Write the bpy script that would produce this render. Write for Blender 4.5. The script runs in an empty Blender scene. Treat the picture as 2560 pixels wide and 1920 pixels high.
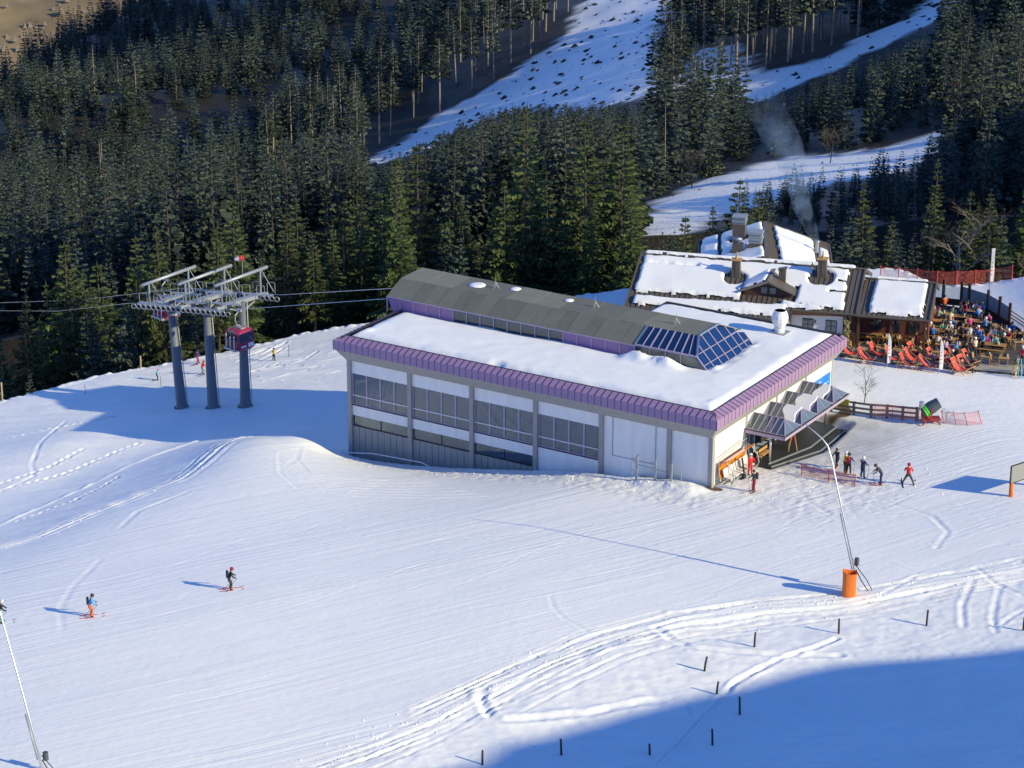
import bpy, bmesh, math, random
import numpy as np
from mathutils import Vector, Matrix, Euler
random.seed(7)
rng = np.random.default_rng(7)
R = math.radians
scene = bpy.context.scene
COL = scene.collection

# ------------------------------------------------------------------ camera
F_PX = 6300.0                       # focal length for a 2560 px wide frame
CAM = np.array([80.392, -158.17, 67.251])
YAW, PITCH, ROLL = -0.557, 0.345, 0.002
_fw = np.array([math.sin(YAW) * math.cos(PITCH), math.cos(YAW) * math.cos(PITCH), -math.sin(PITCH)])
_rt = np.array([math.cos(YAW), -math.sin(YAW), 0.0])
_up = np.cross(_rt, _fw)
_c, _s = math.cos(ROLL), math.sin(ROLL)
_rt, _up = _c * _rt + _s * _up, -_s * _rt + _c * _up
cam_data = bpy.data.cameras.new("camera")
cam_data.sensor_width = 36.0
cam_data.lens = F_PX / 2560 * 36.0
cam_data.clip_start = 1.0
cam_data.clip_end = 6000.0
cam = bpy.data.objects.new("camera", cam_data)
COL.objects.link(cam)
cam.matrix_world = Matrix(((_rt[0], _up[0], -_fw[0], CAM[0]), (_rt[1], _up[1], -_fw[1], CAM[1]),
                           (_rt[2], _up[2], -_fw[2], CAM[2]), (0, 0, 0, 1)))
scene.camera = cam

# ------------------------------------------------------------------ sky, sun, exposure
SUN_AZ, SUN_EL = R(5.0), R(25.0)   # azimuth measured from +X towards +Y
world = bpy.data.worlds.new("World")
scene.world = world
world.use_nodes = True
wn, wl = world.node_tree.nodes, world.node_tree.links
wn.clear()
w_out = wn.new("ShaderNodeOutputWorld")
w_bg = wn.new("ShaderNodeBackground")
w_sky = wn.new("ShaderNodeTexSky")
w_sky.sky_type = 'NISHITA'
w_sky.sun_disc = False
w_sky.sun_elevation = SUN_EL
w_sky.sun_rotation = math.pi / 2 - SUN_AZ
w_sky.altitude = 1500
w_sky.air_density = 1.0
w_sky.dust_density = 0.2
w_sky.ozone_density = 3.0
w_hs = wn.new("ShaderNodeHueSaturation")
w_hs.inputs['Saturation'].default_value = 1.24
w_bg.inputs['Strength'].default_value = 0.15
wl.new(w_sky.outputs[0], w_hs.inputs['Color'])
w_mul = wn.new("ShaderNodeMix")
w_mul.data_type = 'RGBA'
w_mul.blend_type = 'MULTIPLY'
w_mul.inputs[0].default_value = 1.0
w_mul.inputs[7].default_value = (1.30, 1.08, 1.32, 1)
wl.new(w_hs.outputs[0], w_mul.inputs[6])
wl.new(w_mul.outputs[2], w_bg.inputs[0])
wl.new(w_bg.outputs[0], w_out.inputs[0])
sun_data = bpy.data.lights.new("sun", 'SUN')
sun_data.energy = 4.6
sun_data.angle = R(0.53)
sun_data.color = (1.0, 0.885, 0.54)
sun = bpy.data.objects.new("sun", sun_data)
COL.objects.link(sun)
SUN = np.array([math.cos(SUN_AZ) * math.cos(SUN_EL), math.sin(SUN_AZ) * math.cos(SUN_EL), math.sin(SUN_EL)])
sun.rotation_euler = Vector(SUN.tolist()).to_track_quat('Z', 'Y').to_euler()
vs = scene.view_settings
vs.view_transform = 'Standard'
vs.look = 'None'
vs.exposure = 0.22
vs.gamma = 1.0
vs.use_curve_mapping = False
scene.cycles.max_bounces = 6
scene.cycles.diffuse_bounces = 3
scene.cycles.glossy_bounces = 3
scene.cycles.transmission_bounces = 4
scene.cycles.transparent_max_bounces = 10
scene.cycles.use_denoising = True
scene.cycles.use_adaptive_sampling = True

# ------------------------------------------------------------------ helpers: rays
def ray(px, py):
    d = _fw + _rt * (px - 1280) / F_PX - _up * (py - 960) / F_PX
    return d / np.linalg.norm(d)
def atz(px, py, z):
    d = ray(px, py)
    return CAM + d * (z - CAM[2]) / d[2]
def atd(px, py, dist):
    return CAM + ray(px, py) * dist
def proj(P):
    d = np.asarray(P, float) - CAM
    zz = d @ _fw
    return np.stack([1280 + F_PX * (d @ _rt) / zz, 960 - F_PX * (d @ _up) / zz], -1)

# ------------------------------------------------------------------ helpers: materials
MATS = {}
def mat(name, col, rough=0.6, metal=0.0, var=0.12, scale=3.0, bump=0.0, bscale=20.0, spec=0.4, coat=0.0, streak=None):
    if name in MATS:
        return MATS[name]
    m = bpy.data.materials.new(name)
    m.use_nodes = True
    n, l = m.node_tree.nodes, m.node_tree.links
    b = n["Principled BSDF"]
    tc = n.new("ShaderNodeTexCoord")
    nz = n.new("ShaderNodeTexNoise")
    nz.inputs['Scale'].default_value = scale
    nz.inputs['Detail'].default_value = 5
    src = tc.outputs['Object']
    if streak:
        mp = n.new("ShaderNodeMapping")
        mp.inputs['Scale'].default_value = streak
        l.new(src, mp.inputs[0])
        src = mp.outputs[0]
    l.new(src, nz.inputs['Vector'])
    rmp = n.new("ShaderNodeMix")
    rmp.data_type = 'RGBA'
    c = np.array(col)
    rmp.inputs[6].default_value = (*np.clip(c * (1 - var), 0, 1), 1)
    rmp.inputs[7].default_value = (*np.clip(c * (1 + var), 0, 1), 1)
    l.new(nz.outputs['Fac'], rmp.inputs[0])
    l.new(rmp.outputs[2], b.inputs['Base Color'])
    b.inputs['Roughness'].default_value = rough
    b.inputs['Metallic'].default_value = metal
    b.inputs['Specular IOR Level'].default_value = spec
    b.inputs['Coat Weight'].default_value = coat
    if bump > 0:
        bz = n.new("ShaderNodeTexNoise")
        bz.inputs['Scale'].default_value = bscale
        bz.inputs['Detail'].default_value = 4
        l.new(src, bz.inputs['Vector'])
        bp = n.new("ShaderNodeBump")
        bp.inputs['Strength'].default_value = 1.0
        bp.inputs['Distance'].default_value = bump
        l.new(bz.outputs['Fac'], bp.inputs['Height'])
        l.new(bp.outputs[0], b.inputs['Normal'])
    MATS[name] = m
    return m

def glass(name, tint, trans, rough=0.03, solid=0.35, mirror=0.12):
    """tinted pane: part see-through, part mirror"""
    m = bpy.data.materials.new(name)
    m.use_nodes = True
    n, l = m.node_tree.nodes, m.node_tree.links
    n.clear()
    o = n.new("ShaderNodeOutputMaterial")
    tr = n.new("ShaderNodeBsdfTransparent")
    tr.inputs[0].default_value = (*trans, 1)
    df = n.new("ShaderNodeBsdfPrincipled")
    nz = n.new("ShaderNodeTexNoise")
    nz.inputs['Scale'].default_value = 0.7
    mx = n.new("ShaderNodeMix")
    mx.data_type = 'RGBA'
    mx.inputs[6].default_value = (*[t * 0.8 for t in tint], 1)
    mx.inputs[7].default_value = (*[t * 1.2 for t in tint], 1)
    l.new(nz.outputs['Fac'], mx.inputs[0])
    l.new(mx.outputs[2], df.inputs['Base Color'])
    df.inputs['Roughness'].default_value = rough
    df.inputs['Specular IOR Level'].default_value = 0.75
    ms = n.new("ShaderNodeMixShader")
    lw = n.new("ShaderNodeLayerWeight")
    lw.inputs['Blend'].default_value = 0.35
    mr = n.new("ShaderNodeMapRange")
    mr.inputs['To Min'].default_value = solid
    mr.inputs['To Max'].default_value = 1.0
    l.new(lw.outputs['Fresnel'], mr.inputs[0])
    l.new(mr.outputs[0], ms.inputs[0])
    l.new(tr.outputs[0], ms.inputs[1])
    l.new(df.outputs[0], ms.inputs[2])
    gl = n.new("ShaderNodeBsdfGlossy")
    gl.inputs['Roughness'].default_value = rough
    gl.inputs['Color'].default_value = (.68, .84, 1.0, 1)
    m2 = n.new("ShaderNodeMixShader")
    m2.inputs[0].default_value = mirror
    l.new(ms.outputs[0], m2.inputs[1])
    l.new(gl.outputs[0], m2.inputs[2])
    l.new(m2.outputs[0], o.inputs[0])
    MATS[name] = m
    return m

def netting(name, col, cell, open_):
    """mesh cloth: threads solid, holes clear"""
    m = bpy.data.materials.new(name)
    m.use_nodes = True
    n, l = m.node_tree.nodes, m.node_tree.links
    b = n["Principled BSDF"]
    b.inputs['Base Color'].default_value = (*col, 1)
    b.inputs['Roughness'].default_value = 0.8
    o = n["Material Output"]
    tr = n.new("ShaderNodeBsdfTransparent")
    ms = n.new("ShaderNodeMixShader")
    tc = n.new("ShaderNodeTexCoord")
    vz = n.new("ShaderNodeTexNoise")
    vz.inputs['Scale'].default_value = cell
    vz.inputs['Detail'].default_value = 2
    mr = n.new("ShaderNodeMapRange")
    mr.inputs['From Min'].default_value = .3
    mr.inputs['From Max'].default_value = .7
    mr.inputs['To Min'].default_value = open_ - .16
    mr.inputs['To Max'].default_value = open_ + .16
    l.new(tc.outputs['Object'], vz.inputs['Vector'])
    l.new(vz.outputs['Fac'], mr.inputs[0])
    l.new(mr.outputs[0], ms.inputs[0])
    l.new(tr.outputs[0], ms.inputs[1])
    l.new(b.outputs[0], ms.inputs[2])
    l.new(ms.outputs[0], o.inputs[0])
    MATS[name] = m
    return m

# ------------------------------------------------------------------ helpers: meshes
class MB:
    """collects shapes that become ONE mesh object"""
    def __init__(self):
        self.v, self.f, self.m = [], [], []
    def add(self, vs, fs, mi=0):
        o = len(self.v)
        self.v += [tuple(float(c) for c in p) for p in vs]
        self.f += [tuple(i + o for i in f) for f in fs]
        self.m += [mi] * len(fs)
        return self
    def box(self, lo, hi, mi=0):
        (a, b, c), (d, e, f) = lo, hi
        return self.add([(a, b, c), (d, b, c), (d, e, c), (a, e, c), (a, b, f), (d, b, f), (d, e, f), (a, e, f)],
                        [(3, 2, 1, 0), (4, 5, 6, 7), (0, 1, 5, 4), (1, 2, 6, 5), (2, 3, 7, 6), (3, 0, 4, 7)], mi)
    def bbox(self, lo, hi, ch=0.02, mi=0):
        """box with its upright edges chamfered"""
        (a, b, c), (d, e, f) = lo, hi
        ring = [(a + ch, b), (d - ch, b), (d, b + ch), (d, e - ch), (d - ch, e), (a + ch, e), (a, e - ch), (a, b + ch)]
        return self.prism([(x, y) for x, y in ring], c, f, mi)
    def prism(self, ring, z0, z1, mi=0):
        n = len(ring)
        vs = [(x, y, z0) for x, y in ring] + [(x, y, z1) for x, y in ring]
        fs = [tuple(range(n))[::-1], tuple(range(n, 2 * n))] + [(i, (i + 1) % n, n + (i + 1) % n, n + i) for i in range(n)]
        return self.add(vs, fs, mi)
    def hexa(self, p8, mi=0):
        return self.add(p8, [(3, 2, 1, 0), (4, 5, 6, 7), (0, 1, 5, 4), (1, 2, 6, 5), (2, 3, 7, 6), (3, 0, 4, 7)], mi)
    def slab(self, quad, thick, mi=0):
        """polygon given a thickness along its normal (backwards)"""
        q = np.array(quad, float)
        n = np.cross(q[1] - q[0], q[2] - q[0])
        n /= np.linalg.norm(n)
        k = len(q)
        vs = list(q) + list(q - n * thick)
        fs = [tuple(range(k)), tuple(range(2 * k - 1, k - 1, -1))] + [((i + 1) % k, i, k + i, k + (i + 1) % k) for i in range(k)]
        return self.add(vs, fs, mi)
    def beam(self, p, q, w, h=None, mi=0, up=(0, 0, 1)):
        h = h or w
        p, q = np.array(p, float), np.array(q, float)
        d = q - p
        d /= np.linalg.norm(d)
        u = np.array(up, float)
        s = np.cross(d, u)
        if np.linalg.norm(s) < 1e-4:
            s = np.cross(d, (1.0, 0, 0))
        s /= np.linalg.norm(s)
        t = np.cross(s, d)
        s, t = s * w / 2, t * h / 2
        return self.hexa([p - s - t, p + s - t, p + s + t, p - s + t, q - s - t, q + s - t, q + s + t, q - s + t], mi)
    def tube(self, pts, r, n=8, mi=0, cap=True):
        pts = np.array(pts, float)
        rs = np.full(len(pts), r) if np.isscalar(r) else np.array(r, float)
        vs, fs = [], []
        prev = None
        for i, p in enumerate(pts):
            d = pts[min(i + 1, len(pts) - 1)] - pts[max(i - 1, 0)]
            d = d / (np.linalg.norm(d) + 1e-9)
            a = prev if prev is not None else (np.array([0, 0, 1.0]) if abs(d[2]) < .9 else np.array([1.0, 0, 0]))
            s = a - d * (a @ d)
            s /= np.linalg.norm(s) + 1e-9
            prev = s
            t = np.cross(d, s)
            for k in range(n):
                an = 2 * math.pi * k / n
                vs.append(p + rs[i] * (math.cos(an) * s + math.sin(an) * t))
        for i in range(len(pts) - 1):
            for k in range(n):
                fs.append((i * n + k, i * n + (k + 1) % n, (i + 1) * n + (k + 1) % n, (i + 1) * n + k))
        if cap:
            fs.append(tuple(range(n))[::-1])
            fs.append(tuple(range((len(pts) - 1) * n, len(pts) * n)))
        return self.add(vs, fs, mi)
    def lathe(self, prof, n=12, c=(0, 0, 0), mi=0):
        return self.tube([(c[0], c[1], c[2] + z) for r, z in prof], [max(r, .001) for r, z in prof], n, mi)
    def ball(self, c, r, n=10, mi=0, sz=1.0):
        prof = [(math.sin(math.pi * i / 6) * r, -math.cos(math.pi * i / 6) * r * sz) for i in range(7)]
        return self.lathe(prof, n, c, mi)
    def mesh(self, name, mats, origin=(0, 0, 0), smooth=False):
        me = bpy.data.meshes.new(name)
        o = np.array(origin, float)
        me.from_pydata([(a - o[0], b - o[1], c - o[2]) for a, b, c in self.v], [], self.f)
        if not isinstance(mats, (list, tuple)):
            mats = [mats]
        for m in mats:
            me.materials.append(MATS[m] if isinstance(m, str) else m)
        if len(mats) > 1:
            me.polygons.foreach_set('material_index', self.m)
        if smooth:
            me.polygons.foreach_set('use_smooth', [True] * len(self.f))
        me.update()
        return me
    def build(self, name, mats, parent=None, origin=(0, 0, 0), smooth=False, loc=None):
        ob = bpy.data.objects.new(name, self.mesh(name, mats, origin, smooth))
        COL.objects.link(ob)
        if parent is not None:
            ob.parent = parent
        if loc is not None:
            ob.location = loc
        return ob

def tag(o, label=None, cat=None, group=None, kind=None):
    if label:
        o['label'] = label
    if cat:
        o['category'] = cat
    if group:
        o['group'] = group
    if kind:
        o['kind'] = kind
    return o
def thing(name, label, cat, loc=(0, 0, 0), rz=0.0, group=None):
    o = bpy.data.objects.new(name, None)
    o.empty_display_size = 0.2
    COL.objects.link(o)
    o.location = [float(c) for c in loc]
    o.rotation_euler = (0, 0, rz)
    return tag(o, label, cat, group)
def inst(src, name, parent=None, loc=(0, 0, 0), rot=(0, 0, 0), scale=None):
    """another object that shares the mesh of src"""
    o = bpy.data.objects.new(name, src.data if hasattr(src, 'data') else src)
    COL.objects.link(o)
    o.parent = parent
    o.location = [float(c) for c in loc]
    o.rotation_euler = rot
    if scale is not None:
        o.scale = scale if hasattr(scale, '__len__') else (scale,) * 3
    return o
def copy_tree(o, parent=None, **tags):
    c = o.copy()
    COL.objects.link(c)
    c.parent = parent
    for ch in list(o.children):
        copy_tree(ch, c)
    if parent is None:
        tag(c, **tags)
    return c

# ------------------------------------------------------------------ materials
mat('lilac', (0.335, 0.22, 0.365), 0.45, 0.0, .16, .9)
mat('lilac_frame', (0.40, 0.33, 0.45), 0.4, 0.0, .08, 2)
mat('lilac_wall', (0.31, 0.18, 0.36), 0.5, 0.0, .08, 1.5)
mat('seam', (0.05, 0.03, 0.06), 0.6)
mat('render_white', (0.85, 0.845, 0.82), 0.8, 0, .13, 1.6, .004, 30, streak=(1.6, 1.6, .22))
mat('concrete', (0.36, 0.35, 0.33), 0.85, 0, .16, 2.5, .006, 18)
mat('concrete_dark', (0.16, 0.16, 0.16), 0.85, 0, .2, 2.0)
mat('cladding', (0.33, 0.33, 0.31), 0.55, 0.0, .10, 1.2, streak=(4, 4, .4))
mat('roof_green', (0.165, 0.17, 0.14), 0.8, 0.0, .16, 1.1, .004, 30)
mat('roof_green_b', (0.20, 0.20, 0.16), 0.82, 0.0, .15, .9, .004, 30)
mat('roof_green_c', (0.145, 0.15, 0.125), 0.8, 0.0, .18, 1.4, .004, 30)
mat('dark_trim', (0.03, 0.03, 0.035), 0.6)
mat('steel', (0.62, 0.63, 0.64), 0.32, 0.85, .08, 4)
mat('galvanised', (0.36, 0.39, 0.41), 0.5, 0.4, .14, 5)
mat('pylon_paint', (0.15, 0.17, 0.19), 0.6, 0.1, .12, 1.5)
mat('black_metal', (0.02, 0.02, 0.022), 0.5, 0.3)
mat('rubber', (0.02, 0.02, 0.02), 0.75)
mat('wood_dark', (0.085, 0.042, 0.028), 0.7, 0, .35, 3, .01, 25, streak=(1, 1, 6))
mat('wood_red', (0.16, 0.055, 0.035), 0.7, 0, .3, 3, .008, 25, streak=(5, 1, 1))
mat('wood_grey', (0.20, 0.18, 0.16), 0.8, 0, .3, 3, .008, 25, streak=(1, 5, 1))
mat('wood_light', (0.50, 0.29, 0.11), 0.55, 0, .22, 4, streak=(1, 6, 1))
mat('wood_amber', (0.42, 0.22, 0.07), 0.5, 0, .25, 4, streak=(6, 1, 1))
mat('roof_bronze', (0.15, 0.125, 0.10), 0.5, 0.25, .14, 1.5)
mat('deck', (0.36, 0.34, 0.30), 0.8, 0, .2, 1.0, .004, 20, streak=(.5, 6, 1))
mat('deck_shade', (0.075, 0.07, 0.07), 0.8, 0, .25, 1.0, .004, 20, streak=(.5, 6, 1))  # dark deck boards, with the shade among the tables painted into the tone
mat('deck_dark', (0.035, 0.037, 0.042), 0.55, 0, .3, 1.5, .004, 20)
mat('red_sling', (0.68, 0.07, 0.06), 0.65, 0, .15, 6)
mat('white_paint', (0.78, 0.78, 0.77), 0.5)
mat('orange_pad', (0.78, 0.19, 0.03), 0.6, 0, .15, 3, .01, 6)
mat('orange_shell', (0.75, 0.25, 0.02), 0.18, 0, .1, 2, coat=.6)
mat('cabin_red', (0.34, 0.015, 0.05), 0.25, 0, .06, 2, coat=.5)
mat('fluoro_green', (0.12, 0.72, 0.05), 0.5)
mat('gun_body', (0.10, 0.12, 0.13), 0.35, 0.4, .1, 3)
mat('machine_red', (0.35, 0.04, 0.03), 0.5)
mat('net_post', (0.50, 0.05, 0.04), 0.6)
mat('blue_banner', (0.02, 0.22, 0.78), 0.5, 0, .2, 2)
mat('yellow_sign', (0.55, 0.50, 0.05), 0.6, 0, .2, 5)
mat('sign_back', (0.27, 0.28, 0.28), 0.5, 0.1, .08, 2)
mat('bark', (0.065, 0.052, 0.042), 0.9, 0, .3, 6, .02, 30)
mat('bark_pale', (0.30, 0.26, 0.21), 0.9, 0, .25, 5)
mat('post_wood', (0.06, 0.05, 0.042), 0.9, 0, .3, 6)
mat('post_pale', (0.45, 0.34, 0.22), 0.8, 0, .2, 4)
mat('curtain', (0.62, 0.62, 0.60), 0.8)
mat('statue', (0.42, 0.42, 0.36), 0.7, 0, .35, 9)
mat('twig', (0.20, 0.165, 0.14), 0.9, 0, .2, 4)
mat('interior', (0.34, 0.42, 0.50), 0.85, 0, .25, .6)
mat('interior_dark', (0.03, 0.032, 0.036), 0.8, 0, .25, .6)
mat('soot', (0.045, 0.042, 0.03), 0.9)
mat('ivy', (0.33, 0.31, 0.15), 0.8, 0, .4, 8)
glass('window_glass', (0.045, 0.07, 0.10), (0.48, 0.62, 0.76), .03, .38, .13)
glass('band_glass', (0.05, 0.06, 0.07), (0.10, 0.12, 0.13))
glass('blue_glass', (0.012, 0.05, 0.17), (0.10, 0.26, 0.55), .04, .45)
glass('canopy_glass', (0.26, 0.30, 0.31), (0.80, 0.85, 0.85), .03, .28, .16)
glass('clear_glass', (0.30, 0.36, 0.38), (0.85, 0.90, 0.92), .03, .1, .06)
netting('net_red', (0.62, 0.13, 0.10), 3.0, 0.30)
netting('net_orange', (0.80, 0.20, 0.12), 3.0, 0.26)
netting('net_dense', (0.55, 0.11, 0.07), 3.0, 0.48)
# ================================================================== TERRAIN
_tab = np.random.default_rng(3).random((256, 256))
def vnoise(x, y, s=0):
    x, y = np.asarray(x, float) + s * 17.31, np.asarray(y, float) + s * 9.77
    xi, yi = np.floor(x).astype(int), np.floor(y).astype(int)
    fx, fy = x - xi, y - yi
    fx, fy = fx * fx * (3 - 2 * fx), fy * fy * (3 - 2 * fy)
    a, b = _tab[xi & 255, yi & 255], _tab[(xi + 1) & 255, yi & 255]
    c, d = _tab[xi & 255, (yi + 1) & 255], _tab[(xi + 1) & 255, (yi + 1) & 255]
    return (a + (b - a) * fx) * (1 - fy) + (c + (d - c) * fx) * fy - 0.5
def fbm(x, y, s=0, o=4):
    return sum(vnoise(x * 2 ** k, y * 2 ** k, s + k) / 2 ** k for k in range(o))
def sstep(a, b, x):
    t = np.clip((x - a) / (b - a), 0, 1)
    return t * t * (3 - 2 * t)
class TPS:
    def __init__(self, P, z, reg=0.02):
        self.P = np.array(P, float)
        n = len(self.P)
        K = self._k(self.P, self.P) + np.eye(n) * reg
        A = np.zeros((n + 3, n + 3))
        A[:n, :n] = K
        A[:n, n] = 1
        A[:n, n + 1:] = self.P
        A[n, :n] = 1
        A[n + 1:, :n] = self.P.T
        self.w = np.linalg.solve(A, np.concatenate([z, [0, 0, 0]]))
    @staticmethod
    def _k(a, b):
        r2 = ((a[:, None, :] - b[None]) ** 2).sum(-1)
        return 0.5 * r2 * np.log(r2 + 1e-9) * 1e-3
    def __call__(self, x, y):
        sh = np.shape(x)
        q = np.stack([np.ravel(x), np.ravel(y)], -1).astype(float)
        out = np.empty(len(q))
        n = len(self.P)
        for i in range(0, len(q), 20000):
            b = q[i:i + 20000]
            out[i:i + 20000] = self._k(b, self.P) @ self.w[:n] + self.w[n] + b @ self.w[n + 1:]
        return out.reshape(sh)
def seg_dist(x, y, P):
    """unsigned distance, sign (left of travel +), arc position to polyline P"""
    best = np.full(np.shape(x), 1e9)
    sgn = np.ones(np.shape(x))
    arc = np.zeros(np.shape(x))
    acc = 0.0
    for (x0, y0), (x1, y1) in zip(P[:-1], P[1:]):
        dx, dy = x1 - x0, y1 - y0
        L = math.hypot(dx, dy)
        t = np.clip(((x - x0) * dx + (y - y0) * dy) / (L * L), 0, 1)
        ex, ey = x - x0 - t * dx, y - y0 - t * dy
        d = np.hypot(ex, ey)
        m = d < best
        best = np.where(m, d, best)
        sgn = np.where(m, np.sign(dx * ey - dy * ex + 1e-12), sgn)
        arc = np.where(m, acc + t * L, arc)
        acc += L
    return best, sgn, arc
def inpoly(x, y, P):
    r = np.zeros(np.shape(x), bool)
    n = len(P)
    for i in range(n):
        (x0, y0), (x1, y1) = P[i], P[(i + 1) % n]
        if y0 == y1:
            continue
        c = ((y0 > y) != (y1 > y)) & (x < (x1 - x0) * (y - y0) / (y1 - y0) + x0)
        r ^= c
    return r

# --- control points of the near snow field
EDGE_PX = [(-400, 1075, -15.5), (0, 1000, -15), (250, 935, -14.3), (500, 890, -13.3), (760, 830, -12), (980, 795, -10.5), (1250, 762, -8.5), (1430, 737, -6.5), (1560, 722, -5.2)]
EDGE = [tuple(atz(*e)[:2]) for e in EDGE_PX] + [(-24, 50), (-10, 57)]
EDGE_R = [(2342, 712, -3.2), (2484, 704, -2.8), (2560, 688, -1.8), (2900, 640, 3)]
EDGE += [tuple(atz(*e)[:2]) for e in EDGE_R]
EDGE = [(EDGE[0][0] - 220, EDGE[0][1] - 170)] + EDGE + [(EDGE[-1][0] + 250, EDGE[-1][1] + 120)]
ctrl = [(*atz(*e),) for e in EDGE_PX + EDGE_R]
ctrl += [(-34.5, .5, -9.3), (-28.5, .5, -8.8), (-22.5, .5, -7.8), (-16.5, .5, -6.7), (-10.5, .5, -5.6), (-4.5, .5, -5.25), (-.5, .5, -5.1),
         (1.5, 7, -5.05), (2.5, 12, -4.95), (1.5, 17.5, -4.6), (-.9, 22.6, -3.5), (-35.5, 10, -9.6), (-37, 20, -9.6), (-30, 26, -7.5), (-20, 24, -5),
         (-12, 28, -3.6), (-24, 50, -4.2), (-10, 57, -3.6), (-60.2, -6.2, -11.1), (-55, 9, -12.0), (-62, 8, -13.0), (-47, 4, -10.6), (-42, 13, -10.6)]
for px, py, z in [(0, 1100, -13), (0, 1230, -11.4), (200, 1180, -11.2), (380, 1130, -10.6),
                  (0, 1400, -6.9), (150, 1330, -7.0), (300, 1270, -7.0), (450, 1205, -7.0), (560, 1140, -7.1), (640, 1092, -7.3), (760, 1108, -7.8),
                  (60, 1340, -8.0), (250, 1262, -8.0), (420, 1190, -8.2), (540, 1110, -8.6),
                  (0, 1550, -5.4), (0, 1750, -5.2), (0, 1920, -5.0), (300, 1450, -5.5), (600, 1300, -6.0), (600, 1470, -4.9), (900, 1250, -6.3), (1000, 1400, -5.1),
                  (1280, 1260, -5.6), (1280, 1500, -4.7), (1600, 1280, -5.2), (1900, 1330, -4.7), (2120, 1490, -4.5), (2400, 1350, -4.2), (2560, 1300, -4.0), (2560, 1130, -3.8),
                  (2300, 1225, -4.5), (2330, 1060, -3.9), (2560, 1000, -3.3), (2230, 1050, -4.1), (2200, 985, -3.5), (2450, 960, -3.25), (2560, 950, -3.2),
                  (800, 1700, -4.9), (1280, 1750, -4.9), (1280, 1920, -5.4), (1700, 1600, -4.9), (2000, 1620, -4.9), (2000, 1900, -5.6), (2560, 1600, -4.2), (2560, 1900, -4.6),
                  (600, 1920, -5.0), (3100, 1300, -3.0), (3100, 1000, -2.5), (3100, 1800, -3), (-500, 1500, -7.5), (-500, 1900, -6), (-500, 1200, -13)]:
    ctrl.append(tuple(atz(px, py, z)))
TERRACE = [(-4.2, 29.2), (1.0, 29.8), (8.1, 31.9), (17, 34.4), (17, 35.0), (8.2, 42.4), (3.0, 46.6), (-2.4, 47.0), (-9, 45), (-14, 33)]
for x, y in TERRACE + [(0, 38), (5, 38), (10, 36)]:
    ctrl.append((x, y, -3.25))
ctrl = np.array(ctrl)
base_tps = TPS(ctrl[:, :2], ctrl[:, 2], reg=.004)

# --- rotated tensor grid: fine where the snow is in view, coarse outside
CA, SA = math.cos(-YAW), math.sin(-YAW)
def to_w(a, b):
    return a * CA - b * SA, a * SA + b * CA
def to_ab(x, y):
    return x * CA + y * SA, -x * SA + y * CA
def lines(lo, hi, step, out_lo, out_hi):
    l = [hi]
    s = step
    while l[-1] < out_hi:
        s *= 1.22
        l.append(l[-1] + s)
    k = [lo]
    s = step
    while k[-1] > out_lo:
        s *= 1.22
        k.append(k[-1] - s)
    return np.array(k[:0:-1] + list(np.arange(lo, hi, step)) + l)
GA, GB = lines(-66, 36, .15, -420, 300), lines(-50, 72, .15, -165, 190)
# smooth surface on a 1.5 m lattice, resampled
ca, cb = np.arange(GA[0], GA[-1] + 3, 1.5), np.arange(GB[0], GB[-1] + 3, 1.5)
AA, BB = np.meshgrid(ca, cb, indexing='ij')
XX, YY = to_w(AA, BB)
ZZ = base_tps(XX, YY)
far = np.maximum(np.hypot(np.clip(AA + 15, -75, 60) - (AA + 15), 0), 0)
ZZ = ZZ / (1 + 0)
lim = sstep(70, 130, np.abs(AA + 15))
ZZ = ZZ * (1 - lim) + np.clip(ZZ, -22, 6) * lim
dE, sE, aE = seg_dist(XX, YY, EDGE)
outm = dE * sE                                   # >0 beyond the forest edge
near_cam = np.clip(-58 - BB, 0, None)
ZZ = np.where(BB < -58, -5.2 + 0.5 * near_cam, ZZ)
eo = np.clip(outm, 0, None)
ZE = np.interp(aE, np.linspace(0, aE.max(), 2), [0, 0])
ZZ = np.where(outm > 0, np.clip(ZZ, -17, 4) - 0.62 * eo, ZZ)
def bil(arr, ga, gb, a, b):
    ia = np.clip(np.searchsorted(ga, a) - 1, 0, len(ga) - 2)
    ib = np.clip(np.searchsorted(gb, b) - 1, 0, len(gb) - 2)
    ta, tb = np.clip((a - ga[ia]) / (ga[ia + 1] - ga[ia]), 0, 1), np.clip((b - gb[ib]) / (gb[ib + 1] - gb[ib]), 0, 1)
    return (arr[ia, ib] * (1 - ta) + arr[ia + 1, ib] * ta) * (1 - tb) + (arr[ia, ib + 1] * (1 - ta) + arr[ia + 1, ib + 1] * ta) * tb
def cubic(arr, ga, gb, a, b):
    def w4(t):
        return [(-t ** 3 + 3 * t ** 2 - 3 * t + 1) / 6, (3 * t ** 3 - 6 * t ** 2 + 4) / 6, (-3 * t ** 3 + 3 * t ** 2 + 3 * t + 1) / 6, t ** 3 / 6]
    fa, fb = (a - ga[0]) / 1.5, (b - gb[0]) / 1.5
    ia, ib = np.floor(fa).astype(int), np.floor(fb).astype(int)
    wa, wb = w4(fa - ia), w4(fb - ib)
    out = 0
    for i in range(4):
        for j in range(4):
            out = out + arr[np.clip(ia + i - 1, 0, arr.shape[0] - 1), np.clip(ib + j - 1, 0, arr.shape[1] - 1)] * wa[i] * wb[j]
    return out
GAA, GBB = np.meshgrid(GA, GB, indexing='ij')
H = cubic(ZZ, ca, cb, GAA, GBB)
WX, WY = to_w(GAA, GBB)
def height(x, y):
    a, b = to_ab(np.asarray(x, float), np.asarray(y, float))
    return bil(H, GA, GB, a, b)
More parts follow.
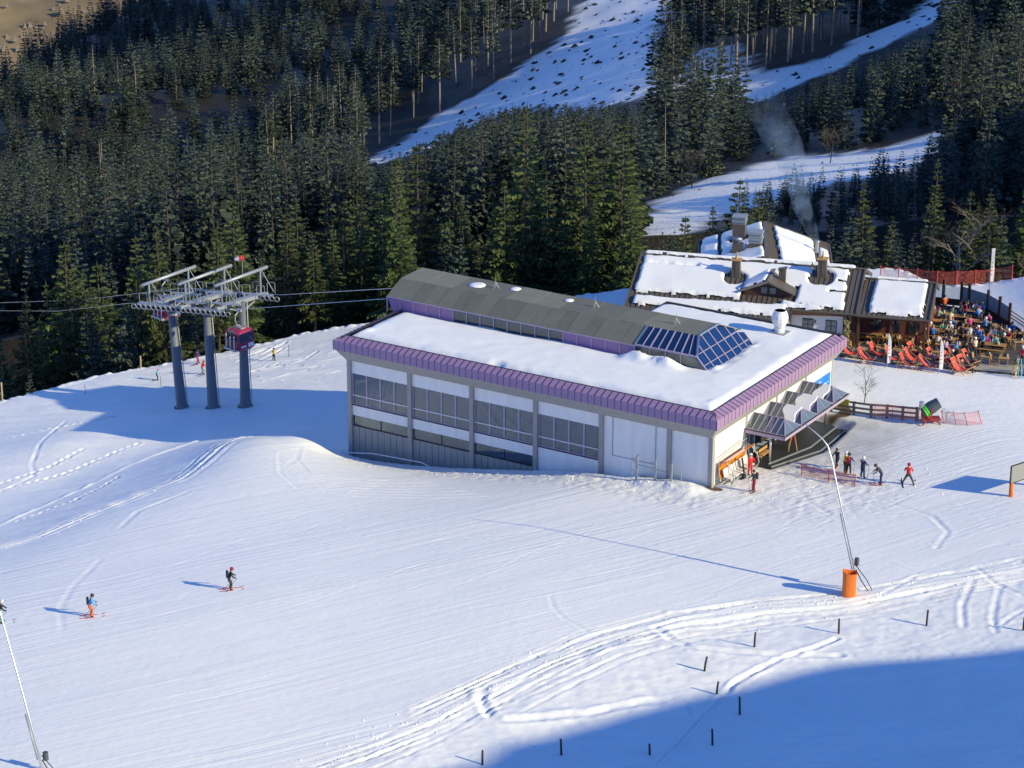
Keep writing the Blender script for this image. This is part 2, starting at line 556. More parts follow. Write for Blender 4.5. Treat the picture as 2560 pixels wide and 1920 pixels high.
def hit(px, py, t0=135.0, t1=330.0):
    d = ray(px, py)
    t = np.arange(t0, t1, .4)
    P = CAM + d * t[:, None]
    below = P[:, 2] < height(P[:, 0], P[:, 1])
    i = int(np.argmax(below)) if below.any() else len(t) - 1
    lo, hi = t[max(i - 1, 0)], t[i]
    for _ in range(14):
        md = (lo + hi) / 2
        p = CAM + d * md
        if p[2] < height(p[0], p[1]):
            hi = md
        else:
            lo = md
    p = CAM + d * hi
    return np.array([p[0], p[1], float(height(p[0], p[1]))])
def wline(pts):
    return [tuple(hit(*p)[:2]) for p in pts]

# --- large features first
H0 = H.copy()
foot = (np.minimum.reduce([WX + 34.6, -1.0 - WX, WY - 1.35, 22.4 - WY]))
dT = seg_dist(WX, WY, TERRACE + TERRACE[:1])[0] * np.where(inpoly(WX, WY, TERRACE), 1, -1)
H = np.where(dT > -1.5, H + (-3.3 - H) * sstep(-1.5, 0.0, dT), H)
# bank crest and groomed piste
pd, ps, pa = seg_dist(WX, WY, wline([(0, 1790), (500, 1680), (1000, 1560), (1500, 1440), (1900, 1340), (2300, 1220), (2560, 1150)]))
vv = pd * ps
mask_in = (outm is not None)
eD = bil(outm, ca, cb, GAA, GBB)
LOW = wline([(760, 1919), (900, 1868), (1060, 1800), (1200, 1735), (1360, 1660), (1500, 1605), (1700, 1548), (1900, 1520), (2100, 1500), (2300, 1462), (2560, 1415)])
ld, ls, la = seg_dist(WX, WY, LOW)
lowv = -ld * ls                                   # >0 on the camera side of the lower track
rough = sstep(0.0, 1.5, lowv)
BANK = wline([(0, 1372), (104, 1341), (243, 1282), (380, 1228), (460, 1196), (520, 1150), (607, 1094), (660, 1086)])
bd, bs, ba = seg_dist(WX, WY, BANK)
bankv = bd * bs                                   # >0 on the far (lower) side
fieldmask = sstep(0, 1.5, bankv) * sstep(60, 40, bd)
groom = (1 - rough) * sstep(.5, -.5, eD) * (1 - fieldmask * .8)
H += groom * .32 * (0.045 * vnoise(vv * 1.9, pa * .05, 1) + 0.06 * vnoise(vv * .55, pa * .025, 2) + .02 * vnoise(vv * 4.1, pa * .12, 8) + .03 * vnoise(vv * .9, pa * .2, 4))
H += groom * .010 * vnoise(WX * 3.1, WY * 3.1, 5) * (vnoise(WX * .15, WY * .15, 6) > -.1)
# wind-worn and trampled snow below the lower track
sa, sb = WX * .93 + WY * .37, -WX * .37 + WY * .93
H += rough * (.15 * vnoise(sa * .45, sb * 1.0, 11) * (.6 + vnoise(sa * .1, sb * .1, 12)) + .06 * vnoise(sa * 1.3, sb * 2.4, 13) + .035 * vnoise(sa * 3.2, sb * 3.2, 14) + .5 * vnoise(sa * .12, sb * .16, 15))
H += fieldmask * (.10 * vnoise(sa * .3, sb * .9, 21) + .025 * vnoise(sa * 1.5, sb * 2.2, 22))
H += sstep(-1.1, -.2, eD) * sstep(.4, -.2, eD) * (.12 + .26 * vnoise(WX * 2.6, WY * 2.6, 31))
# churned snow by the building and around the entrance
churn = sstep(3.2, .6, np.abs(WY + 1.9 + .04 * WX)) * sstep(-37, -30, WX) * sstep(4, -2, WX)
churn = np.maximum(churn, sstep(9, 4, np.hypot(WX - 6, WY - 4)) * .7)
churn = np.maximum(churn, sstep(1.8, .2, np.hypot((WX + 3.2) * .55, WY + .5)) * 1.6)
H += churn * (.09 * vnoise(WX * 2.2, WY * 2.2, 41) + .07 * vnoise(WX * 4, WY * 4, 42))
H += .5 * sstep(1.9, .1, np.hypot((WX + 2.6) * .75, WY + .2)) + .35 * sstep(1.6, .2, np.hypot((WX + 5.0) * .6, WY + .4))
H += .45 * sstep(2.2, .0, np.hypot((WX + 37.0) * .6, WY + 2.2))

def carve(pts, depth, width, rim=.6, world=False, dash=None):
    """press a track (or raise a ridge, depth<0) along a line"""
    global H
    P = pts if world else wline(pts)
    xs, ys = [p[0] for p in P], [p[1] for p in P]
    cs = [to_ab(x, y) for x, y in P]
    a0, a1 = min(c[0] for c in cs) - 3 * width - 1, max(c[0] for c in cs) + 3 * width + 1
    b0, b1 = min(c[1] for c in cs) - 3 * width - 1, max(c[1] for c in cs) + 3 * width + 1
    i0, i1, j0, j1 = np.searchsorted(GA, a0), np.searchsorted(GA, a1), np.searchsorted(GB, b0), np.searchsorted(GB, b1)
    if i1 <= i0 or j1 <= j0:
        return
    sx, sy = WX[i0:i1, j0:j1], WY[i0:i1, j0:j1]
    d, s, ar = seg_dist(sx, sy, P)
    d = d + .12 * vnoise(sx * 2, sy * 2, 51) * width / .3
    prof = -depth * np.exp(-(d / width) ** 2) + depth * rim * np.exp(-((np.abs(d) - 1.9 * width) / (.7 * width)) ** 2)
    amp = .6 + .8 * vnoise(ar * .8, ar * 0 + 3, 52) + .2
    if dash:
        amp = amp * (np.sin(ar * 2 * math.pi / dash) > .1)
    H[i0:i1, j0:j1] += prof * amp
def offset(P, o):
    P = np.array(P)
    t = np.gradient(P, axis=0)
    t /= np.linalg.norm(t, axis=1)[:, None]
    return [tuple(q) for q in P + np.stack([-t[:, 1], t[:, 0]], -1) * o]
H_keep = H.copy()
trk = np.random.default_rng(12)
for q in range(17):
    o = trk.uniform(-3.4, 1.6) if q > 5 else (-.35, -1.1, .25, -1.8, -2.5, .9)[q]
    i0_ = trk.integers(0, 4) if q > 4 else 0
    i1_ = trk.integers(7, len(LOW) + 1) if q > 4 else len(LOW)
    P_ = offset(LOW, o)[i0_:i1_]
    P_ = [(x + trk.normal(0, .18), y + trk.normal(0, .18)) for x, y in P_]
    for e_ in ((0, .28) if q % 2 else (0,)):
        carve(offset(P_, e_), float(trk.uniform(.035, .085)), .11, .55, True)
for o, dp in ((0, .09), (.7, .06), (1.3, .05), (-.8, .03)):
    carve(offset(BANK, o), dp, .16, .6, True)
carve([(-40, 1330), (0, 1313), (200, 1225), (330, 1160), (500, 1102)], -.11, .16, 0)
carve([(1213, 1717), (1201, 1746), (1225, 1790), (1254, 1799), (1327, 1797), (1470, 1786), (1592, 1758), (1673, 1750), (1714, 1762), (1726, 1786)], .12, .28, .7)
carve([(1640, 1915), (1660, 1888), (1721, 1827), (1758, 1784), (1843, 1705), (1953, 1646), (2010, 1628), (2091, 1599)], .13, .18, .8)
carve([(2433, 1453), (2405, 1514), (2409, 1567)], .06, .18, .6)
carve([(2500, 1463), (2482, 1546), (2490, 1580)], .06, .18, .6)
carve([(1640, 1570), (1680, 1600), (1730, 1618), (1850, 1632), (1960, 1640), (2100, 1640)], .10, .25, .7)
carve([(2200, 1490), (2290, 1440), (2400, 1432), (2560, 1395)], .06, .15, .6)
carve([(2205, 1492), (2350, 1470), (2470, 1440), (2560, 1432)], .06, .14, .6)
carve([(2440, 1420), (2490, 1460), (2560, 1490)], .07, .16, .6)
carve([(2500, 1565), (2530, 1540), (2560, 1525)], .08, .16, .6)
carve([(1375, 1490), (1384, 1520), (1410, 1545), (1470, 1580)], .035, .14, .5)
carve([(2215, 1255), (2330, 1290), (2370, 1330), (2340, 1370)], .05, .18, .5)
carve([(2020, 1255), (2075, 1285)], .06, .18, .5)
carve([(155, 1575), (150, 1520), (180, 1470), (250, 1400)], .03, .2, .3)
carve([(300, 1320), (345, 1278), (470, 1230)], .05, .2, .4)
for k in range(7):
    carve([(752 - 9 * k, 1118 + 2 * k), (742 - 7 * k, 1150 + 5 * k), (775 - 5 * k, 1185 + 6 * k), (880, 1200 + 7 * k), (1050 + 30 * k, 1200 + 7 * k)], .045, .14, .6)
for pts in ([(0, 1210), (120, 1170), (215, 1120)], [(0, 1225), (160, 1185), (345, 1110)], [(40, 1305), (180, 1255), (300, 1190)], [(10, 1098), (170, 1065), (290, 1040)]):
    carve(pts, .14, .16, .5, dash=.8)
carve([(165, 1052), (100, 1110), (80, 1160), (85, 1190), (0, 1230)], .08, .16, .4)
for k in range(26):                               # ski scribbles on the lower field by the pylons
    x0, y0 = random.uniform(560, 830), random.uniform(880, 960)
    w_, s_ = random.uniform(25, 90), random.uniform(-.55, .1)
    if y0 + 5 > 975 - (x0 - 560) * .04:
        continue
    carve([(x0, y0), (x0 + w_ * .5, y0 + s_ * w_ * .5 - random.uniform(-6, 6)), (x0 + w_, y0 + s_ * w_)], .08, .14, .6)
for k in range(60):                               # turns on the piste at right
    x0, y0 = random.uniform(1900, 2540), random.uniform(1090, 1420)
    w_, s_ = random.uniform(20, 110), random.uniform(-.45, .35)
    carve([(x0, y0), (x0 + w_ * .5, y0 + s_ * w_ * .5 + random.uniform(-8, 8)), (x0 + w_, y0 + s_ * w_)], .03, .12, .6)
PLAT = [(-1.2, 6.7), (1.1, 6.9), (3.05, 12.2), (2.85, 17.7), (-1.2, 18.3)]
dP = seg_dist(WX, WY, PLAT + PLAT[:1])[0] * np.where(inpoly(WX, WY, PLAT), 1, -1)
for k in range(46):                               # faint single ski lines over the whole piste
    x0, y0 = random.uniform(-50, 2300), random.uniform(1270, 1640)
    w_, s_ = random.uniform(120, 520), random.uniform(-.42, -.1)
    if y0 + s_ * w_ < 1240:
        continue
    b_ = random.uniform(-14, 14)
    carve([(x0, y0), (x0 + w_ * .33, y0 + s_ * w_ * .33 + b_), (x0 + w_ * .66, y0 + s_ * w_ * .66 + b_), (x0 + w_, y0 + s_ * w_)], random.uniform(.012, .03), .1, .6)
H = np.where(dP > -.6, np.minimum(H, H + (-5.25 - H) * sstep(-.6, .1, dP)), H)
H = np.where(foot > -.25, H - 2.2 * sstep(-.25, .25, foot), H)
H -= .55 * sstep(.5, -.1, np.abs(WY - 1.0) - .55) * sstep(-36, -34, WX) * sstep(-7, -9, WX)

# masks for the material: bare soil and slush
soil = sstep(.1, .7, eD + .5 * vnoise(WX * .9, WY * .9, 61))
soil = np.maximum(soil, sstep(-.05, .12, vnoise(WX * .8, WY * .8, 62) + sstep(2.2, .4, np.hypot(WX - 1.2, (WY - 19.3) * .8)) - .75))
soil = np.maximum(soil, sstep(.0, .1, sstep(.75, .1, np.hypot((WX + .6) * .6, WY - .9)) - .45 + .4 * vnoise(WX * 2.5, WY * 2.5, 63)))
soil = np.maximum(soil, .8 * sstep(.4, .1, np.abs(WY - .75)) * sstep(-36, -34, WX) * sstep(-.5, -2, WX) * (vnoise(WX * 1.2, WY * 1.2, 64) > -.15))
slush = sstep(6.0, 1.0, np.hypot((WX - 4.5) * .9, (WY - 14.0) * .6)) * (.75 + .8 * vnoise(WX * 1.2, WY * 1.2, 65))
slush = np.maximum(slush, sstep(4.0, .5, np.hypot(WX - 3, WY - 8)) * (.5 + .8 * vnoise(WX * 1.5, WY * 1.5, 66)))
slush = np.maximum(slush, churn * .25)

def grid_mesh(name, X, Y, Z, material, attrs=None, smooth=True):
    na, nb = X.shape
    me = bpy.data.meshes.new(name)
    co = np.stack([X, Y, Z], -1).reshape(-1, 3).astype(np.float32)
    idx = np.arange(na * nb, dtype=np.int32).reshape(na, nb)
    q = np.stack([idx[:-1, :-1], idx[1:, :-1], idx[1:, 1:], idx[:-1, 1:]], -1).reshape(-1, 4)
    me.vertices.add(len(co))
    me.vertices.foreach_set('co', co.ravel())
    me.loops.add(q.size)
    me.loops.foreach_set('vertex_index', q.ravel())
    me.polygons.add(len(q))
    me.polygons.foreach_set('loop_start', np.arange(0, q.size, 4, dtype=np.int32))
    me.polygons.foreach_set('loop_total', np.full(len(q), 4, dtype=np.int32))
    if smooth:
        me.polygons.foreach_set('use_smooth', np.ones(len(q), bool))
    for k, v in (attrs or {}).items():
        at = me.attributes.new(k, 'FLOAT', 'POINT')
        at.data.foreach_set('value', np.ascontiguousarray(v, np.float32).ravel())
    me.materials.append(material)
    me.update(calc_edges=True)
    me.validate()
    ob = bpy.data.objects.new(name, me)
    COL.objects.link(ob)
    return ob

def ground_mat(name, snow=(0.87, 0.87, 0.86), soil_c=((0.07, 0.045, 0.02), (0.16, 0.10, 0.045)), bump=.03, noise_soil=1.3, comb=False):
    m = bpy.data.materials.new(name)
    m.use_nodes = True
    n, l = m.node_tree.nodes, m.node_tree.links
    b = n["Principled BSDF"]
    b.inputs['Roughness'].default_value = .55
    b.inputs['Specular IOR Level'].default_value = .25
    tc = n.new("ShaderNodeTexCoord")
    def nz(scale, det=5):
        k = n.new("ShaderNodeTexNoise")
        k.inputs['Scale'].default_value = scale
        k.inputs['Detail'].default_value = det
        l.new(tc.outputs['Object'], k.inputs['Vector'])
        return k
    def mixc(a, b_, fac):
        k = n.new("ShaderNodeMix")
        k.data_type = 'RGBA'
        for s, v in ((6, a), (7, b_)):
            if isinstance(v, tuple):
                k.inputs[s].default_value = (*v, 1)
            else:
                l.new(v, k.inputs[s])
        l.new(fac, k.inputs[0])
        return k.outputs[2]
    s_ = np.array(snow)
    c_snow = mixc(tuple(s_ * .95), tuple(np.minimum(s_ * 1.04, .95)), nz(.35).outputs['Fac'])
    a1 = n.new("ShaderNodeAttribute")
    a1.attribute_name = 'slush'
    c_sl = mixc(c_snow, (0.52, 0.51, 0.50), a1.outputs['Fac'])
    c_soil = mixc(soil_c[0], soil_c[1], nz(noise_soil).outputs['Fac'])
    a2 = n.new("ShaderNodeAttribute")
    a2.attribute_name = 'soil'
    c = mixc(c_sl, c_soil, a2.outputs['Fac'])
    l.new(c, b.inputs['Base Color'])
    n1, n2 = nz(1.6, 6), nz(9, 4)
    ad = n.new("ShaderNodeMath")
    ad.operation = 'MULTIPLY_ADD'
    ad.inputs[1].default_value = .35
    l.new(n2.outputs['Fac'], ad.inputs[0])
    l.new(n1.outputs['Fac'], ad.inputs[2])
    bp = n.new("ShaderNodeBump")
    bp.inputs['Distance'].default_value = bump
    bp.inputs['Strength'].default_value = .8
    l.new(ad.outputs[0], bp.inputs['Height'])
    l.new(bp.outputs[0], b.inputs['Normal'])
    if comb:
        # groomer and ski streaks running along the piste
        at = []
        for nm in ('across', 'lengthwise', 'groomed'):
            k = n.new("ShaderNodeAttribute")
            k.attribute_name = nm
            at.append(k)
        acc = None
        for sx, sy, wt in ((2.6, .05, 1.0), (7.0, .16, .9), (15.0, .5, .55)):
            m1, m2 = n.new("ShaderNodeMath"), n.new("ShaderNodeMath")
            for k, v, a_ in ((m1, sx, at[0]), (m2, sy, at[1])):
                k.operation = 'MULTIPLY'
                k.inputs[1].default_value = v
                l.new(a_.outputs['Fac'], k.inputs[0])
            cb_ = n.new("ShaderNodeCombineXYZ")
            l.new(m1.outputs[0], cb_.inputs[0])
            l.new(m2.outputs[0], cb_.inputs[1])
            t = n.new("ShaderNodeTexNoise")
            t.inputs['Scale'].default_value = 1.0
            t.inputs['Detail'].default_value = 3
            l.new(cb_.outputs[0], t.inputs['Vector'])
            s2 = n.new("ShaderNodeMath")
            s2.operation = 'MULTIPLY_ADD'
            s2.inputs[1].default_value = wt / (sx ** .55)
            l.new(t.outputs['Fac'], s2.inputs[0])
            if acc is not None:
                l.new(acc, s2.inputs[2])
            else:
                s2.inputs[2].default_value = 0
            acc = s2.outputs[0]
        gm = n.new("ShaderNodeMath")
        gm.operation = 'MULTIPLY'
        l.new(acc, gm.inputs[0])
        l.new(at[2].outputs['Fac'], gm.inputs[1])
        b2 = n.new("ShaderNodeBump")
        b2.inputs['Distance'].default_value = .11
        b2.inputs['Strength'].default_value = 1.0
        l.new(gm.outputs[0], b2.inputs['Height'])
        l.new(bp.outputs[0], b2.inputs['Normal'])
        l.new(b2.outputs[0], b.inputs['Normal'])
    MATS[name] = m
    return m
ground_mat('snow_ground', comb=True)
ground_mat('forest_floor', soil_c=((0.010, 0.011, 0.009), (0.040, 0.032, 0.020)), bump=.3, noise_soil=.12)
snow_field = grid_mesh('snow_field', WX, WY, H, MATS['snow_ground'], {'soil': soil, 'slush': np.clip(slush, 0, .85), 'across': vv, 'lengthwise': pa, 'groomed': np.clip((groom + .25 * rough) * (.75 + 1.3 * vnoise(vv * .25, pa * .03, 55)), 0, 1.4)})
tag(snow_field, 'groomed snow field with ski tracks around the lift station', None, None, 'structure')
ground_mat('roof_snow', snow=(0.88, 0.88, 0.87), bump=.02)

# --- far hillside, given by distance along view rays
far_px = [(-300, 900, 480), (-300, 650, 720), (-300, 520, 900), (-300, 390, 1450), (0, 820, 430), (0, 650, 660), (0, 560, 800), (0, 480, 900), (114, 340, 930), (250, 250, 960), (422, 225, 1000), (590, 180, 1040), (700, 90, 1100),
          (0, 295, 1500), (150, 220, 1530), (300, 150, 1560), (420, 95, 1590), (600, -20, 1600), (200, 268, 1210), (420, 165, 1260),
          (350, 780, 400), (350, 620, 640), (350, 480, 830), (350, 340, 930), (700, 720, 380), (700, 600, 580), (700, 450, 780), (700, 250, 940), (900, 0, 1080),
          (930, 400, 800), (1000, 560, 600), (1000, 660, 400), (1100, 330, 850), (1100, 150, 940), (1100, 0, 1060), (1280, 660, 350), (1280, 520, 570), (1280, 360, 770), (1280, 150, 900), (1280, -80, 1080),
          (1500, 560, 430), (1500, 420, 600), (1500, 280, 740), (1500, 120, 860), (1560, -60, 1020), (1700, 520, 480), (1700, 300, 690), (1700, 150, 800), (1700, -50, 950),
          (1900, 560, 400), (1900, 430, 520), (1900, 330, 610), (1900, 150, 760), (2000, -40, 900), (2150, 600, 380), (2150, 400, 540), (2150, 250, 660), (2150, 50, 820), (2350, 640, 350), (2350, 500, 430), (2350, 300, 560), (2350, 50, 740),
          (2600, 600, 340), (2600, 430, 430), (2600, 200, 580), (2600, -50, 760), (3000, 600, 330), (3000, 300, 480), (3000, 0, 700), (1280, -250, 1250), (2200, -250, 1050)]
far_pt = np.array([atd(*p) for p in far_px])
behind = np.array([atd(*p) + np.array([-SA, CA, 0]) * 130 + np.array([0, 0, -85]) for p in [(-300, 390, 1450), (0, 295, 1500), (150, 220, 1530), (300, 150, 1560), (420, 95, 1590), (600, -20, 1600)]])
far_pt = np.vstack([far_pt, behind])
far_tps = TPS(far_pt[:, :2], far_pt[:, 2], reg=.02)
fa, fb = np.arange(-400, 260, 3.2), np.arange(60, 1600, 3.2)
FA, FB = np.meshgrid(fa, fb, indexing='ij')
FX, FY = to_w(FA, FB)
FZ = far_tps(FX, FY) + 3.0 * fbm(FX * .02, FY * .02, 71) + .8 * fbm(FX * .1, FY * .1, 72)
nearz = bil(H, GA, GB, FA, FB)
FZ = np.where(FB < 185, np.minimum(FZ, nearz - 1.0), FZ)
def fheight(x, y):
    a, b = to_ab(np.asarray(x, float), np.asarray(y, float))
    return bil(FZ, fa, fb, a, b)
def fhit(px, py):
    d = ray(px, py)
    t = np.arange(300, 1800, 2.0)
    P = CAM + d * t[:, None]
    below = P[:, 2] < fheight(P[:, 0], P[:, 1])
    i = int(np.argmax(below)) if below.any() else len(t) - 1
    return P[i]
def fpoly(pts):
    return [tuple(fhit(*p)[:2]) for p in pts]
RUN = fpoly([(915, 405), (1000, 345), (1110, 285), (1200, 235), (1330, 150), (1400, 105), (1440, 40), (1470, 0), (1478, -60), (1720, -60), (1650, 60), (1635, 140), (1628, 250), (1540, 262), (1380, 268), (1250, 285), (1150, 330), (1040, 385), (930, 415)])
TRACK = fpoly([(1590, 540), (1610, 510), (1700, 478), (1800, 440), (1880, 412), (1980, 388), (2080, 384), (2200, 370), (2300, 345), (2330, 322), (2385, 330), (2370, 360), (2300, 410), (2200, 440), (2080, 470), (1960, 500), (1850, 530), (1780, 560), (1700, 600), (1640, 620)])
SLIDE = fpoly([(1700, 252), (1900, 190), (2050, 150), (2150, 95), (2260, 50), (2340, 0), (2390, -40), (2400, 20), (2300, 75), (2220, 110), (2130, 150), (2060, 185), (1950, 235), (1760, 280)])
THROUGH = fpoly([(1640, 300), (1700, 180), (1760, 120), (1850, 110), (1900, 190), (1800, 260)])
in_run, in_track, in_slide, in_thr = (inpoly(FX, FY, p) for p in (RUN, TRACK, SLIDE, THROUGH))
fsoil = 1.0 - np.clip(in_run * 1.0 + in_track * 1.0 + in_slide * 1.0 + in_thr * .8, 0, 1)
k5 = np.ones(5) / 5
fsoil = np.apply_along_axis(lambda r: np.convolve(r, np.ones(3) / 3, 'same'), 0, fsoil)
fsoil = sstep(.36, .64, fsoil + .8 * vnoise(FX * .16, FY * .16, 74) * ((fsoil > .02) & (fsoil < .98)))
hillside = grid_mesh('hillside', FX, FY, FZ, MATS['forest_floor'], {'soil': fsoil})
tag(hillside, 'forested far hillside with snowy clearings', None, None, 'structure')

# --- meadow slope beyond the forest, and the mountain flank outside the frame whose shade falls into the picture
mat('meadow', (0.21, 0.155, 0.085), .9, 0, .75, .03, 0, 1)
mp_, mq = np.meshgrid(np.linspace(-500, 700, 60), np.linspace(-400, 900, 60), indexing='ij')
m0 = atd(150, 150, 2500)
MX, MY = m0[0] + mp_ * CA - mq * SA, m0[1] + mp_ * SA + mq * CA
MZ = m0[2] + .38 * mq + .04 * mp_ + 14 * fbm(MX * .006, MY * .006, 81) + 5 * fbm(MX * .03, MY * .03, 82)
meadow = grid_mesh('meadow_slope', MX, MY, MZ, MATS['meadow'])
tag(meadow, 'sunlit brown winter meadow slope in the far distance', None, None, 'structure')
mpx = proj(np.stack([MX, MY, MZ], -1))
bu = MB()
for i_ in np.argwhere((mpx[..., 0] > -60) & (mpx[..., 0] < 420) & (mpx[..., 1] > -60) & (mpx[..., 1] < 190)):
    i_ = tuple(i_)
    dens = 5 if vnoise(MX[i_] * .012, MY[i_] * .012, 85) > .12 else (1 if random.random() < .25 else 0)
    for _ in range(dens):
        x, y, s2 = MX[i_] + random.uniform(-11, 11), MY[i_] + random.uniform(-11, 11), random.uniform(1.5, 4)
        z = MZ[i_] - 1
        bu.add([(x - s2, y, z), (x, y - s2, z), (x + s2, y, z), (x, y + s2, z), (x + random.uniform(-1, 1), y, z + 1.6 * s2)], [(0, 1, 4), (1, 2, 4), (2, 3, 4), (3, 0, 4)])
tag(bu.build('meadow_bushes', 'twig'), 'brown bushes scattered over the distant meadow', None, None, 'stuff')
def from_mn(m, n):
    return m * math.cos(SUN_AZ) - n * math.sin(SUN_AZ), m * math.sin(SUN_AZ) + n * math.cos(SUN_AZ)
def crest(n):
    return np.interp(n, [-260, -47, -31, -12, 5, 40, 75, 110, 150, 200, 240, 268, 292, 335, 358, 400, 440, 470, 560, 634, 700, 740, 790, 860, 1100], [95, 53, 47.8, 39.0, 33, 22, 22, 36, 48, 52, 52, 48, 28, 28, 38, 42, 46, 53, 70, 86, 90, 100, 160, 205, 260])
hm, hn = np.meshgrid(np.concatenate([np.arange(48, 140, 4.0), np.arange(140, 420, 20.0)]), np.concatenate([np.arange(-250, -60, 8.0), np.arange(-60, 10, 1.0), np.arange(10, 1100, 8.0)]), indexing='ij')
HX, HY = from_mn(hm, hn)
hb = np.interp(hn, [-250, 0, 60, 200, 400, 900], [-8, -8, -10, -60, -110, -150])
HZ = hb + (crest(hn) + 2.4 * vnoise(hn * .11, hn * 0 + 5, 93) + .9 * vnoise(hn * .4, hn * 0 + 7, 94) - hb) * sstep(48, 132, hm) + 2.0 * fbm(HX * .05, HY * .05, 91)
flank = grid_mesh('mountain_flank', HX, HY, HZ, MATS['snow_ground'], {'soil': sstep(120, 240, hn)})
tag(flank, 'mountain flank rising to the right of the ski slope', None, None, 'structure')
# ================================================================== TREES
def foliage_mat(name, dark, light, rnd=.25):
    m = bpy.data.materials.new(name)
    m.use_nodes = True
    n, l = m.node_tree.nodes, m.node_tree.links
    b = n["Principled BSDF"]
    b.inputs['Roughness'].default_value = .75
    b.inputs['Specular IOR Level'].default_value = .2
    g = n.new("ShaderNodeNewGeometry")
    oi = n.new("ShaderNodeObjectInfo")
    mx = n.new("ShaderNodeMix")
    mx.data_type = 'RGBA'
    mx.inputs[6].default_value = (*dark, 1)
    mx.inputs[7].default_value = (*light, 1)
    l.new(g.outputs['Random Per Island'], mx.inputs[0])
    hs = n.new("ShaderNodeHueSaturation")
    mr = n.new("ShaderNodeMapRange")
    mr.inputs['To Min'].default_value = 1 - rnd
    mr.inputs['To Max'].default_value = 1 + rnd
    l.new(oi.outputs['Random'], mr.inputs[0])
    l.new(mr.outputs[0], hs.inputs['Value'])
    ml = n.new("ShaderNodeMath")
    ml.operation = 'MULTIPLY_ADD'
    ml.inputs[1].default_value = .05
    ml.inputs[2].default_value = .475
    l.new(oi.outputs['Random'], ml.inputs[0])
    l.new(ml.outputs[0], hs.inputs['Hue'])
    l.new(mx.outputs[2], hs.inputs['Color'])
    l.new(hs.outputs[0], b.inputs['Base Color'])
    MATS[name] = m
foliage_mat('needles_near', (0.030, 0.048, 0.016), (0.100, 0.125, 0.045))
foliage_mat('needles_far', (0.018, 0.030, 0.023), (0.070, 0.090, 0.068), .35)
foliage_mat('needles_grey', (0.10, 0.09, 0.08), (0.22, 0.20, 0.18))
foliage_mat('twigs_fine', (0.09, 0.07, 0.06), (0.19, 0.155, 0.13))

def spruce(seed, levels, nb, K, cs, lmax, wid=.34, sparse=0.0):
    """unit-height spruce: returns crown MB, trunk MB"""
    r = random.Random(seed)
    cr, tk = MB(), MB()
    tk.tube([(0, 0, -.12), (0, 0, .02), (.004 * r.uniform(-1, 1), 0, .5), (0, 0, .99)], [.0145, .0125, .0085, .0012], 6)
    for i in range(levels):
        t = (i + r.uniform(.1, .9)) / levels
        z = cs + (1 - cs) * t
        prof = (1 - t) ** .85 * (.55 + .45 * min(1, t / .12 + .35))
        n = max(3, int(round(nb * (1 - .45 * t))))
        a0 = r.uniform(0, 6.28)
        for k in range(n):
            if r.random() < sparse:
                continue
            L = lmax * prof * r.uniform(.62, 1.2) + .006
            az = a0 + 6.283 * k / n + r.uniform(-.3, .3)
            dx, dy = math.cos(az), math.sin(az)
            sl = -.12 - .42 * (1 - t) + r.uniform(-.12, .12)
            up = .22 * (1 - t) * r.uniform(.3, 1.2) + .35 * t
            P = lambda s: np.array([dx * L * s, dy * L * s, z + L * (sl * s + up * s * s)])
            side = np.array([-dy, dx, 0])
            w = .16 * L + .008
            if K == 0:
                dr = -.32 * L - .008
                b0, b1, tip = P(.12), P(.62), P(1.0)
                cr.add([b0, b1 + side * w * 2.3 + (0, 0, dr * .5), tip, b1 - side * w * 2.3 + (0, 0, dr * .5), b1 + (0, 0, .12 * L)], [(0, 1, 4), (1, 2, 4), (2, 3, 4), (3, 0, 4)])
                continue
            for q in range(K):
                s = .22 + .78 * (q + r.uniform(.2, .8)) / K
                for sg in (-1, 1):
                    c = P(s)
                    ln = L * (.42 - .2 * s) * r.uniform(.7, 1.35) * (1.0 if K < 4 else .72) + .008
                    tip = c + side * sg * ln * .8 + np.array([dx, dy, 0]) * ln * .55 + np.array([0, 0, -ln * r.uniform(.25, .75)])
                    mid = (c + tip) * .5
                    ww = ln * wid
                    e1 = np.array([dx, dy, .25]) * ww
                    cr.add([c, mid - e1, tip, mid + e1], [(0, 1, 2, 3)])
            tip, b = P(1.06), P(.72)
            cr.add([b - side * w * .5, P(.9) + side * w * .45, tip, P(.55) + side * w * .2], [(0, 1, 2, 3)])
    cr.add([(-.006, 0, .955), (.006, 0, .955), (0, 0, 1.01)], [(0, 1, 2)])
    cr.add([(0, -.006, .955), (0, .006, .955), (0, 0, 1.01)], [(0, 1, 2)])
    return cr, tk
def bare_tree(seed, depth=4, spread=.55, girth=.016):
    """unit-height leafless tree: returns limbs MB, fine twigs MB"""
    r = random.Random(seed)
    lb, tw = MB(), MB()
    def grow(p, d, L, rad, lev):
        d = d / np.linalg.norm(d)
        mid = p + d * L * .55 + np.array([r.uniform(-1, 1), r.uniform(-1, 1), r.uniform(-.3, .5)]) * L * .07
        q = p + d * L + np.array([r.uniform(-1, 1), r.uniform(-1, 1), .3]) * L * .07
        (lb if lev > 1 else tw).tube([p, mid, q], [rad, rad * .8, rad * .55], 5 if lev > 2 else 3, 0, False)
        if lev == 0:
            return
        k = r.randint(3, 5) if lev < depth else 5
        for i in range(k):
            s = r.uniform(.35, 1.0) if lev < depth else .25 + .75 * (i + .5) / k
            c = p + (q - p) * s
            az = r.uniform(0, 6.28)
            o = np.array([math.cos(az), math.sin(az), r.uniform(-.1, .5)])
            grow(c, d * (1 - spread) + o * spread * r.uniform(.8, 1.3), L * r.uniform(.48, .72), rad * .5, lev - 1)
    grow(np.array([0, 0, -.06]), np.array([.03, .02, 1.0]), .62, girth, depth)
    return lb, tw

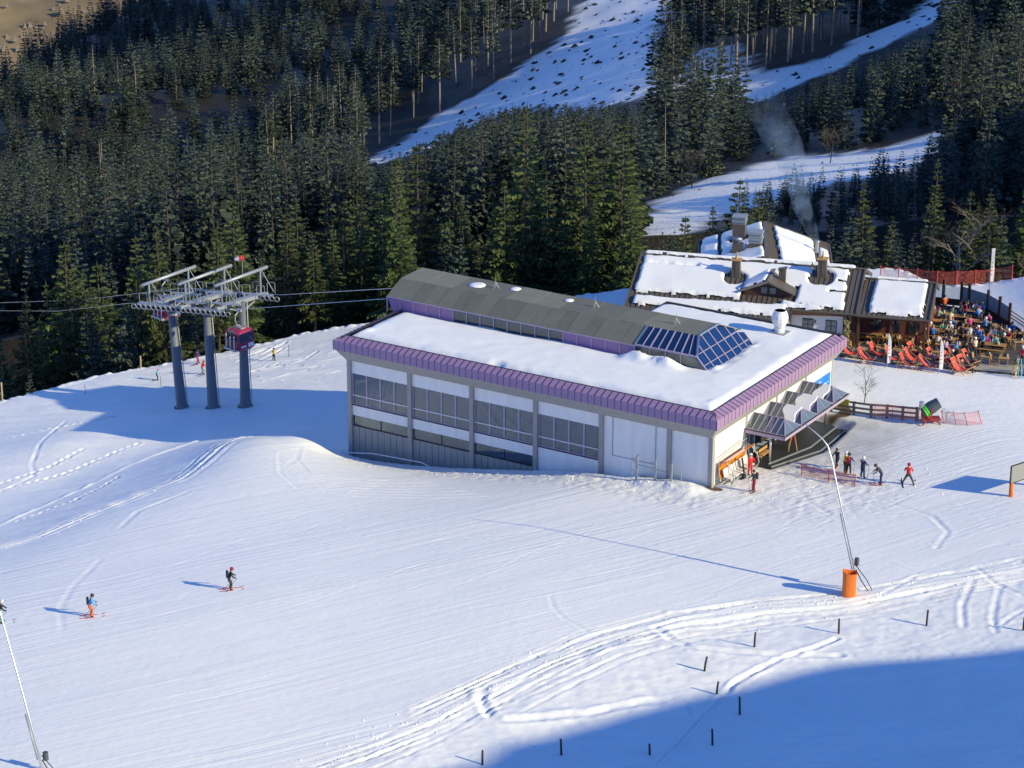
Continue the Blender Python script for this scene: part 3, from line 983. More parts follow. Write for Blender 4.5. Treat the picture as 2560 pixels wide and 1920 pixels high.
PROTO = {}
for key, args, fm in (('near0', (11, 32, 9, 7, .05, .19, .26), 'needles_near'), ('near1', (12, 30, 9, 6, .08, .15, .27), 'needles_near'),
                      ('near2', (13, 32, 9, 7, .03, .21, .26), 'needles_near'), ('near3', (14, 26, 8, 6, .28, .14, .27), 'needles_near'),
                      ('mid0', (21, 24, 8, 2, .06, .20, .5), 'needles_far'), ('mid1', (22, 22, 8, 2, .09, .175, .5), 'needles_far'), ('mid2', (23, 24, 8, 2, .05, .22, .5), 'needles_far'),
                      ('tall0', (31, 17, 8, 2, .46, .15, .5), 'needles_far'), ('tall1', (32, 15, 8, 2, .54, .14, .5), 'needles_far')):
    c_, t_ = spruce(*args)
    PROTO[key] = (c_.mesh('crown', fm), t_.mesh('trunk', 'bark_pale' if key.startswith('tall') else 'bark', smooth=True))
LOWP = {}
for key, args, fm in (('low0', (41, 19, 7, 2, .05, .20, .62), 'needles_far'), ('low1', (42, 17, 7, 2, .08, .17, .62), 'needles_far'), ('low2', (43, 20, 7, 2, .04, .215, .6), 'needles_far'),
                      ('lowt', (44, 13, 7, 2, .5, .15, .6), 'needles_far'), ('dead', (45, 14, 5, 1, .12, .07), 'needles_grey')):
    c_, t_ = spruce(*args)
    o_ = len(c_.f)
    if key not in ('lowt', 'dead'):
        t_ = MB().tube([(0, 0, -.12), (0, 0, .3)], [.013, .009], 5)
    c_.add(t_.v, t_.f, 1)
    LOWP[key] = c_.mesh('tree_' + key, [fm, 'bark_pale' if key in ('lowt', 'dead') else 'bark'])

def gz(x, y):
    a, b = to_ab(x, y)
    if b < 180:
        return float(max(height(x, y), fheight(x, y)))
    return float(fheight(x, y))
RUNd = lambda x, y: seg_dist(np.array(x), np.array(y), RUN + RUN[:1])[0]
cand = []
def scatter(b0, b1, sp):
    bs = np.arange(b0, b1, sp)
    for b in bs:
        half = (b + 177) * .215 + 14
        for a in np.arange(-15 - half, -15 + half, sp):
            cand.append((a + random.uniform(-.45, .45) * sp, b + random.uniform(-.45, .45) * sp))
scatter(24, 110, 4.2)
scatter(110, 260, 4.7)
scatter(260, 640, 8.6)
scatter(640, 1560, 10.0)
cand = np.array(cand)
cxy = np.stack(to_w(cand[:, 0], cand[:, 1]), -1)
ceD = (lambda d: d[0] * d[1])(seg_dist(cxy[:, 0], cxy[:, 1], EDGE))
cz = np.where(cand[:, 1] < 180, np.maximum(height(cxy[:, 0], cxy[:, 1]), fheight(cxy[:, 0], cxy[:, 1])), fheight(cxy[:, 0], cxy[:, 1]))
dr, dt, ds = (seg_dist(cxy[:, 0], cxy[:, 1], p + p[:1])[0] for p in (RUN, TRACK, SLIDE))
ir, it_, is_, ih = (inpoly(cxy[:, 0], cxy[:, 1], p) for p in (RUN, TRACK, SLIDE, THROUGH))
cpx = proj(np.c_[cxy, cz])
RUN_LOW = [(915, 408), (1000, 372), (1060, 345), (1150, 300), (1250, 262), (1400, 248), (1560, 246), (1632, 240)]
TRACK_LOW = [(1590, 560), (1700, 560), (1780, 540), (1850, 520), (1960, 495), (2080, 465), (2200, 435), (2300, 405), (2370, 350)]
SLIDE_LOW = [(1900, 225), (2000, 200), (2130, 140), (2220, 100), (2300, 70)]
def clear_line(px, py, ty):
    for lo, hi_, ln, dv in ((915, 1632, RUN_LOW, 0), (1590, 2370, TRACK_LOW, random.uniform(30, 90) if random.random() < .6 else 0), (1850, 2330, SLIDE_LOW, 0)):
        if lo < px < hi_:
            v = np.interp(px, *zip(*ln)) - dv
            if ty < v < py + 4:
                return v
    return None
trees = []
for i in range(len(cxy)):
    a, b = cand[i]
    if ceD[i] < 2.0 or ir[i] or it_[i] or is_[i] or dr[i] < 2.5 or dt[i] < 3 or ds[i] < 2:
        continue
    x, y, z = cxy[i, 0], cxy[i, 1], cz[i]
    px, py = cpx[i]
    rr = random.random()
    if b < 150 and a > 5 and ceD[i] < 9 and b > 30:
        continue
    if ceD[i] < 95 and b < 190:
        zone = 'belt'
        if random.random() < .12:
            continue
        h = random.choice([random.uniform(11, 17), random.uniform(16, 24)]) * (.75 if ceD[i] < 6 else 1)
        if px > 1600:
            h *= random.uniform(.45, .85)
            zone = 'belt_right'
        if px < 330 and ceD[i] < 14:
            h *= random.uniform(.3, .6)
            if random.random() < .5:
                continue
        key = random.choice(['near0', 'near1', 'near2', 'near3'])
    elif b < 480:
        zone = 'valley_right' if px > 1500 else 'valley'
        h = random.choice([random.uniform(10, 17), random.uniform(17, 26)])
        key = random.choice(['mid0', 'mid1', 'mid2'])
    else:
        zone = 'hill'
        h = random.choice([random.uniform(9, 16), random.uniform(16, 26)])
        key = random.choice(['mid0', 'mid1', 'mid2'])
    if random.random() < .06:
        continue
    # canopy gaps where the dark floor shows
    if zone in ('hill', 'valley') and vnoise(x * .028, y * .028, 101) + .5 * vnoise(x * .07, y * .07, 102) > .17 and px < 1000:
        continue
    left_of_run = b > 560 and dr[i] < 42 and px < 1480 and py < 430
    if left_of_run or ih[i] or (1630 < px < 2150 and py < 330 and b > 520 and dr[i] > 1):
        key = random.choice(['tall0', 'tall1'])
        h = random.uniform(21, 28)
        zone = 'run_edge' if left_of_run else 'dark_stand'
        if ih[i] and random.random() < .35:
            continue
    if 1080 < px < 1640 and py < 300 and b > 480 and dr[i] < 45 and not left_of_run:
        h = random.uniform(5, 11)
        zone = 'young'
    if b < 640 and px > 1500:
        tt = np.linspace(4, h / .466 + 8, 9)
        if inpoly(x - tt * math.cos(SUN_AZ), y - tt * math.sin(SUN_AZ), TRACK).sum() >= 2 and random.random() < .7:
            h *= random.uniform(.3, .5)
    top = proj(np.array([x, y, z + h]))
    # trees in front of the clearings stay low enough to leave them open
    lim = clear_line(px, py, top[1])
    if lim is not None:
        h *= (py - lim - random.uniform(0, 22)) / max(py - top[1], 1)
        if h < 3.5:
            continue
        top = proj(np.array([x, y, z + h]))
    if top[0] < -60 or top[0] > 2620 or py < -40 and top[1] < -260 or top[1] > 1100:
        continue
    vis = max(0, min(py, 1920) - max(top[1], 0))
    if vis < 6:
        continue
    trees.append([vis, x, y, z, h, key, zone, px, top[1]])
trees.sort(key=lambda t: -t[0])
# hidden behind the buildings or the terrain edge: a tree whose top lies below the edge line shows nothing
edge_px = proj(np.array([[ex, ey, float(height(ex, ey))] for ex, ey in EDGE]))
def shows(t):
    lim = np.interp(t[7], edge_px[2:-1, 0], edge_px[2:-1, 1])
    if 1600 < t[7] < 2080:
        lim = min(lim, 640)
    elif 980 < t[7] <= 1600:
        lim = min(lim, 665 + (t[7] - 980) * .16)
    return t[8] < lim - 12
trees = [t for t in trees if shows(t)]
ZL = {'belt': ('tall green spruce in the sunlit belt along the snow edge behind the station', 'spruces of the sunlit belt behind the snow edge'),
      'belt_right': ('spruce on the shaded slope just beyond the chalet terrace', 'spruces beyond the chalet terrace'),
      'valley_right': ('spruce beside the snowy forest track above the chalet roofs', 'spruces beside the forest track'),
      'valley': ('spruce in the dense forest of the valley behind the gondola pylons', 'spruces in the valley forest'),
      'hill': ('spruce in the dense forest high on the far hillside', 'spruces on the far hillside'),
      'run_edge': ('tall spruce with bare trunk at the forest edge left of the cleared snow run', 'tall spruces along the cleared run'),
      'dark_stand': ('tall bare-trunked spruce in the dark stand right of the cleared run', 'spruces of the dark stand'),
      'young': ('small young spruce at the foot of the cleared snow run', 'young spruces below the run')}
n_ind = 300
BZ = [(-100, 'left of the gondola pylons'), (300, 'behind the gondola pylons'), (650, 'between the right pylon and the station'), (870, 'behind the left end of the green barrel roof'), (1130, 'behind the middle of the green barrel roof'), (1370, 'between the barrel roof and the chalet')]
NUM = ['first', 'second', 'third', 'fourth', 'fifth', 'sixth', 'seventh', 'eighth', 'ninth', 'tenth', 'eleventh', 'twelfth', 'thirteenth', 'fourteenth', 'fifteenth', 'sixteenth', 'seventeenth', 'eighteenth', 'nineteenth', 'twentieth']
ind = trees[:n_ind]
front_belt = {}
for t in sorted([t for t in ind if t[6] == 'belt' and float(seg_dist(np.array(t[1]), np.array(t[2]), EDGE)[0]) < 13], key=lambda t: t[7]):
    z_ = [w for x0, w in BZ if t[7] >= x0]
    if z_:
        front_belt.setdefault(z_[-1], []).append(id(t))
own = {}
for z_, ids in front_belt.items():
    for q, i_ in enumerate(ids[:20]):
        own[i_] = f'{NUM[q]} front-row spruce from the left {z_}'
for t in ind:
    vis, x, y, z, h, key, zone, px, ty = t
    lab, grp = ZL[zone]
    if zone == 'belt':
        z_ = [w for x0, w in BZ if px >= x0]
        lab = own.get(id(t), 'green spruce behind the front row ' + (z_[-1] if z_ else BZ[0][1]))
    elif zone == 'valley':
        lab = 'spruce in the valley forest ' + ('far left of the pylons' if px < 330 else 'directly above the pylons' if px < 650 else 'above the left end of the barrel roof' if px < 1000 else 'below the cleared snow run')
    root = thing('spruce_tree', lab, 'tree', (x, y, z - .3), random.uniform(0, 6.28), grp)
    w = random.uniform(.75, 1.2) * (1.0 if key.startswith('tall') else 1.05)
    root.scale = (h * w, h * w, h)
    root.rotation_euler = (random.uniform(-.03, .03), random.uniform(-.03, .03), random.uniform(0, 6.28))
    for nm, me in zip(('crown', 'trunk'), PROTO[key]):
        o = bpy.data.objects.new(nm, me)
        COL.objects.link(o)
        o.parent = root
# the rest of the forest: one object
rest = trees[n_ind:]
pm = bpy.data.meshes.new('forest')
pm.from_pydata([(t[1], t[2], t[3] - .3) for t in rest], [], [])
kinds = {'low0': 0, 'low1': 1, 'low2': 2, 'lowt': 3, 'dead': 4}
kk, ss, rr_ = [], [], []
for t in rest:
    k = 3 if t[5].startswith('tall') else random.choice([0, 1, 2])
    if t[6] == 'hill' and vnoise(t[1] * .02, t[2] * .02, 105) > .34 and random.random() < .3 or random.random() < .004:
        k = 4
    kk.append(k)
    ss.append(t[4])
    rr_.append(random.uniform(0, 6.28))
wd_ = [random.uniform(.7, 1.25) for _ in rest]
for nm, ty, val in (('kind_id', 'INT', kk), ('size', 'FLOAT', ss), ('turn', 'FLOAT', rr_), ('breadth', 'FLOAT', wd_), ('tilt', 'FLOAT', [random.uniform(-.05, .05) for _ in rest])):
    at = pm.attributes.new(nm, ty, 'POINT')
    at.data.foreach_set('value', val)
forest = bpy.data.objects.new('forest', pm)
COL.objects.link(forest)
tag(forest, 'dense dark spruce forest covering the far hillside', None, None, 'stuff')
ng = bpy.data.node_groups.new('forest_nodes', 'GeometryNodeTree')
ng.interface.new_socket('Geometry', in_out='INPUT', socket_type='NodeSocketGeometry')
ng.interface.new_socket('Geometry', in_out='OUTPUT', socket_type='NodeSocketGeometry')
gi, go = ng.nodes.new('NodeGroupInput'), ng.nodes.new('NodeGroupOutput')
jn = ng.nodes.new('GeometryNodeJoinGeometry')
def named(nm, ty):
    k = ng.nodes.new('GeometryNodeInputNamedAttribute')
    k.data_type = ty
    k.inputs[0].default_value = nm
    return k.outputs[0]
a_kind, a_size, a_turn = named('kind_id', 'INT'), named('size', 'FLOAT'), named('turn', 'FLOAT')
cxyz = ng.nodes.new('ShaderNodeCombineXYZ')
ng.links.new(a_turn, cxyz.inputs[2])
ng.links.new(named('tilt', 'FLOAT'), cxyz.inputs[0])
gm_ = ng.nodes.new('ShaderNodeMath')
gm_.operation = 'MULTIPLY'
ng.links.new(a_size, gm_.inputs[0])
ng.links.new(named('breadth', 'FLOAT'), gm_.inputs[1])
sxyz = ng.nodes.new('ShaderNodeCombineXYZ')
ng.links.new(gm_.outputs[0], sxyz.inputs[0])
ng.links.new(gm_.outputs[0], sxyz.inputs[1])
ng.links.new(a_size, sxyz.inputs[2])
for key, kid in kinds.items():
    po = bpy.data.objects.new('tree_' + key, LOWP[key])
    oi = ng.nodes.new('GeometryNodeObjectInfo')
    oi.inputs['Object'].default_value = po
    oi.inputs['As Instance'].default_value = True
    cmp_ = ng.nodes.new('FunctionNodeCompare')
    cmp_.data_type = 'INT'
    cmp_.operation = 'EQUAL'
    ng.links.new(a_kind, [s for s in cmp_.inputs if s.type == 'INT'][0])
    [s for s in cmp_.inputs if s.type == 'INT'][1].default_value = kid
    ip = ng.nodes.new('GeometryNodeInstanceOnPoints')
    ng.links.new(gi.outputs[0], ip.inputs['Points'])
    ng.links.new(cmp_.outputs[0], ip.inputs['Selection'])
    ng.links.new(oi.outputs['Geometry'], ip.inputs['Instance'])
    ng.links.new(cxyz.outputs[0], ip.inputs['Rotation'])
    ng.links.new(sxyz.outputs[0], ip.inputs['Scale'])
    ng.links.new(ip.outputs[0], jn.inputs[0])
ng.links.new(jn.outputs[0], go.inputs[0])
md = forest.modifiers.new('scatter', 'NODES')
md.node_group = ng

# leafless trees and shrubs
def bare(name, label, base, h, seed, cat='tree', w=1.0, parts=('trunk', 'crown'), m=('bark_pale', 'twigs_fine'), depth=4, spread=.55):
    lb, tw = bare_tree(seed, depth, spread)
    root = thing(name, label, cat, base, 0)
    root.scale = (h * w, h * w, h)
    lb.build(parts[0], m[0], root, smooth=True)
    tw.build(parts[1], m[1], root)
    return root
def on_edge(px, py, back):
    p = atz(px, py, -13)
    x, y = hit(px, py)[:2]
    d = np.array([-SA, CA])
    x, y = x + d[0] * back, y + d[1] * back
    return (x, y, gz(x, y) - .2)
bare('bare_tree', 'pale leafless tree with spreading limbs at the snow edge left of the pylons', on_edge(192, 952, 2), 9.5, 5, depth=5)
bare('bare_tree', 'leafless grey tree at the far left end of the snow edge', on_edge(20, 998, 2), 9.5, 6, depth=5)
bare('bare_tree', 'leafless brown tree right of the pale leafless tree, left of the first pylon', on_edge(285, 928, 2.5), 9.0, 8, m=('bark_pale', 'twigs_fine'))
bare('bare_tree', 'twiggy leafless tree behind the gap between the first and second pylon', on_edge(492, 895, 6), 9.0, 9, depth=5)
bare('bare_tree', 'leafless tree standing behind the terrace safety net', (atz(2350, 700, -4)[0] - 2, atz(2350, 700, -4)[1] + 9, gz(atz(2350, 700, -4)[0] - 2, atz(2350, 700, -4)[1] + 9)), 9, 15, depth=5, m=('bark_pale', 'bark'))
for px, py, h, lab in ((1500, 500, 13, 'reddish leafless tree left of the snowy forest track'), (2075, 408, 8, 'leafless tree above the middle of the snowy forest track'), (2390, 330, 11, 'leafless tree at the upper right end of the forest track'), (1730, 470, 8, 'brown leafless tree where the smoke passes the forest track'), (280, 690, 15, 'pale leafless tree in the valley forest left of the pylons')):
    p = fhit(px, py)
    bare('bare_tree', lab, (p[0], p[1], gz(p[0], p[1])), h, int(px), m=('bark', 'twigs_fine'), depth=5, spread=.42)
p = hit(2160, 1012)
bare('leafless_shrub', 'leafless many-stemmed shrub behind the wooden fence by the entrance', (p[0], p[1], p[2]), 3.6, 33, 'shrub', 1.0, ('stem', 'twigs'), ('twig', 'twig'), 4, .5)
p = atz(2520, 690, -3)
bare('leafless_bush', 'low leafless bush behind the safety net at right', (p[0], p[1] + 5, gz(p[0], p[1] + 5)), 4.5, 35, 'bush', 1.4, ('stem', 'twigs'), ('twig', 'twigs_fine'), 4, .6)

# stumps, rocks and brushwood showing through the snow of the clearings
st = MB()
for poly, n_, smin, smax in ((RUN, 1300, .35, 2.0), (SLIDE, 130, .6, 2.2), (TRACK, 40, .2, .7)):
    xs, ys = [p[0] for p in poly], [p[1] for p in poly]
    k = 0
    while k < n_:
        x, y = random.uniform(min(xs), max(xs)), random.uniform(min(ys), max(ys))
        k += 1
        if not inpoly(np.array(x), np.array(y), poly):
            continue
        s, z = smin + (smax - smin) * random.random() ** 2.6, float(fheight(x, y))
        a = random.uniform(0, 6.28)
        e = random.uniform(.5, 1.6)
        pts = [(x + math.cos(a + q * 1.257) * s * (e if q % 2 else 1) * random.uniform(.6, 1.2), y + math.sin(a + q * 1.257) * s * random.uniform(.6, 1.2), z - .2) for q in range(5)]
        st.add(pts + [(x + .2 * s, y, z + s * random.uniform(.2, .7)), (x - .3 * s, y + .2 * s, z + s * random.uniform(.15, .5))], [(0, 1, 5), (1, 2, 5), (2, 3, 6), (3, 4, 6), (4, 0, 6), (0, 5, 6), (5, 2, 6)])
tag(st.build('brushwood', 'soot'), 'dark stumps and brushwood poking through the snow of the clearings', None, None, 'stuff')
# ================================================================== LIFT STATION
L_, W_ = 35.44, 23.05
st_ = thing('lift_station', 'white lift station with lilac roof edge, glazed hall and long green barrel roof', 'building', (-17.5, 1.0, -6.5))
SO = np.array(st_.location)
def P4(name, mb, mats, parent=None, smooth=False, ls=SO):
    """part of the station, given in world coordinates"""
    o = mb.build(name, mats, parent or st_, ls, smooth)
    return o
def sub(name, mb, mats, parent, smooth=False):
    return mb.build(name, mats, parent, SO, smooth)
# --- roof slab, soffit beam
b = MB()
b.hexa([(-L_ + .05, .05, -.02), (-.05, .05, -.02), (-.05, W_ - .05, -.02), (-L_ + .05, 17.2, -.02), (-L_ + .82, .82, .95), (-.82, .82, .95), (-.82, W_ - .3, .95), (-L_ + .82, 17.2, .95)])
P4('roof_deck', b, 'dark_trim')
b = MB()                                              # tapering concrete edge beam
def taper(bm, x0, y0, x1, y1, nx, ny, z0=-.02, z1=-1.0, o0=.12, o1=.78, th=.5):
    pass
b.hexa([(-L_ + .78, .78, -1.0), (-.78, .78, -1.0), (-.78, 1.5, -1.0), (-L_ + .78, 1.5, -1.0), (-L_ + .12, .12, -.025), (-.12, .12, -.025), (-.12, 1.5, -.025), (-L_ + .12, 1.5, -.025)])
P4('edge_beam', b, 'concrete')
b = MB()
b.hexa([(-1.5, .78, -1.0), (-.78, .78, -1.0), (-.78, W_ - .3, -1.0), (-1.5, W_ - .3, -1.0), (-1.5, .12, -.03), (-.12, .12, -.03), (-.12, W_ - .1, -.03), (-1.5, W_ - .1, -.03)])
P4('edge_beam', b, 'concrete')
b = MB()
b.hexa([(-L_ + .78, 1.5, -1.0), (-L_ + 1.5, 1.5, -1.0), (-L_ + 1.5, 16.8, -1.0), (-L_ + .78, 16.8, -1.0), (-L_ + .12, 1.5, -.035), (-L_ + 1.5, 1.5, -.035), (-L_ + 1.5, 16.8, -.035), (-L_ + .12, 16.8, -.035)])
P4('edge_beam', b, 'concrete')
# --- lilac fascia: every panel a piece with its own fold and standing seam
def fascia(name, n, length, place, rot, corner_l, corner_r):
    fa_ = MB()
    fa_.box((0, .02, .0), (length, .06, .76))
    par = fa_.build('fascia_board', 'seam', st_)
    par.location = [place[i] - SO[i] for i in range(3)]
    par.rotation_euler = (0, 0, rot)
    w = length / n
    pm_ = MB()
    g = .012
    pm_.add([(g, 0, 0), (w - g, 0, 0), (w - g, 0, .784), (g, 0, .784), (w - g, .82, 1.114), (g, .82, 1.114), (g, .02, 0), (w - g, .02, 0)],
            [(0, 1, 2, 3), (3, 2, 4, 5), (1, 0, 6, 7)])
    pm_.box((w - g, -.02, 0), (w + g, .03, .80), 1)
    pm_.hexa([(w - g, -.02, .79), (w + g, -.02, .79), (w + g, .82, 1.115), (w - g, .82, 1.115), (w - g, -.02, .825), (w + g, -.02, .825), (w + g, .82, 1.15), (w - g, .82, 1.15)], 1)
    me = pm_.mesh('panel', ['lilac', 'seam'])
    for i in range(n):
        if i == 0 and corner_l or i == n - 1 and corner_r:
            k = MB()                                  # mitred end panel
            x0, x1 = i * w + g, (i + 1) * w - g
            xi0, xi1 = (x0 + .82 if i == 0 and corner_l else x0), (x1 - .82 if i == n - 1 and corner_r else x1)
            xi0, xi1 = (max(xi0, x0), xi1) if i == 0 else (xi0, xi1)
            k.add([(x0, 0, 0), (x1, 0, 0), (x1, 0, .784), (x0, 0, .784), (xi1, .82, 1.114), (xi0, .82, 1.114)], [(0, 1, 2, 3), (3, 2, 4, 5)])
            o = k.build('panel', 'lilac', par)
        else:
            o = inst(me, 'panel', par, (i * w, 0, 0))
    return par
nF, nR = 60, 38
fascia('f', nF, L_, (-L_, 0, 0), 0, True, True)
fascia('f', nR, W_, (0, 0, 0), math.pi / 2, True, False)
fascia('f', 29, 17.2, (-L_, 17.2, 0), -math.pi / 2, False, True)
b = MB()
b.beam((-L_ + .83, .84, 1.12), (-.83, .84, 1.12), .07, .06)
b.beam((-.85, .86, 1.118), (-.85, W_ - .3, 1.118), .07, .06)
b.beam((-L_ + .85, .86, 1.118), (-L_ + .85, 16.8, 1.118), .07, .06)
P4('roof_edge_trim', b, 'dark_trim')
b = MB()
b.box((-16.6, W_ - .55, .5), (-.4, W_ - .25, 1.15))
b.box((-16.75, 16.6, .5), (-16.45, W_ - .25, 1.14))
P4('rear_parapet', b, 'dark_trim')
# --- roof snow with the hollow along the barrel and the heap by the skylight
ra, rb = np.meshgrid(np.arange(-L_ + 1.0, -.8, .22), np.arange(.9, W_ - .5, .22), indexing='ij')
edge_d = np.minimum.reduce([ra + L_ - 1.0, -.86 - ra, rb - .9, W_ - .55 - rb])
edge_d = np.where(ra < -16.5, np.minimum(edge_d, 16.9 - rb), edge_d)
rz = 1.02 + .26 * sstep(-.1, .9, edge_d + .3 * vnoise(ra * 1.2, rb * 1.2, 201) + .12 * vnoise(ra * 3.5, rb * 3.5, 208)) + .05 * fbm(ra * .4, rb * .4, 202) + .035 * vnoise(ra * 1.1, rb * 1.9, 207)
rz += .10 * sstep(.6, .2, np.abs(edge_d - .7)) * (rb < 3)
bar = np.maximum(np.maximum(np.maximum(-36 - ra, ra + 5.2), 8.74 - rb), rb - 16.5)
rz -= .30 * sstep(.9, .05, np.abs(bar)) * (vnoise(ra * .5, rb * .5, 203) + .75)
heap = sstep(1.1, .1, np.abs(rb - 7.9)) * sstep(-13.3, -11.5, ra) * sstep(-6.6, -8.6, ra)
rz += heap * (.55 + .5 * vnoise(ra * 1.3, rb * 1.3, 204) + .2 * vnoise(ra * 4, rb * 4, 205))
rz += .25 * sstep(.7, .2, np.abs(bar)) * (rb > 9) * (ra > -5.4) * (.6 + vnoise(ra * 2, rb * 2, 206))
rz = np.where((ra < -16.5) & (rb > 16.9), .6, rz)
gap = np.hypot((ra + 20.3) * 1.0, (rb - 1.25) * 1.6)
rz -= .2 * sstep(.9, .3, gap)
rz = np.where(edge_d < .02, .93, rz)
rb = np.where(ra < -16.6, np.minimum(rb, 16.9), rb)
rs = grid_mesh('snow_layer', ra - SO[0], rb - SO[1], rz - SO[2], MATS['roof_snow'])
rs.parent = st_
# --- barrel roof: eave, break, ridge; glazed hip at the right end
YE, ZE_, YB, ZB_, YR, ZR_ = 8.74, 2.16, 10.78, 3.14, 14.0, 3.24
prof_y = [(YE, ZE_), (YB, ZB_), (YR, ZR_), (16.45, 2.2)]
XB0, XG = -36.0, -12.0
core = MB()
ys = [(YE + .1, .7)] + [(y, z - .07) for y, z in prof_y] + [(16.5, .7)]
n_ = len(ys)
core.add([(XB0 + (.5 if i in (0, n_ - 1) else .03), y, z) for i, (y, z) in enumerate(ys)] + [(XG, y, z) for y, z in ys],
         [tuple(range(n_)), tuple(range(2 * n_ - 1, n_ - 1, -1))] + [(i, n_ + i, n_ + i + 1, i + 1) for i in range(n_ - 1)])
barrel = P4('barrel_vault', core, 'interior_dark')
nS = 19
seg = (XG - XB0) / nS
for j, ((y0, z0), (y1, z1)) in enumerate(zip(prof_y[:2], prof_y[1:3])):
    for i in range(nS if j == 0 else 11):
        ww = seg if j == 0 else (-7.25 - XB0) / 11
        k = MB()
        x0, x1 = XB0 + i * ww + .006, XB0 + (i + 1) * ww - .006
        lift = (.012 if i % 2 else .03)
        k.slab([(x0, y0 - (.12 if j == 0 else 0), z0 + lift - (.05 if j == 0 else 0)), (x1, y0 - (.12 if j == 0 else 0), z0 + lift - (.05 if j == 0 else 0)), (x1, y1, z1 + lift), (x0, y1, z1 + lift)], .06)
        sub('roof_panel', k, random.choice(['roof_green', 'roof_green', 'roof_green_b', 'roof_green_c']) if j else random.choice(['roof_green', 'roof_green_c']), barrel)
k = MB()
k.slab([(XB0, YR, ZR_ + .02), (-7.25, YR, ZR_ + .02), (-6.4, 16.5, 2.2), (XB0, 16.5, 2.2)], .06)
sub('rear_roof', k, 'roof_green', barrel)
# lilac and dark panels of the barrel's side wall
edges = np.linspace(XB0, XG, 19)
for i in range(18):
    x0, x1 = edges[i] + .02, edges[i + 1] - .02
    k = MB()
    xl = x0 + (.55 if i == 0 else 0)
    if 5 <= i <= 12:
        k.slab([(xl, YE + .03, .85), (x1, YE + .03, .85), (x1, YE - .0, ZE_ - .06), (x0, YE - .0, ZE_ - .06)], .03)
        o = sub('window', k, 'band_glass', barrel)
    else:
        k.slab([(xl, YE + .03, .75), (x1, YE + .03, .75), (x1, YE - .02, ZE_ - .06), (x0, YE - .02, ZE_ - .06)], .04)
        sub('wall_panel', k, 'lilac_wall', barrel)
k = MB()
for i in range(19):
    k.box((edges[i] - .045, YE - .06, .8), (edges[i] + .045, YE + .02, ZE_ - .05))
k.box((edges[5], YE - .05, .85), (edges[13], YE + .0, .97))
k.box((XB0 - .02, YE - .16, ZE_ - .1), (XG, YE - .1, ZE_ - .02))
sub('side_frame', k, ['lilac_frame'], barrel)
# glazed end: vertical strip, sloped side, sloped hip
ex = [XG, -10.6, -9.2, -7.8, -6.43]
tx = [XG, -10.72, -9.44, -8.16, -7.36]
hx = lambda z: -7.36 + (3.14 - z) / (3.14 - .9) * 2.1     # x of the hip plane at height z
fr = MB()
for i in range(4):
    k = MB()
    if i < 3:
        k.slab([(ex[i] + .04, YE, .8), (ex[i + 1] - .04, YE, .8), (ex[i + 1] - .04, YE, ZE_ - .1), (ex[i] + .04, YE, ZE_ - .1)], .02)
    else:
        k.slab([(ex[3] + .04, YE, .8), (hx(.8) - .1, YE, .8), (hx(ZE_) - .12, YE, ZE_ - .1), (ex[3] + .04, YE, ZE_ - .1)], .02)
    sub('pane', k, 'band_glass', barrel)
    for hlf in range(2):
        k = MB()
        e0, e1 = ex[i] + (ex[i + 1] - ex[i]) * hlf / 2, ex[i] + (ex[i + 1] - ex[i]) * (hlf + 1) / 2
        t0, t1 = tx[i] + (tx[i + 1] - tx[i]) * hlf / 2, tx[i] + (tx[i + 1] - tx[i]) * (hlf + 1) / 2
        k.slab([(e0 + .03, YE, ZE_ + .03), (e1 - .03, YE, ZE_ + .03), (t1 - .03, YB, ZB_ - .02), (t0 + .03, YB, ZB_ - .02)], .02)
        sub('pane', k, 'blue_glass', barrel)
        fr.beam((e0, YE, ZE_ + .05), (t0, YB, ZB_ + .03), .05 if hlf else .09, .06)
    fr.beam((ex[i], YE - .02, .8), (ex[i], YE - .02, ZE_), .1, .08)
fr.beam((ex[4], YE, ZE_ + .05), (tx[4], YB, ZB_ + .05), .16, .1)
fr.beam((XG, YE - .02, ZE_), (hx(ZE_), YE - .02, ZE_), .12, .12)
fr.beam((XG, YE - .02, .95), (hx(.95), YE - .02, .95), .1, .1)
hy = [YE, 9.9, 11.1, 12.3, 13.5, 14.7, 15.7, 16.6]
def hip_top(y):
    return float(np.interp(y, [YE, YB, YR, 16.45, 16.6], [ZE_, ZB_, ZR_, 2.2, 2.0]))
rows = [(.75, 1.45), (1.52, 2.2), (2.27, 3.3)]
for i in range(7):
    for z0, z1 in rows:
        y0, y1 = hy[i] + .05, hy[i + 1] - .05
        ta, tb = min(z1, hip_top(y0) - .05), min(z1, hip_top(y1) - .05)
        if ta - z0 < .1 and tb - z0 < .1:
            continue
        ta, tb = max(ta, z0 + .01), max(tb, z0 + .01)
        k = MB()
        k.slab([(hx(z0), y0, z0), (hx(z0), y1, z0), (hx(tb), y1, tb), (hx(ta), y0, ta)], .02)
        sub('pane', k, 'blue_glass', barrel)
    fr.beam((hx(.7) + .02, hy[i], .7), (hx(hip_top(hy[i])) + .02, hy[i], hip_top(hy[i])), .09, .09)
fr.beam((hx(.7) + .02, hy[7], .7), (hx(hip_top(hy[7])) + .02, hy[7], hip_top(hy[7])), .14, .12)
for z in (1.48, 2.23):
    fr.beam((hx(z) + .015, YE, z), (hx(z) + .015, 16.6, z), .05, .05)
sub('glazing_frame', fr, 'lilac_frame', barrel)
k = MB()
k.beam((-6.38, YE, ZE_ + .08), (-7.3, YB, ZB_ + .08), .13, .1)
k.beam((-7.28, YB, ZB_ + .08), (-7.2, YR, ZR_ + .07), .13, .1)
sub('metal_flashing', k, 'steel', barrel)
k = MB()
k.beam((XG, YE - .03, ZE_ + .06), (XG, YB, ZB_ + .06), .12, .08)
sub('metal_flashing', k, 'steel', barrel)
k = MB()
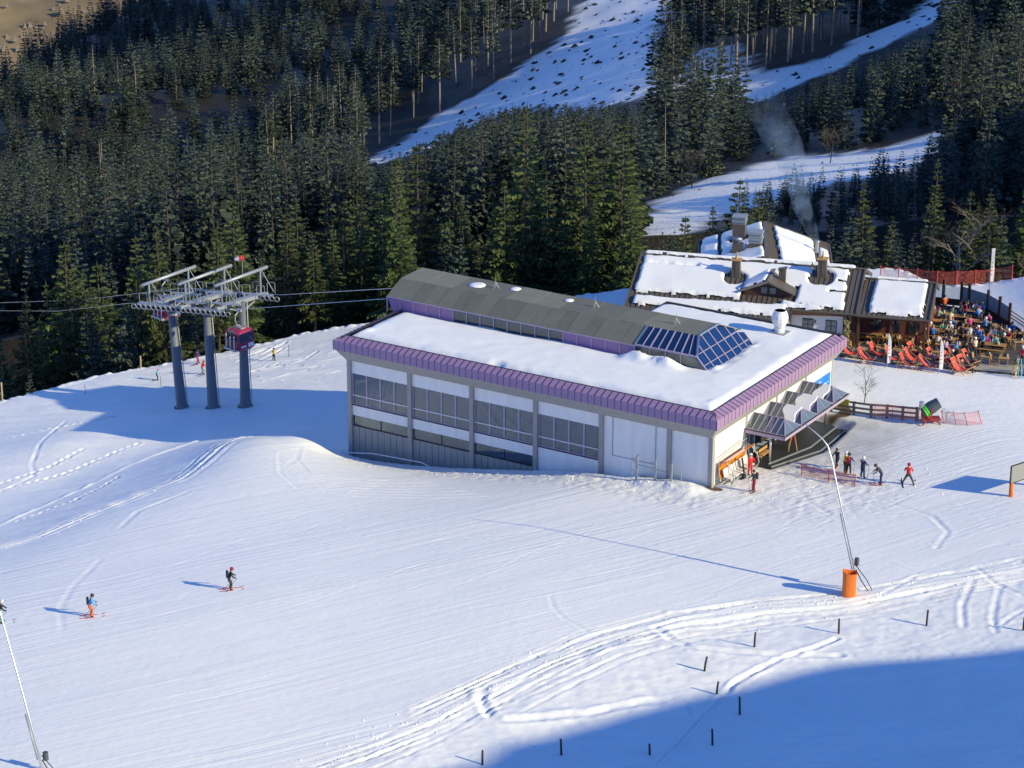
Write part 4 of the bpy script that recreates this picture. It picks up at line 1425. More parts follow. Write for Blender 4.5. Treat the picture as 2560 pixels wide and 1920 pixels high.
k.beam((-5.1, YE - .05, .62), (-5.25, YE + .05, .85), .3, .2)
sub('downspout', k, 'steel', barrel)
# antennas, vents and shovelled snow patches on the barrel
for x, y, z in ((-27.6, 12.6, 3.2), (-17.9, 12.6, 3.2), (-10.2, 12.3, 3.2)):
    k = MB()
    k.tube([(x, y, z), (x, y, z + .9)], .025, 6)
    for dx, dy in ((.3, .1), (-.25, .2), (0, -.32)):
        k.tube([(x, y, z + .5), (x + dx, y + dy, z)], .02, 5)
    sub('mast', k, 'galvanised', barrel)
for x, y, r_ in ((-29.3, 12.4, .75), (-20.6, 12.9, .42), (-26.0, 13.2, .5)):
    k = MB()
    k.lathe([(r_, 0), (r_ * .95, .05), (r_ * .5, .10), (.01, .12)], 10, (x, y, 3.22))
    sub('snow_patch', k, 'roof_snow', barrel, True)
# --- front wall: columns, bays, windows, cladding
cols = [-34.56, -28.56, -22.56, -16.56, -10.56, -4.56]
for cx in cols + [-.95]:
    b = MB()
    b.bbox((cx - .2, .92, -11), (cx + .2, 1.35, -.99), .03)
    P4('column', b, 'concrete')
YW = 1.12
for i, cx in enumerate(cols):
    x0, x1 = cx + .2, (cols[i + 1] if i < 5 else -.95) - .2
    if i >= 4:
        b = MB()
        b.box((x0, YW, -7), (x1, YW + .2, -.995))
        wl_ = P4('wall_panel', b, 'render_white')
        if i == 4:
            b = MB()
            b.box((x0 + .75, YW - .05, -4.3), (x0 + .81, YW, -1.02))
            b.box((x0 + 4.55, YW - .05, -5.2), (x0 + 4.61, YW, -1.02))
            b.box((x0 + .75, YW - .03, -4.32), (x0 + 4.6, YW, -4.26))
            sub('downpipe', b, 'galvanised', wl_)
        continue
    zt, zw, zb2 = -2.2, -5.0, -5.87
    b = MB()
    b.box((x0, YW, zt), (x1, YW + .2, -.995))
    P4('wall_panel', b, 'render_white')
    b = MB()
    b.box((x0, YW, (zb2 if i < 3 else -8)), (x1, YW + .2, zw))
    P4('wall_panel', b, 'render_white')
    b = MB()
    b.box((x0, YW - .04, zw), (x1, YW + .02, zw + .07), 0)
    P4('window_sill', b, 'dark_trim')
    win = MB()
    for q in range(5):
        xm = x0 + .06 + (x1 - x0 - .12) * q / 4
        wd = .075 if q in (1, 2, 3) else .05
        win.box((xm - wd, YW + .02, zw + .07), (xm + wd, YW + .14, zt))
    win.box((x0, YW + .015, zw + .85), (x1, YW + .12, zw + .93), 1)  # transom coloured white for the sky it reflects
    win.box((x0, YW + .03, zw + .07), (x1, YW + .13, zw + .17))
    wo = P4('window', win, ['lilac_frame', 'white_paint'])
    for q in range(4):
        xa, xb_ = x0 + .06 + (x1 - x0 - .12) * q / 4 + .1, x0 + .06 + (x1 - x0 - .12) * (q + 1) / 4 - .1
        for za, zb_ in ((zw + .17, zw + .85), (zw + .93, zt - .01)):
            k = MB()
            k.box((xa, YW + .07, za), (xb_, YW + .085, zb_))
            sub('pane', k, 'window_glass', wo)
    if i < 3:
        lw_ = MB()
        zl = -6.8
        lw_.box((x0, YW + .02, zl), (x1, YW + .1, zl + .06), 0)
        lw_.box(((x0 + x1) / 2 - .04, YW + .03, zl), ((x0 + x1) / 2 + .04, YW + .12, zb2), 0)
        wo = P4('window', lw_, 'dark_trim')
        for q in range(2):
            k = MB()
            k.box((x0 + (x1 - x0) * q / 2 + .03, YW + .06, zl + .06), (x0 + (x1 - x0) * (q + 1) / 2 - .03, YW + .075, zb2 - .01))
            sub('pane', k, 'window_glass', wo)
        k = MB()
        k.box((x0, YW + .06, -10.8), (x1, YW + .2, zl - .02))
        cl = P4('cladding', k, 'dark_trim')
        for q in range(9):
            k = MB()
            wq = (x1 - x0) / 9
            k.box((x0 + q * wq + .02, YW + .02, -10.8), (x0 + (q + 1) * wq - .02, YW + .06, zl - .04))
            sub('board', k, 'cladding', cl)
# interior: floors, back wall, left end glazing
b = MB()
b.box((-34.6, 1.33, -5.25), (-1.3, 16.6, -5.06))
P4('hall_floor', b, 'interior')
b = MB()
b.box((-30.0, 9.0, -5.06), (-1.3, 9.2, -1.02))
b.box((-34.6, 9.0, -11), (-1.3, 9.2, -5.25))
P4('inner_wall', b, 'interior')
b = MB()
b.box((-34.7, 1.4, -11), (-34.5, 16.8, -4.95))
b.box((-34.7, 1.4, -2.25), (-34.5, 16.8, -1.0))
b.box((-34.7, 16.6, -11), (-16.5, 16.8, -.99))
b.box((-16.7, 16.8, -9), (-16.5, W_ - .4, -.3))
b.box((-16.7, W_ - .6, -9), (-1.3, W_ - .4, .4))
P4('end_wall', b, 'render_white')
b = MB()
for y in np.linspace(1.4, 9.0, 6):
    b.box((-34.66, y - .06, -4.95), (-34.54, y + .06, -2.25))
b.box((-34.64, 1.4, -4.1), (-34.56, 9.0, -4.02))
wo = P4('window', b, 'lilac_frame')
for q in range(5):
    k = MB()
    yy = np.linspace(1.4, 9.0, 6)
    k.box((-34.61, yy[q] + .06, -4.95), (-34.595, yy[q + 1] - .06, -2.25))
    sub('pane', k, 'window_glass', wo)
# --- entrance side wall
XW = -.97
b = MB()
b.box((XW - .2, 1.35, -7), (XW, 6.75, -.995))
P4('wall_panel', b, 'render_white')
b = MB()
b.box((XW - .2, 17.6, -7), (XW, W_ - .4, -.995))
P4('wall_panel', b, 'render_white')
b = MB()
b.box((XW - .2, 6.75, -2.2), (XW - .01, 17.6, -.995))
P4('wall_panel', b, 'render_white')
for y in (6.9, 12.2, 17.5, W_ - .55):
    b = MB()
    b.bbox((XW - .15, y - .16, -7), (XW + .06, y + .16, -.99), .02)
    P4('column', b, 'concrete')
# recessed lilac door front with dark openings and a cream-lit post
b = MB()
b.box((-2.6, 6.95, -5.05), (-2.5, 17.4, -2.2))
b.box((-2.6, 6.8, -5.05), (-1.15, 6.95, -2.2))
P4('door_recess', b, 'interior_dark')
b = MB()
for y0, y1 in ((7.0, 7.5), (9.2, 9.9), (12.0, 12.5), (14.5, 15.0)):
    b.box((-2.5, y0, -5.03), (-2.42, y1, -2.2))
b.box((-2.5, 7.0, -2.75), (-2.4, 17.4, -2.2))
dr_ = P4('door_front', b, 'lilac_wall')
for y0, y1 in ((7.5, 8.35), (8.35, 9.2), (9.9, 10.95), (10.95, 12.0), (12.5, 13.5), (13.5, 14.5)):
    k = MB()
    k.box((-2.47, y0 + .04, -5.0), (-2.45, y1 - .04, -2.78))
    sub('pane', k, 'window_glass', dr_)
b = MB()
k.v and None
b.box((-1.05, 6.85, -5.0), (-.97, 6.95, -2.2))
b.box((-1.05, 7.45, -5.0), (-.97, 7.55, -2.2))
for z in (-4.9, -3.9, -2.9, -2.25):
    b.box((-1.04, 6.9, z), (-.98, 7.5, z + .07))
side_door = P4('side_door', b, 'galvanised')
k = MB()
k.box((-1.02, 6.95, -4.9), (-1.0, 7.45, -2.25))
sub('pane', k, 'window_glass', side_door)
b = MB()
b.box((-.965, 19.0, -3.35), (-.93, 22.15, -2.05))
bn = P4('banner', b, 'blue_banner')
bn['label'] = 'blue printed banner at the far end of the entrance wall'
k = MB()
for q in range(9):
    y0, z0 = random.uniform(19.3, 21.6), random.uniform(-3.2, -2.3)
    k.box((-.929, y0, z0), (-.925, y0 + random.uniform(.12, .45), z0 + random.uniform(.05, .16)))
sub('print', k, 'white_paint', bn)
# vent cowl on the roof
cw = thing('vent_cowl', 'tall white metal ventilation cowl on the snowy station roof', 'vent', (-4.75, 20.1, 1.0))
k = MB()
k.lathe([(.42, 0), (.42, .75), (.44, .78), (.66, 1.25), (.70, 1.5), (.66, 1.75), (.50, 2.15), (.46, 2.15), (.44, 1.9), (.02, 1.85)], 14)
k.build('cowl', 'white_paint', cw)
k = MB()
k.prism([(-.75, -.65), (.75, -.65), (.75, .65), (-.75, .65)], 0, .32)
k.build('kerb', 'galvanised', cw)
k = MB()
k.tube([(.44 * math.cos(a), .44 * math.sin(a), .76) for a in np.linspace(0, 6.283, 15)], .03, 5)
k.tube([(.68 * math.cos(a), .68 * math.sin(a), 1.5) for a in np.linspace(0, 6.283, 15)], .025, 5)
k.build('ring', 'steel', cw)

# ================================================================== ENTRANCE CANOPY
can = thing('entrance_canopy', 'glass entrance canopy with four pitched ridges and lilac frame', 'canopy', (.8, 12.4, -5.0))
CO = np.array(can.location)
cy = [6.62, 9.52, 12.42, 15.32, 18.14]
XO, XI, ZC, ZRg = 2.5, -.9, -2.11, -1.22
fr = MB()
fr.beam((XI, cy[0], ZC - .16), (XO, cy[0], ZC - .16), .12, .3)
fr.beam((XO, cy[0] - .06, ZC - .16), (XO, cy[4] + .06, ZC - .16), .12, .3)
fr.beam((XI, cy[4], ZC - .16), (XO, cy[4], ZC - .16), .12, .3)
fr.build('edge_beam', 'lilac_frame', can, CO)
k = MB()
k.beam((XI, cy[0] - .08, ZC + .01), (XO + .08, cy[0] - .08, ZC + .01), .06, .05)
k.beam((XO + .08, cy[0] - .08, ZC + .01), (XO + .08, cy[4] + .08, ZC + .01), .06, .05)
for y in cy[1:4]:
    k.beam((XI, y, ZC + .02), (XO, y, ZC + .02), .14, .08)
k.build('gutter', 'dark_trim', can, CO)
for r_ in range(4):
    y0, y1 = cy[r_] + .04, cy[r_ + 1] - .04
    ym = (y0 + y1) / 2
    bars = MB()
    xe = XO - .75
    bars.beam((XI, ym, ZRg), (xe, ym, ZRg), .08, .08)
    xs = np.linspace(XI, xe, 6)
    for x in xs:
        bars.beam((x, y0, ZC + .04), (x, ym, ZRg), .07, .06)
        bars.beam((x, y1, ZC + .04), (x, ym, ZRg), .07, .06)
    bars.beam((XO, y0, ZC + .04), (xe, ym, ZRg), .08, .07)
    bars.beam((XO, y1, ZC + .04), (xe, ym, ZRg), .08, .07)
    bars.beam((XO, ym, ZC + .04), (xe, ym, ZRg), .05, .05)
    bars.beam((XI, y0, ZC + .05), (XO, y0, ZC + .05), .07, .06)
    bars.beam((XI, y1, ZC + .05), (XO, y1, ZC + .05), .07, .06)
    rg = bars.build('ridge_frame', 'lilac_frame', can, CO)
    for yy in (y0, y1):
        for q in range(5):
            k = MB()
            k.slab([(xs[q] + .03, yy, ZC + .06), (xs[q + 1] - .03, yy, ZC + .06), (xs[q + 1] - .03, ym, ZRg - .02), (xs[q] + .03, ym, ZRg - .02)], .015)
            k.build('pane', 'canopy_glass', rg, CO)
        k = MB()
        k.slab([(xe + .03, yy, ZC + .06), (XO - .03, yy, ZC + .06), (xe + .03, ym, ZRg - .03)], .015)
        k.build('pane', 'canopy_glass', rg, CO)
        k = MB()
        k.slab([(XO - .0, yy, ZC + .06), (XO, ym, ZC + .06), (xe + .05, ym, ZRg - .04)], .012)
        k.build('pane', 'canopy_glass', rg, CO)
    if r_ > 0:
        k = MB()
        q0, q1 = (.55, 1.75) if r_ == 1 else (.35, 1.75) if r_ == 2 else (.6, 1.6)
        zs = lambda y: ZC + (ZRg - ZC) * min(1, max(0, (y - y0) / (ym - y0)))
        for a_, b_ in ((0, .5), (.5, 1)):
            pass
        pts = []
        for t in np.linspace(0, 1, 7):
            y = y0 + .05 + (ym - y0 - .05) * t
            pts.append((q0 + .25 * math.sin(t * 5 + r_) - .4 * t * 0, q1 + .12 * math.sin(t * 7 + r_), y, zs(y) + .05))
        vs_ = []
        for a_, b_, y, z in pts:
            vs_ += [(a_, y, z - .04), (a_ + .08, y, z + .05), (b_ - .08, y, z + .06), (b_, y, z - .04)]
        fs_ = []
        for t in range(6):
            for q in range(3):
                fs_.append((t * 4 + q, t * 4 + q + 1, (t + 1) * 4 + q + 1, (t + 1) * 4 + q))
        fs_ += [(0, 3, 2, 1), (24, 25, 26, 27)]
        k.add(vs_, fs_)
        k.build('snow_patch', 'roof_snow', can, CO, False)
for x, y in ((.9, 7.45), (.9, 17.5)):
    k = MB()
    k.tube([(x, y, -5.2), (x, y, ZC - .3)], .09, 10)
    k.tube([(x, y, ZC - .75), (x, y, ZC - .35)], .13, 10)
    k.build('post', 'steel', can, CO, True)
# dark entrance platform with step and metal edging
pf = MB()
ring = [(-1.05, 6.85), (.95, 7.15), (2.15, 12.2), (1.95, 17.45), (-1.05, 18.1)]
pf.prism(ring, -5.6, -4.85)
pf_o = pf.build('entrance_platform', 'deck_dark', None, (0, 0, 0))
tag(pf_o, None, None, None, 'structure')
k = MB()
k.prism([(2.15, 12.2), (3.0, 12.3), (2.75, 17.6), (1.95, 17.45)], -5.65, -5.0)
k.prism([(.95, 7.15), (1.25, 7.05), (3.0, 12.3), (2.15, 12.2)], -5.65, -5.0)
k.build('step', 'deck_dark', pf_o)
k = MB()
for (x0, y0), (x1, y1) in zip(ring[1:3], ring[2:4]):
    k.beam((x0, y0, -4.83), (x1, y1, -4.83), .12, .06)
k.beam((3.0, 12.3, -4.985), (2.75, 17.6, -4.985), .12, .06)
k.beam((1.25, 7.05, -4.985), (3.0, 12.3, -4.985), .12, .06)
k.build('edge_strip', 'galvanised', pf_o)
# ================================================================== CHALET
CHO, CHR = np.array([-5.2, 36.9, -3.2]), R(18)
def ch2w(s, v, z=0.0):
    return (CHO[0] + s * math.cos(CHR) - v * math.sin(CHR), CHO[1] + s * math.sin(CHR) + v * math.cos(CHR), CHO[2] + z)
chalet = thing('mountain_chalet', 'snow-covered wooden mountain chalet with bronze metal roofs and a white wall', 'building', CHO, CHR)
Z0 = 3.2                                            # chalet local z of world zero
def zmain(v):
    return Z0 + 2.2 - .373 * abs(v)
def zwing(v):
    return Z0 + 1.4 - .237 * abs(v)
def roof_side(parent, s0, s1, v1, zf, pw=.45, sign=-1):
    """metal roof slope from ridge (v=0) to v1, one object per seamed sheet"""
    n = max(1, int(round((s1 - s0) / pw)))
    w = (s1 - s0) / n
    k = MB()
    z0, z1 = zf(0), zf(v1)
    va, vb = (0, v1)
    pts = [(0, va, z0), (w, va, z0), (w, vb, z1), (0, vb, z1)]
    if v1 < 0:
        pts = pts[::-1]
    k.slab(pts, .07)
    k.beam((w, va, z0 + .03), (w, vb, z1 + .03), .03, .07)
    me = k.mesh('roof_sheet', 'roof_bronze')
    for i in range(n):
        inst(me, 'roof_sheet', parent, (s0 + i * w, 0, 0))
def slope_snow(parent, s0, s1, v0, v1, zf, dfun, t=.34, res=.13, name='snow_layer', fx=None, seed=0):
    S, V = np.meshgrid(np.arange(s0, s1, res), np.arange(v0, v1, res), indexing='ij')
    D = dfun(S, V) + .16 * vnoise(S * 1.6, V * 1.6, 300 + seed) + .07 * vnoise(S * 5, V * 5, 301 + seed)
    T = t * np.sqrt(np.clip(sstep(0, .26, D), 0, 1)) * (1 + .25 * vnoise(S * .6, V * .6, 302 + seed)) - .01
    Zf = zf(S, V) if fx is None else zf(S, V)
    keep = D > -.02
    na, nb = S.shape
    idx = -np.ones(S.shape, int)
    cells = keep[:-1, :-1] & keep[1:, :-1] & keep[1:, 1:] & keep[:-1, 1:]
    used = np.zeros(S.shape, bool)
    for a in (0, 1):
        for b_ in (0, 1):
            used[a:na - 1 + a, b_:nb - 1 + b_] |= cells
    idx[used] = np.arange(used.sum())
    X, Y = (S, V) if fx is None else fx(S, V)
    co = np.stack([X[used], Y[used], (Zf + np.maximum(T, -.01))[used]], -1)
    ci, cj = np.nonzero(cells)
    q = np.stack([idx[ci, cj], idx[ci + 1, cj], idx[ci + 1, cj + 1], idx[ci, cj + 1]], -1)
    me = bpy.data.meshes.new(name)
    me.from_pydata(co.tolist(), [], q.tolist())
    me.materials.append(MATS['roof_snow'])
    me.polygons.foreach_set('use_smooth', [True] * len(q))
    o = bpy.data.objects.new(name, me)
    COL.objects.link(o)
    o.parent = parent
    return o
def holder(name, mb, m):
    return mb.build(name, m, chalet)
# main roof
k = MB()
k.add([(-19.4, .02, Z0 + 2.12), (.35, .02, Z0 + 2.12), (.35, -5.85, zmain(5.85) - .09), (-19.4, -7.2, zmain(7.2) - .09), (-19.4, .02, Z0 + 1.95), (.35, .02, Z0 + 1.95), (.35, -5.85, zmain(5.85) - .3), (-19.4, -7.2, zmain(7.2) - .3)],
      [(0, 3, 2, 1), (4, 5, 6, 7), (0, 1, 5, 4), (1, 2, 6, 5), (2, 3, 7, 6), (3, 0, 4, 7)])
main_roof = holder('main_roof', k, 'wood_dark')
roof_side(main_roof, -19.4, -5.1, -7.3, zmain)
roof_side(main_roof, -5.1, .35, -5.9, zmain)
roof_side(main_roof, -19.4, .35, 6.0, zmain, 1.8)
k = MB()
k.beam((-19.5, 0, Z0 + 2.26), (.45, 0, Z0 + 2.26), .22, .12)
k.beam((.42, .05, Z0 + 2.2), (.42, -5.95, zmain(5.95) - .02), .12, .3)
k.beam((.42, -.05, Z0 + 2.2), (.42, 6.0, zmain(6) - .02), .12, .3)
k.beam((-19.5, .05, Z0 + 2.2), (-19.5, -7.35, zmain(7.35) - .02), .12, .3)
k.beam((-19.5, -7.36, zmain(7.36) - .02), (-5.1, -7.36, zmain(7.36) - .02), .14, .14)
k.beam((-5.1, -5.96, zmain(5.96) - .02), (.45, -5.96, zmain(5.96) - .02), .14, .14)
k.build('roof_trim', 'roof_bronze', main_roof)
def ell(S, V, s, v, a, b_):
    return np.hypot((S - s) / a, (V - v) / b_) - 1
def d_main(S, V):
    d = np.minimum.reduce([S + 19.15, -.95 - .05 * V - S + .2 * np.abs(V + 3) * 0, -.28 - V, V + 5.2 + .45 * sstep(-6, -2, S)])
    d = np.minimum(d, ell(S, V, -10.65, -2.6, .95, .85) * .9)
    d = np.where((V > -2.9) & (np.abs(S + 10.65) < 1.1), np.where(V > -2.1, d, d), d)
    d = np.minimum(d, ell(S, V, -3.2, -1.7, 1.1, 1.0) * .9)
    d = np.minimum(d, np.maximum(np.abs(S + 3.6) - .4, -(V + 1.2)) * 1.0)
    d = np.minimum(d, np.maximum(np.abs(S + 7.4) - 2.35 - .0 * V, -(-3.2 - V)))
    d = np.minimum(d, np.maximum(np.abs(S + 7.4) - 2.35, V + 6 - 6) if False else d)
    for v, sl in ((-1.9, -1.7), (-3.3, -2.2)):
        d = np.minimum(d, np.maximum(np.abs(V - v - .03 * (S + 1)) - .06, -(S - sl)))
    d = np.minimum(d, np.maximum(np.abs(V + 1.35 + .004 * S) - .03, S + 14.2))
    return d
slope_snow(main_roof, -19.3, -.4, -5.9, -.15, lambda S, V: Z0 + 2.2 - .373 * np.abs(V) + .02, d_main, .28)
def d_low(S, V):
    return np.minimum.reduce([S + 19.0, -5.6 - S + .0 * V, -5.75 - V + .25 * sstep(-9, -6, S), V + 7.05 + .25 * sstep(-16, -8, S) * 0])
slope_snow(main_roof, -19.3, -5.3, -7.3, -5.3, lambda S, V: Z0 + 2.2 - .373 * np.abs(V) + .02, d_low, .3, seed=3)
slope_snow(main_roof, -6.3, -2.5, -6.2, -5.0, lambda S, V: Z0 + 2.2 - .373 * np.abs(V) + .02, lambda S, V: np.minimum.reduce([S + 6.2, -2.6 - S, -5.0 - .17 * (S + 6) - V, V + 5.75 + .08 * (S + 6)]), .3, seed=5)
slope_snow(main_roof, -19.3, -.2, -.25, .55, lambda S, V: Z0 + 2.34 - .3 * np.abs(V - .1), lambda S, V: np.minimum.reduce([S + 19.2, -.4 - S, V + .16, .5 - V]) * 1.2, .22, seed=6)
# wing roof over the porch
k = MB()
k.hexa([(.5, -5.95, zwing(5.95) - .3), (6.6, -5.95, zwing(5.95) - .3), (6.6, 0, zwing(0) - .3), (.5, 0, zwing(0) - .3), (.5, -5.95, zwing(5.95) - .09), (6.6, -5.95, zwing(5.95) - .09), (6.6, 0, zwing(0) - .09), (.5, 0, zwing(0) - .09)])
wing = holder('wing_roof', k, 'wood_dark')
roof_side(wing, .5, 6.6, -6.0, zwing)
roof_side(wing, .5, 6.6, 3.0, lambda v: Z0 + 1.4 - .45 * abs(v), 1.2)
k = MB()
k.beam((.4, 0, zwing(0) + .06), (6.7, 0, zwing(0) + .06), .2, .12)
k.beam((6.66, .05, zwing(0)), (6.66, -6.05, zwing(6.05)), .12, .3)
k.beam((6.66, 0, zwing(0)), (6.66, 3.0, Z0 + .05), .12, .35)
k.beam((.4, -6.06, zwing(6.06) - .03), (6.7, -6.06, zwing(6.06) - .03), .14, .14)
k.build('roof_trim', 'roof_bronze', wing)
def d_wing(S, V):
    d = np.minimum.reduce([S - 1.35, 6.0 - S - .0 * V, -.3 - V, V + 5.7])
    return d
slope_snow(wing, 1.0, 6.3, -6.0, -.15, lambda S, V: Z0 + 1.4 - .237 * np.abs(V) + .02, d_wing, .32, seed=8)
slope_snow(wing, 1.2, 6.0, -.2, .6, lambda S, V: Z0 + 1.5 - .3 * np.abs(V - .1), lambda S, V: np.minimum.reduce([S - 1.3, 5.9 - S, V + .12, .5 - V]), .2, seed=9)
# rear cross gable
dd, ee = np.array([-.166, .986]), np.array([.986, .166])
NF = np.array([-8.4, .9])
RZ, RL = 2.5, 10.9                                  # rear ridge height and length
def rear(u, w):
    """u along the rear ridge, w across"""
    return NF[0] + dd[0] * u + ee[0] * w, NF[1] + dd[1] * u + ee[1] * w
k = MB()
ring = [rear(.3, -5.4), rear(.3, 5.4), rear(RL - .5, 5.4), rear(RL - .5, -5.4)]
k.prism(ring, 0, Z0 + RZ - 2.1)
g0, g1 = rear(.3, 0), rear(RL - .5, 0)
for g, a_, b_ in ((g0, ring[0], ring[1]), (g1, ring[3], ring[2])):
    k.add([(*a_, Z0 + RZ - 2.1), (*b_, Z0 + RZ - 2.1), (*g, Z0 + RZ - .25)], [(0, 1, 2)])
holder('rear_wall', k, 'wood_dark')
rr0 = holder('rear_roof', MB().beam((*rear(-.3, 0), Z0 + RZ + .02), (*rear(RL, 0), Z0 + RZ + .02), .32, .14), 'roof_bronze')
nsh = 20
for sg in (-1, 1):
    for i in range(nsh):
        u0, u1 = -.3 + i * (RL + .35) / nsh, -.3 + (i + 1) * (RL + .35) / nsh
        q = [(*rear(u0, 0), Z0 + RZ - .03), (*rear(u0, 6.0 * sg), Z0 + RZ - 2.07), (*rear(u1, 6.0 * sg), Z0 + RZ - 2.07), (*rear(u1, 0), Z0 + RZ - .03)]
        k = MB().slab(q if sg > 0 else q[::-1], .08)
        k.beam((*rear(u1, 0), Z0 + RZ), (*rear(u1, 6.0 * sg), Z0 + RZ - 2.04), .03, .07)
        k.build('roof_sheet', 'roof_bronze', rr0)
k = MB()
for sg in (-1, 1):
    k.beam((*rear(RL, 0), Z0 + RZ - .03), (*rear(RL, 6.05 * sg), Z0 + RZ - 2.09), .12, .3)
    k.beam((*rear(-.3, 6.05 * sg), Z0 + RZ - 2.07), (*rear(RL, 6.05 * sg), Z0 + RZ - 2.07), .12, .14)
k.build('roof_trim', 'roof_bronze', rr0)
zrear = lambda U, Wd: Z0 + RZ - .0 - .34 * np.abs(Wd)
fxr = lambda U, Wd: (NF[0] + dd[0] * U + ee[0] * Wd, NF[1] + dd[1] * U + ee[1] * Wd)
slope_snow(rr0, -.2, RL, .2, 6, zrear, lambda U, Wd: np.minimum.reduce([U + .3, RL - .35 - U - .1 * Wd, Wd - .7 - .05 * (RL - U), 4.5 - Wd]), .3, fx=fxr, seed=11)
slope_snow(rr0, -.2, RL, .2, 6, zrear, lambda U, Wd: np.minimum.reduce([U + .3, RL - 2.3 - U - .4 * (Wd - 4.8), Wd - 4.85, 5.85 - Wd]), .3, fx=fxr, seed=12)
def d_rl(U, Wd):
    d = np.minimum.reduce([U + .3, RL - .3 - U, -.2 - Wd, Wd + 5.85])
    d = np.minimum(d, ell(U, Wd, 7.3, -2.3, 1.2, .9))
    d = np.minimum(d, ell(U, Wd, 3.6, -.9, .9, .8))
    d = np.minimum(d, np.abs(Wd + 4.1) - .08)
    return np.minimum(d, ell(U, Wd, 3.4, -2.5, .8, .6))
slope_snow(rr0, -.2, RL, -5.95, -.1, zrear, d_rl, .42, fx=fxr, seed=13)
# chimneys
def chimney(s, v, zb, w, d, h, m='roof_bronze', cap='wood_light', spike=True, tap=.85):
    k = MB()
    k.hexa([(s - w / 2, v - d / 2, zb), (s + w / 2, v - d / 2, zb), (s + w / 2, v + d / 2, zb), (s - w / 2, v + d / 2, zb),
            (s - w / 2 * tap, v - d / 2 * tap, zb + h), (s + w / 2 * tap, v - d / 2 * tap, zb + h), (s + w / 2 * tap, v + d / 2 * tap, zb + h), (s - w / 2 * tap, v + d / 2 * tap, zb + h)])
    k.box((s - .012, v - d / 2 - .012, zb + .3), (s + .012, v - d / 2 + .06, zb + h - .02))
    c = k.build('chimney', m, main_roof)
    k = MB()
    k.box((s - w / 2 - .04, v - d / 2 - .04, zb + h), (s + w / 2 + .04, v + d / 2 + .04, zb + h + .1))
    if spike:
        k.lathe([(.12, 0), (.10, .25), (.07, .3), (.05, .6), (.01, .7)], 8, (s, v, zb + h + .1))
    k.build('chimney_cap', cap, main_roof)
chimney(-10.65, -2.0, Z0 + 1.1, .82, .75, 1.75)
chimney(-3.2, -1.15, Z0 + 1.5, .85, .8, 1.75)
# dormer
k = MB()
fz, fs_, fv = Z0 + 1.95, -7.4, -4.5
for sg in (-1, 1):
    q = [(fs_, -.6, fz), (fs_ + 2.35 * sg, -3.2, fz - .95), (fs_ + 2.35 * sg, fv - .3, fz - .95), (fs_, fv - .3, fz)]
    k.slab(q[::-1] if sg > 0 else q, .1)
dormer = k.build('dormer', 'roof_bronze', chalet)
k = MB()
k.add([(fs_ - 2.1, fv, fz - 1.5), (fs_ + 2.1, fv, fz - 1.5), (fs_ + 2.1, fv, fz - .95), (fs_, fv, fz - .12), (fs_ - 2.1, fv, fz - .95)], [(0, 1, 2, 3, 4)])
k.build('gable', 'wood_dark', dormer)
k = MB()
k.beam((fs_, fv - .34, fz + .02), (fs_ - 2.4, fv - .34, fz - .96), .1, .22)
k.beam((fs_, fv - .34, fz + .02), (fs_ + 2.4, fv - .34, fz - .96), .1, .22)
k.beam((fs_, -.7, fz + .05), (fs_, fv - .3, fz + .05), .28, .12)
k.build('bargeboard', 'wood_grey', dormer)
for sx in (-.38, .38):
    k = MB()
    k.box((fs_ + sx - .26, fv - .05, fz - 1.15), (fs_ + sx + .26, fv - .02, fz - .6))
    k.build('window', 'window_glass', dormer)
slope_snow(dormer, -9.9, -7.5, -4.8, -.8, lambda S, V: fz + .03 - .404 * np.abs(S - fs_), lambda S, V: np.minimum.reduce([-7.62 - S, S + 9.7, V + 4.55, -1.0 - V]), .3, seed=15)
k = MB()
k.hexa([(-6.75, -3.1, fz - .6), (-6.15, -3.1, fz - .6), (-6.15, -2.6, fz - .6), (-6.75, -2.6, fz - .6), (-6.75, -3.1, fz + .6), (-6.15, -3.1, fz + .6), (-6.15, -2.6, fz + .6), (-6.75, -2.6, fz + .6)])
k.hexa([(-6.85, -3.2, fz + .6), (-6.05, -3.2, fz + .75), (-6.05, -2.5, fz + .75), (-6.85, -2.5, fz + .6), (-6.85, -3.2, fz + .66), (-6.05, -3.2, fz + .83), (-6.05, -2.5, fz + .83), (-6.85, -2.5, fz + .66)])
k.build('chimney', 'roof_bronze', dormer)
# metal ventilation towers on the rear left slope
for (u, w_), zz, hh, sz, top in (((7.4, -2.35), 1.9, 1.5, 1.15, .75), ((3.3, -.95), 2.1, .75, 1.15, 1.05)):
    c = rear(u, w_)
    k = MB()
    k.prism([(c[0] - sz / 2, c[1] - sz / 2), (c[0] + sz / 2, c[1] - sz / 2), (c[0] + sz / 2, c[1] + sz / 2), (c[0] - sz / 2, c[1] + sz / 2)], Z0 + zz - 1.2, Z0 + zz + hh)
    vt = k.build('vent_tower', 'roof_bronze', chalet)
    k = MB()
    for q in range(4):
        z_ = Z0 + zz + hh + q * top / 4
        e_ = sz / 2 + (.07 if q % 2 else .0)
        k.box((c[0] - e_, c[1] - e_, z_), (c[0] + e_, c[1] + e_, z_ + top / 4 - .03))
    k.build('vent_hood', 'galvanised', vt)
c = rear(3.2, -2.55)
k = MB()
k.prism([(c[0] - .45, c[1] - .4), (c[0] + .45, c[1] - .4), (c[0] + .45, c[1] + .4), (c[0] - .45, c[1] + .4)], Z0 + .8, Z0 + 2.7)
vt = k.build('vent_tower', 'roof_bronze', chalet)
k = MB()
k.lathe([(.22, 0), (.22, .3), (.42, .35), (.46, .5), (.36, .56), (.3, .48), (.02, .46)], 12, (c[0], c[1], Z0 + 2.7))
k.build('vent_hood', 'galvanised', vt, smooth=True)
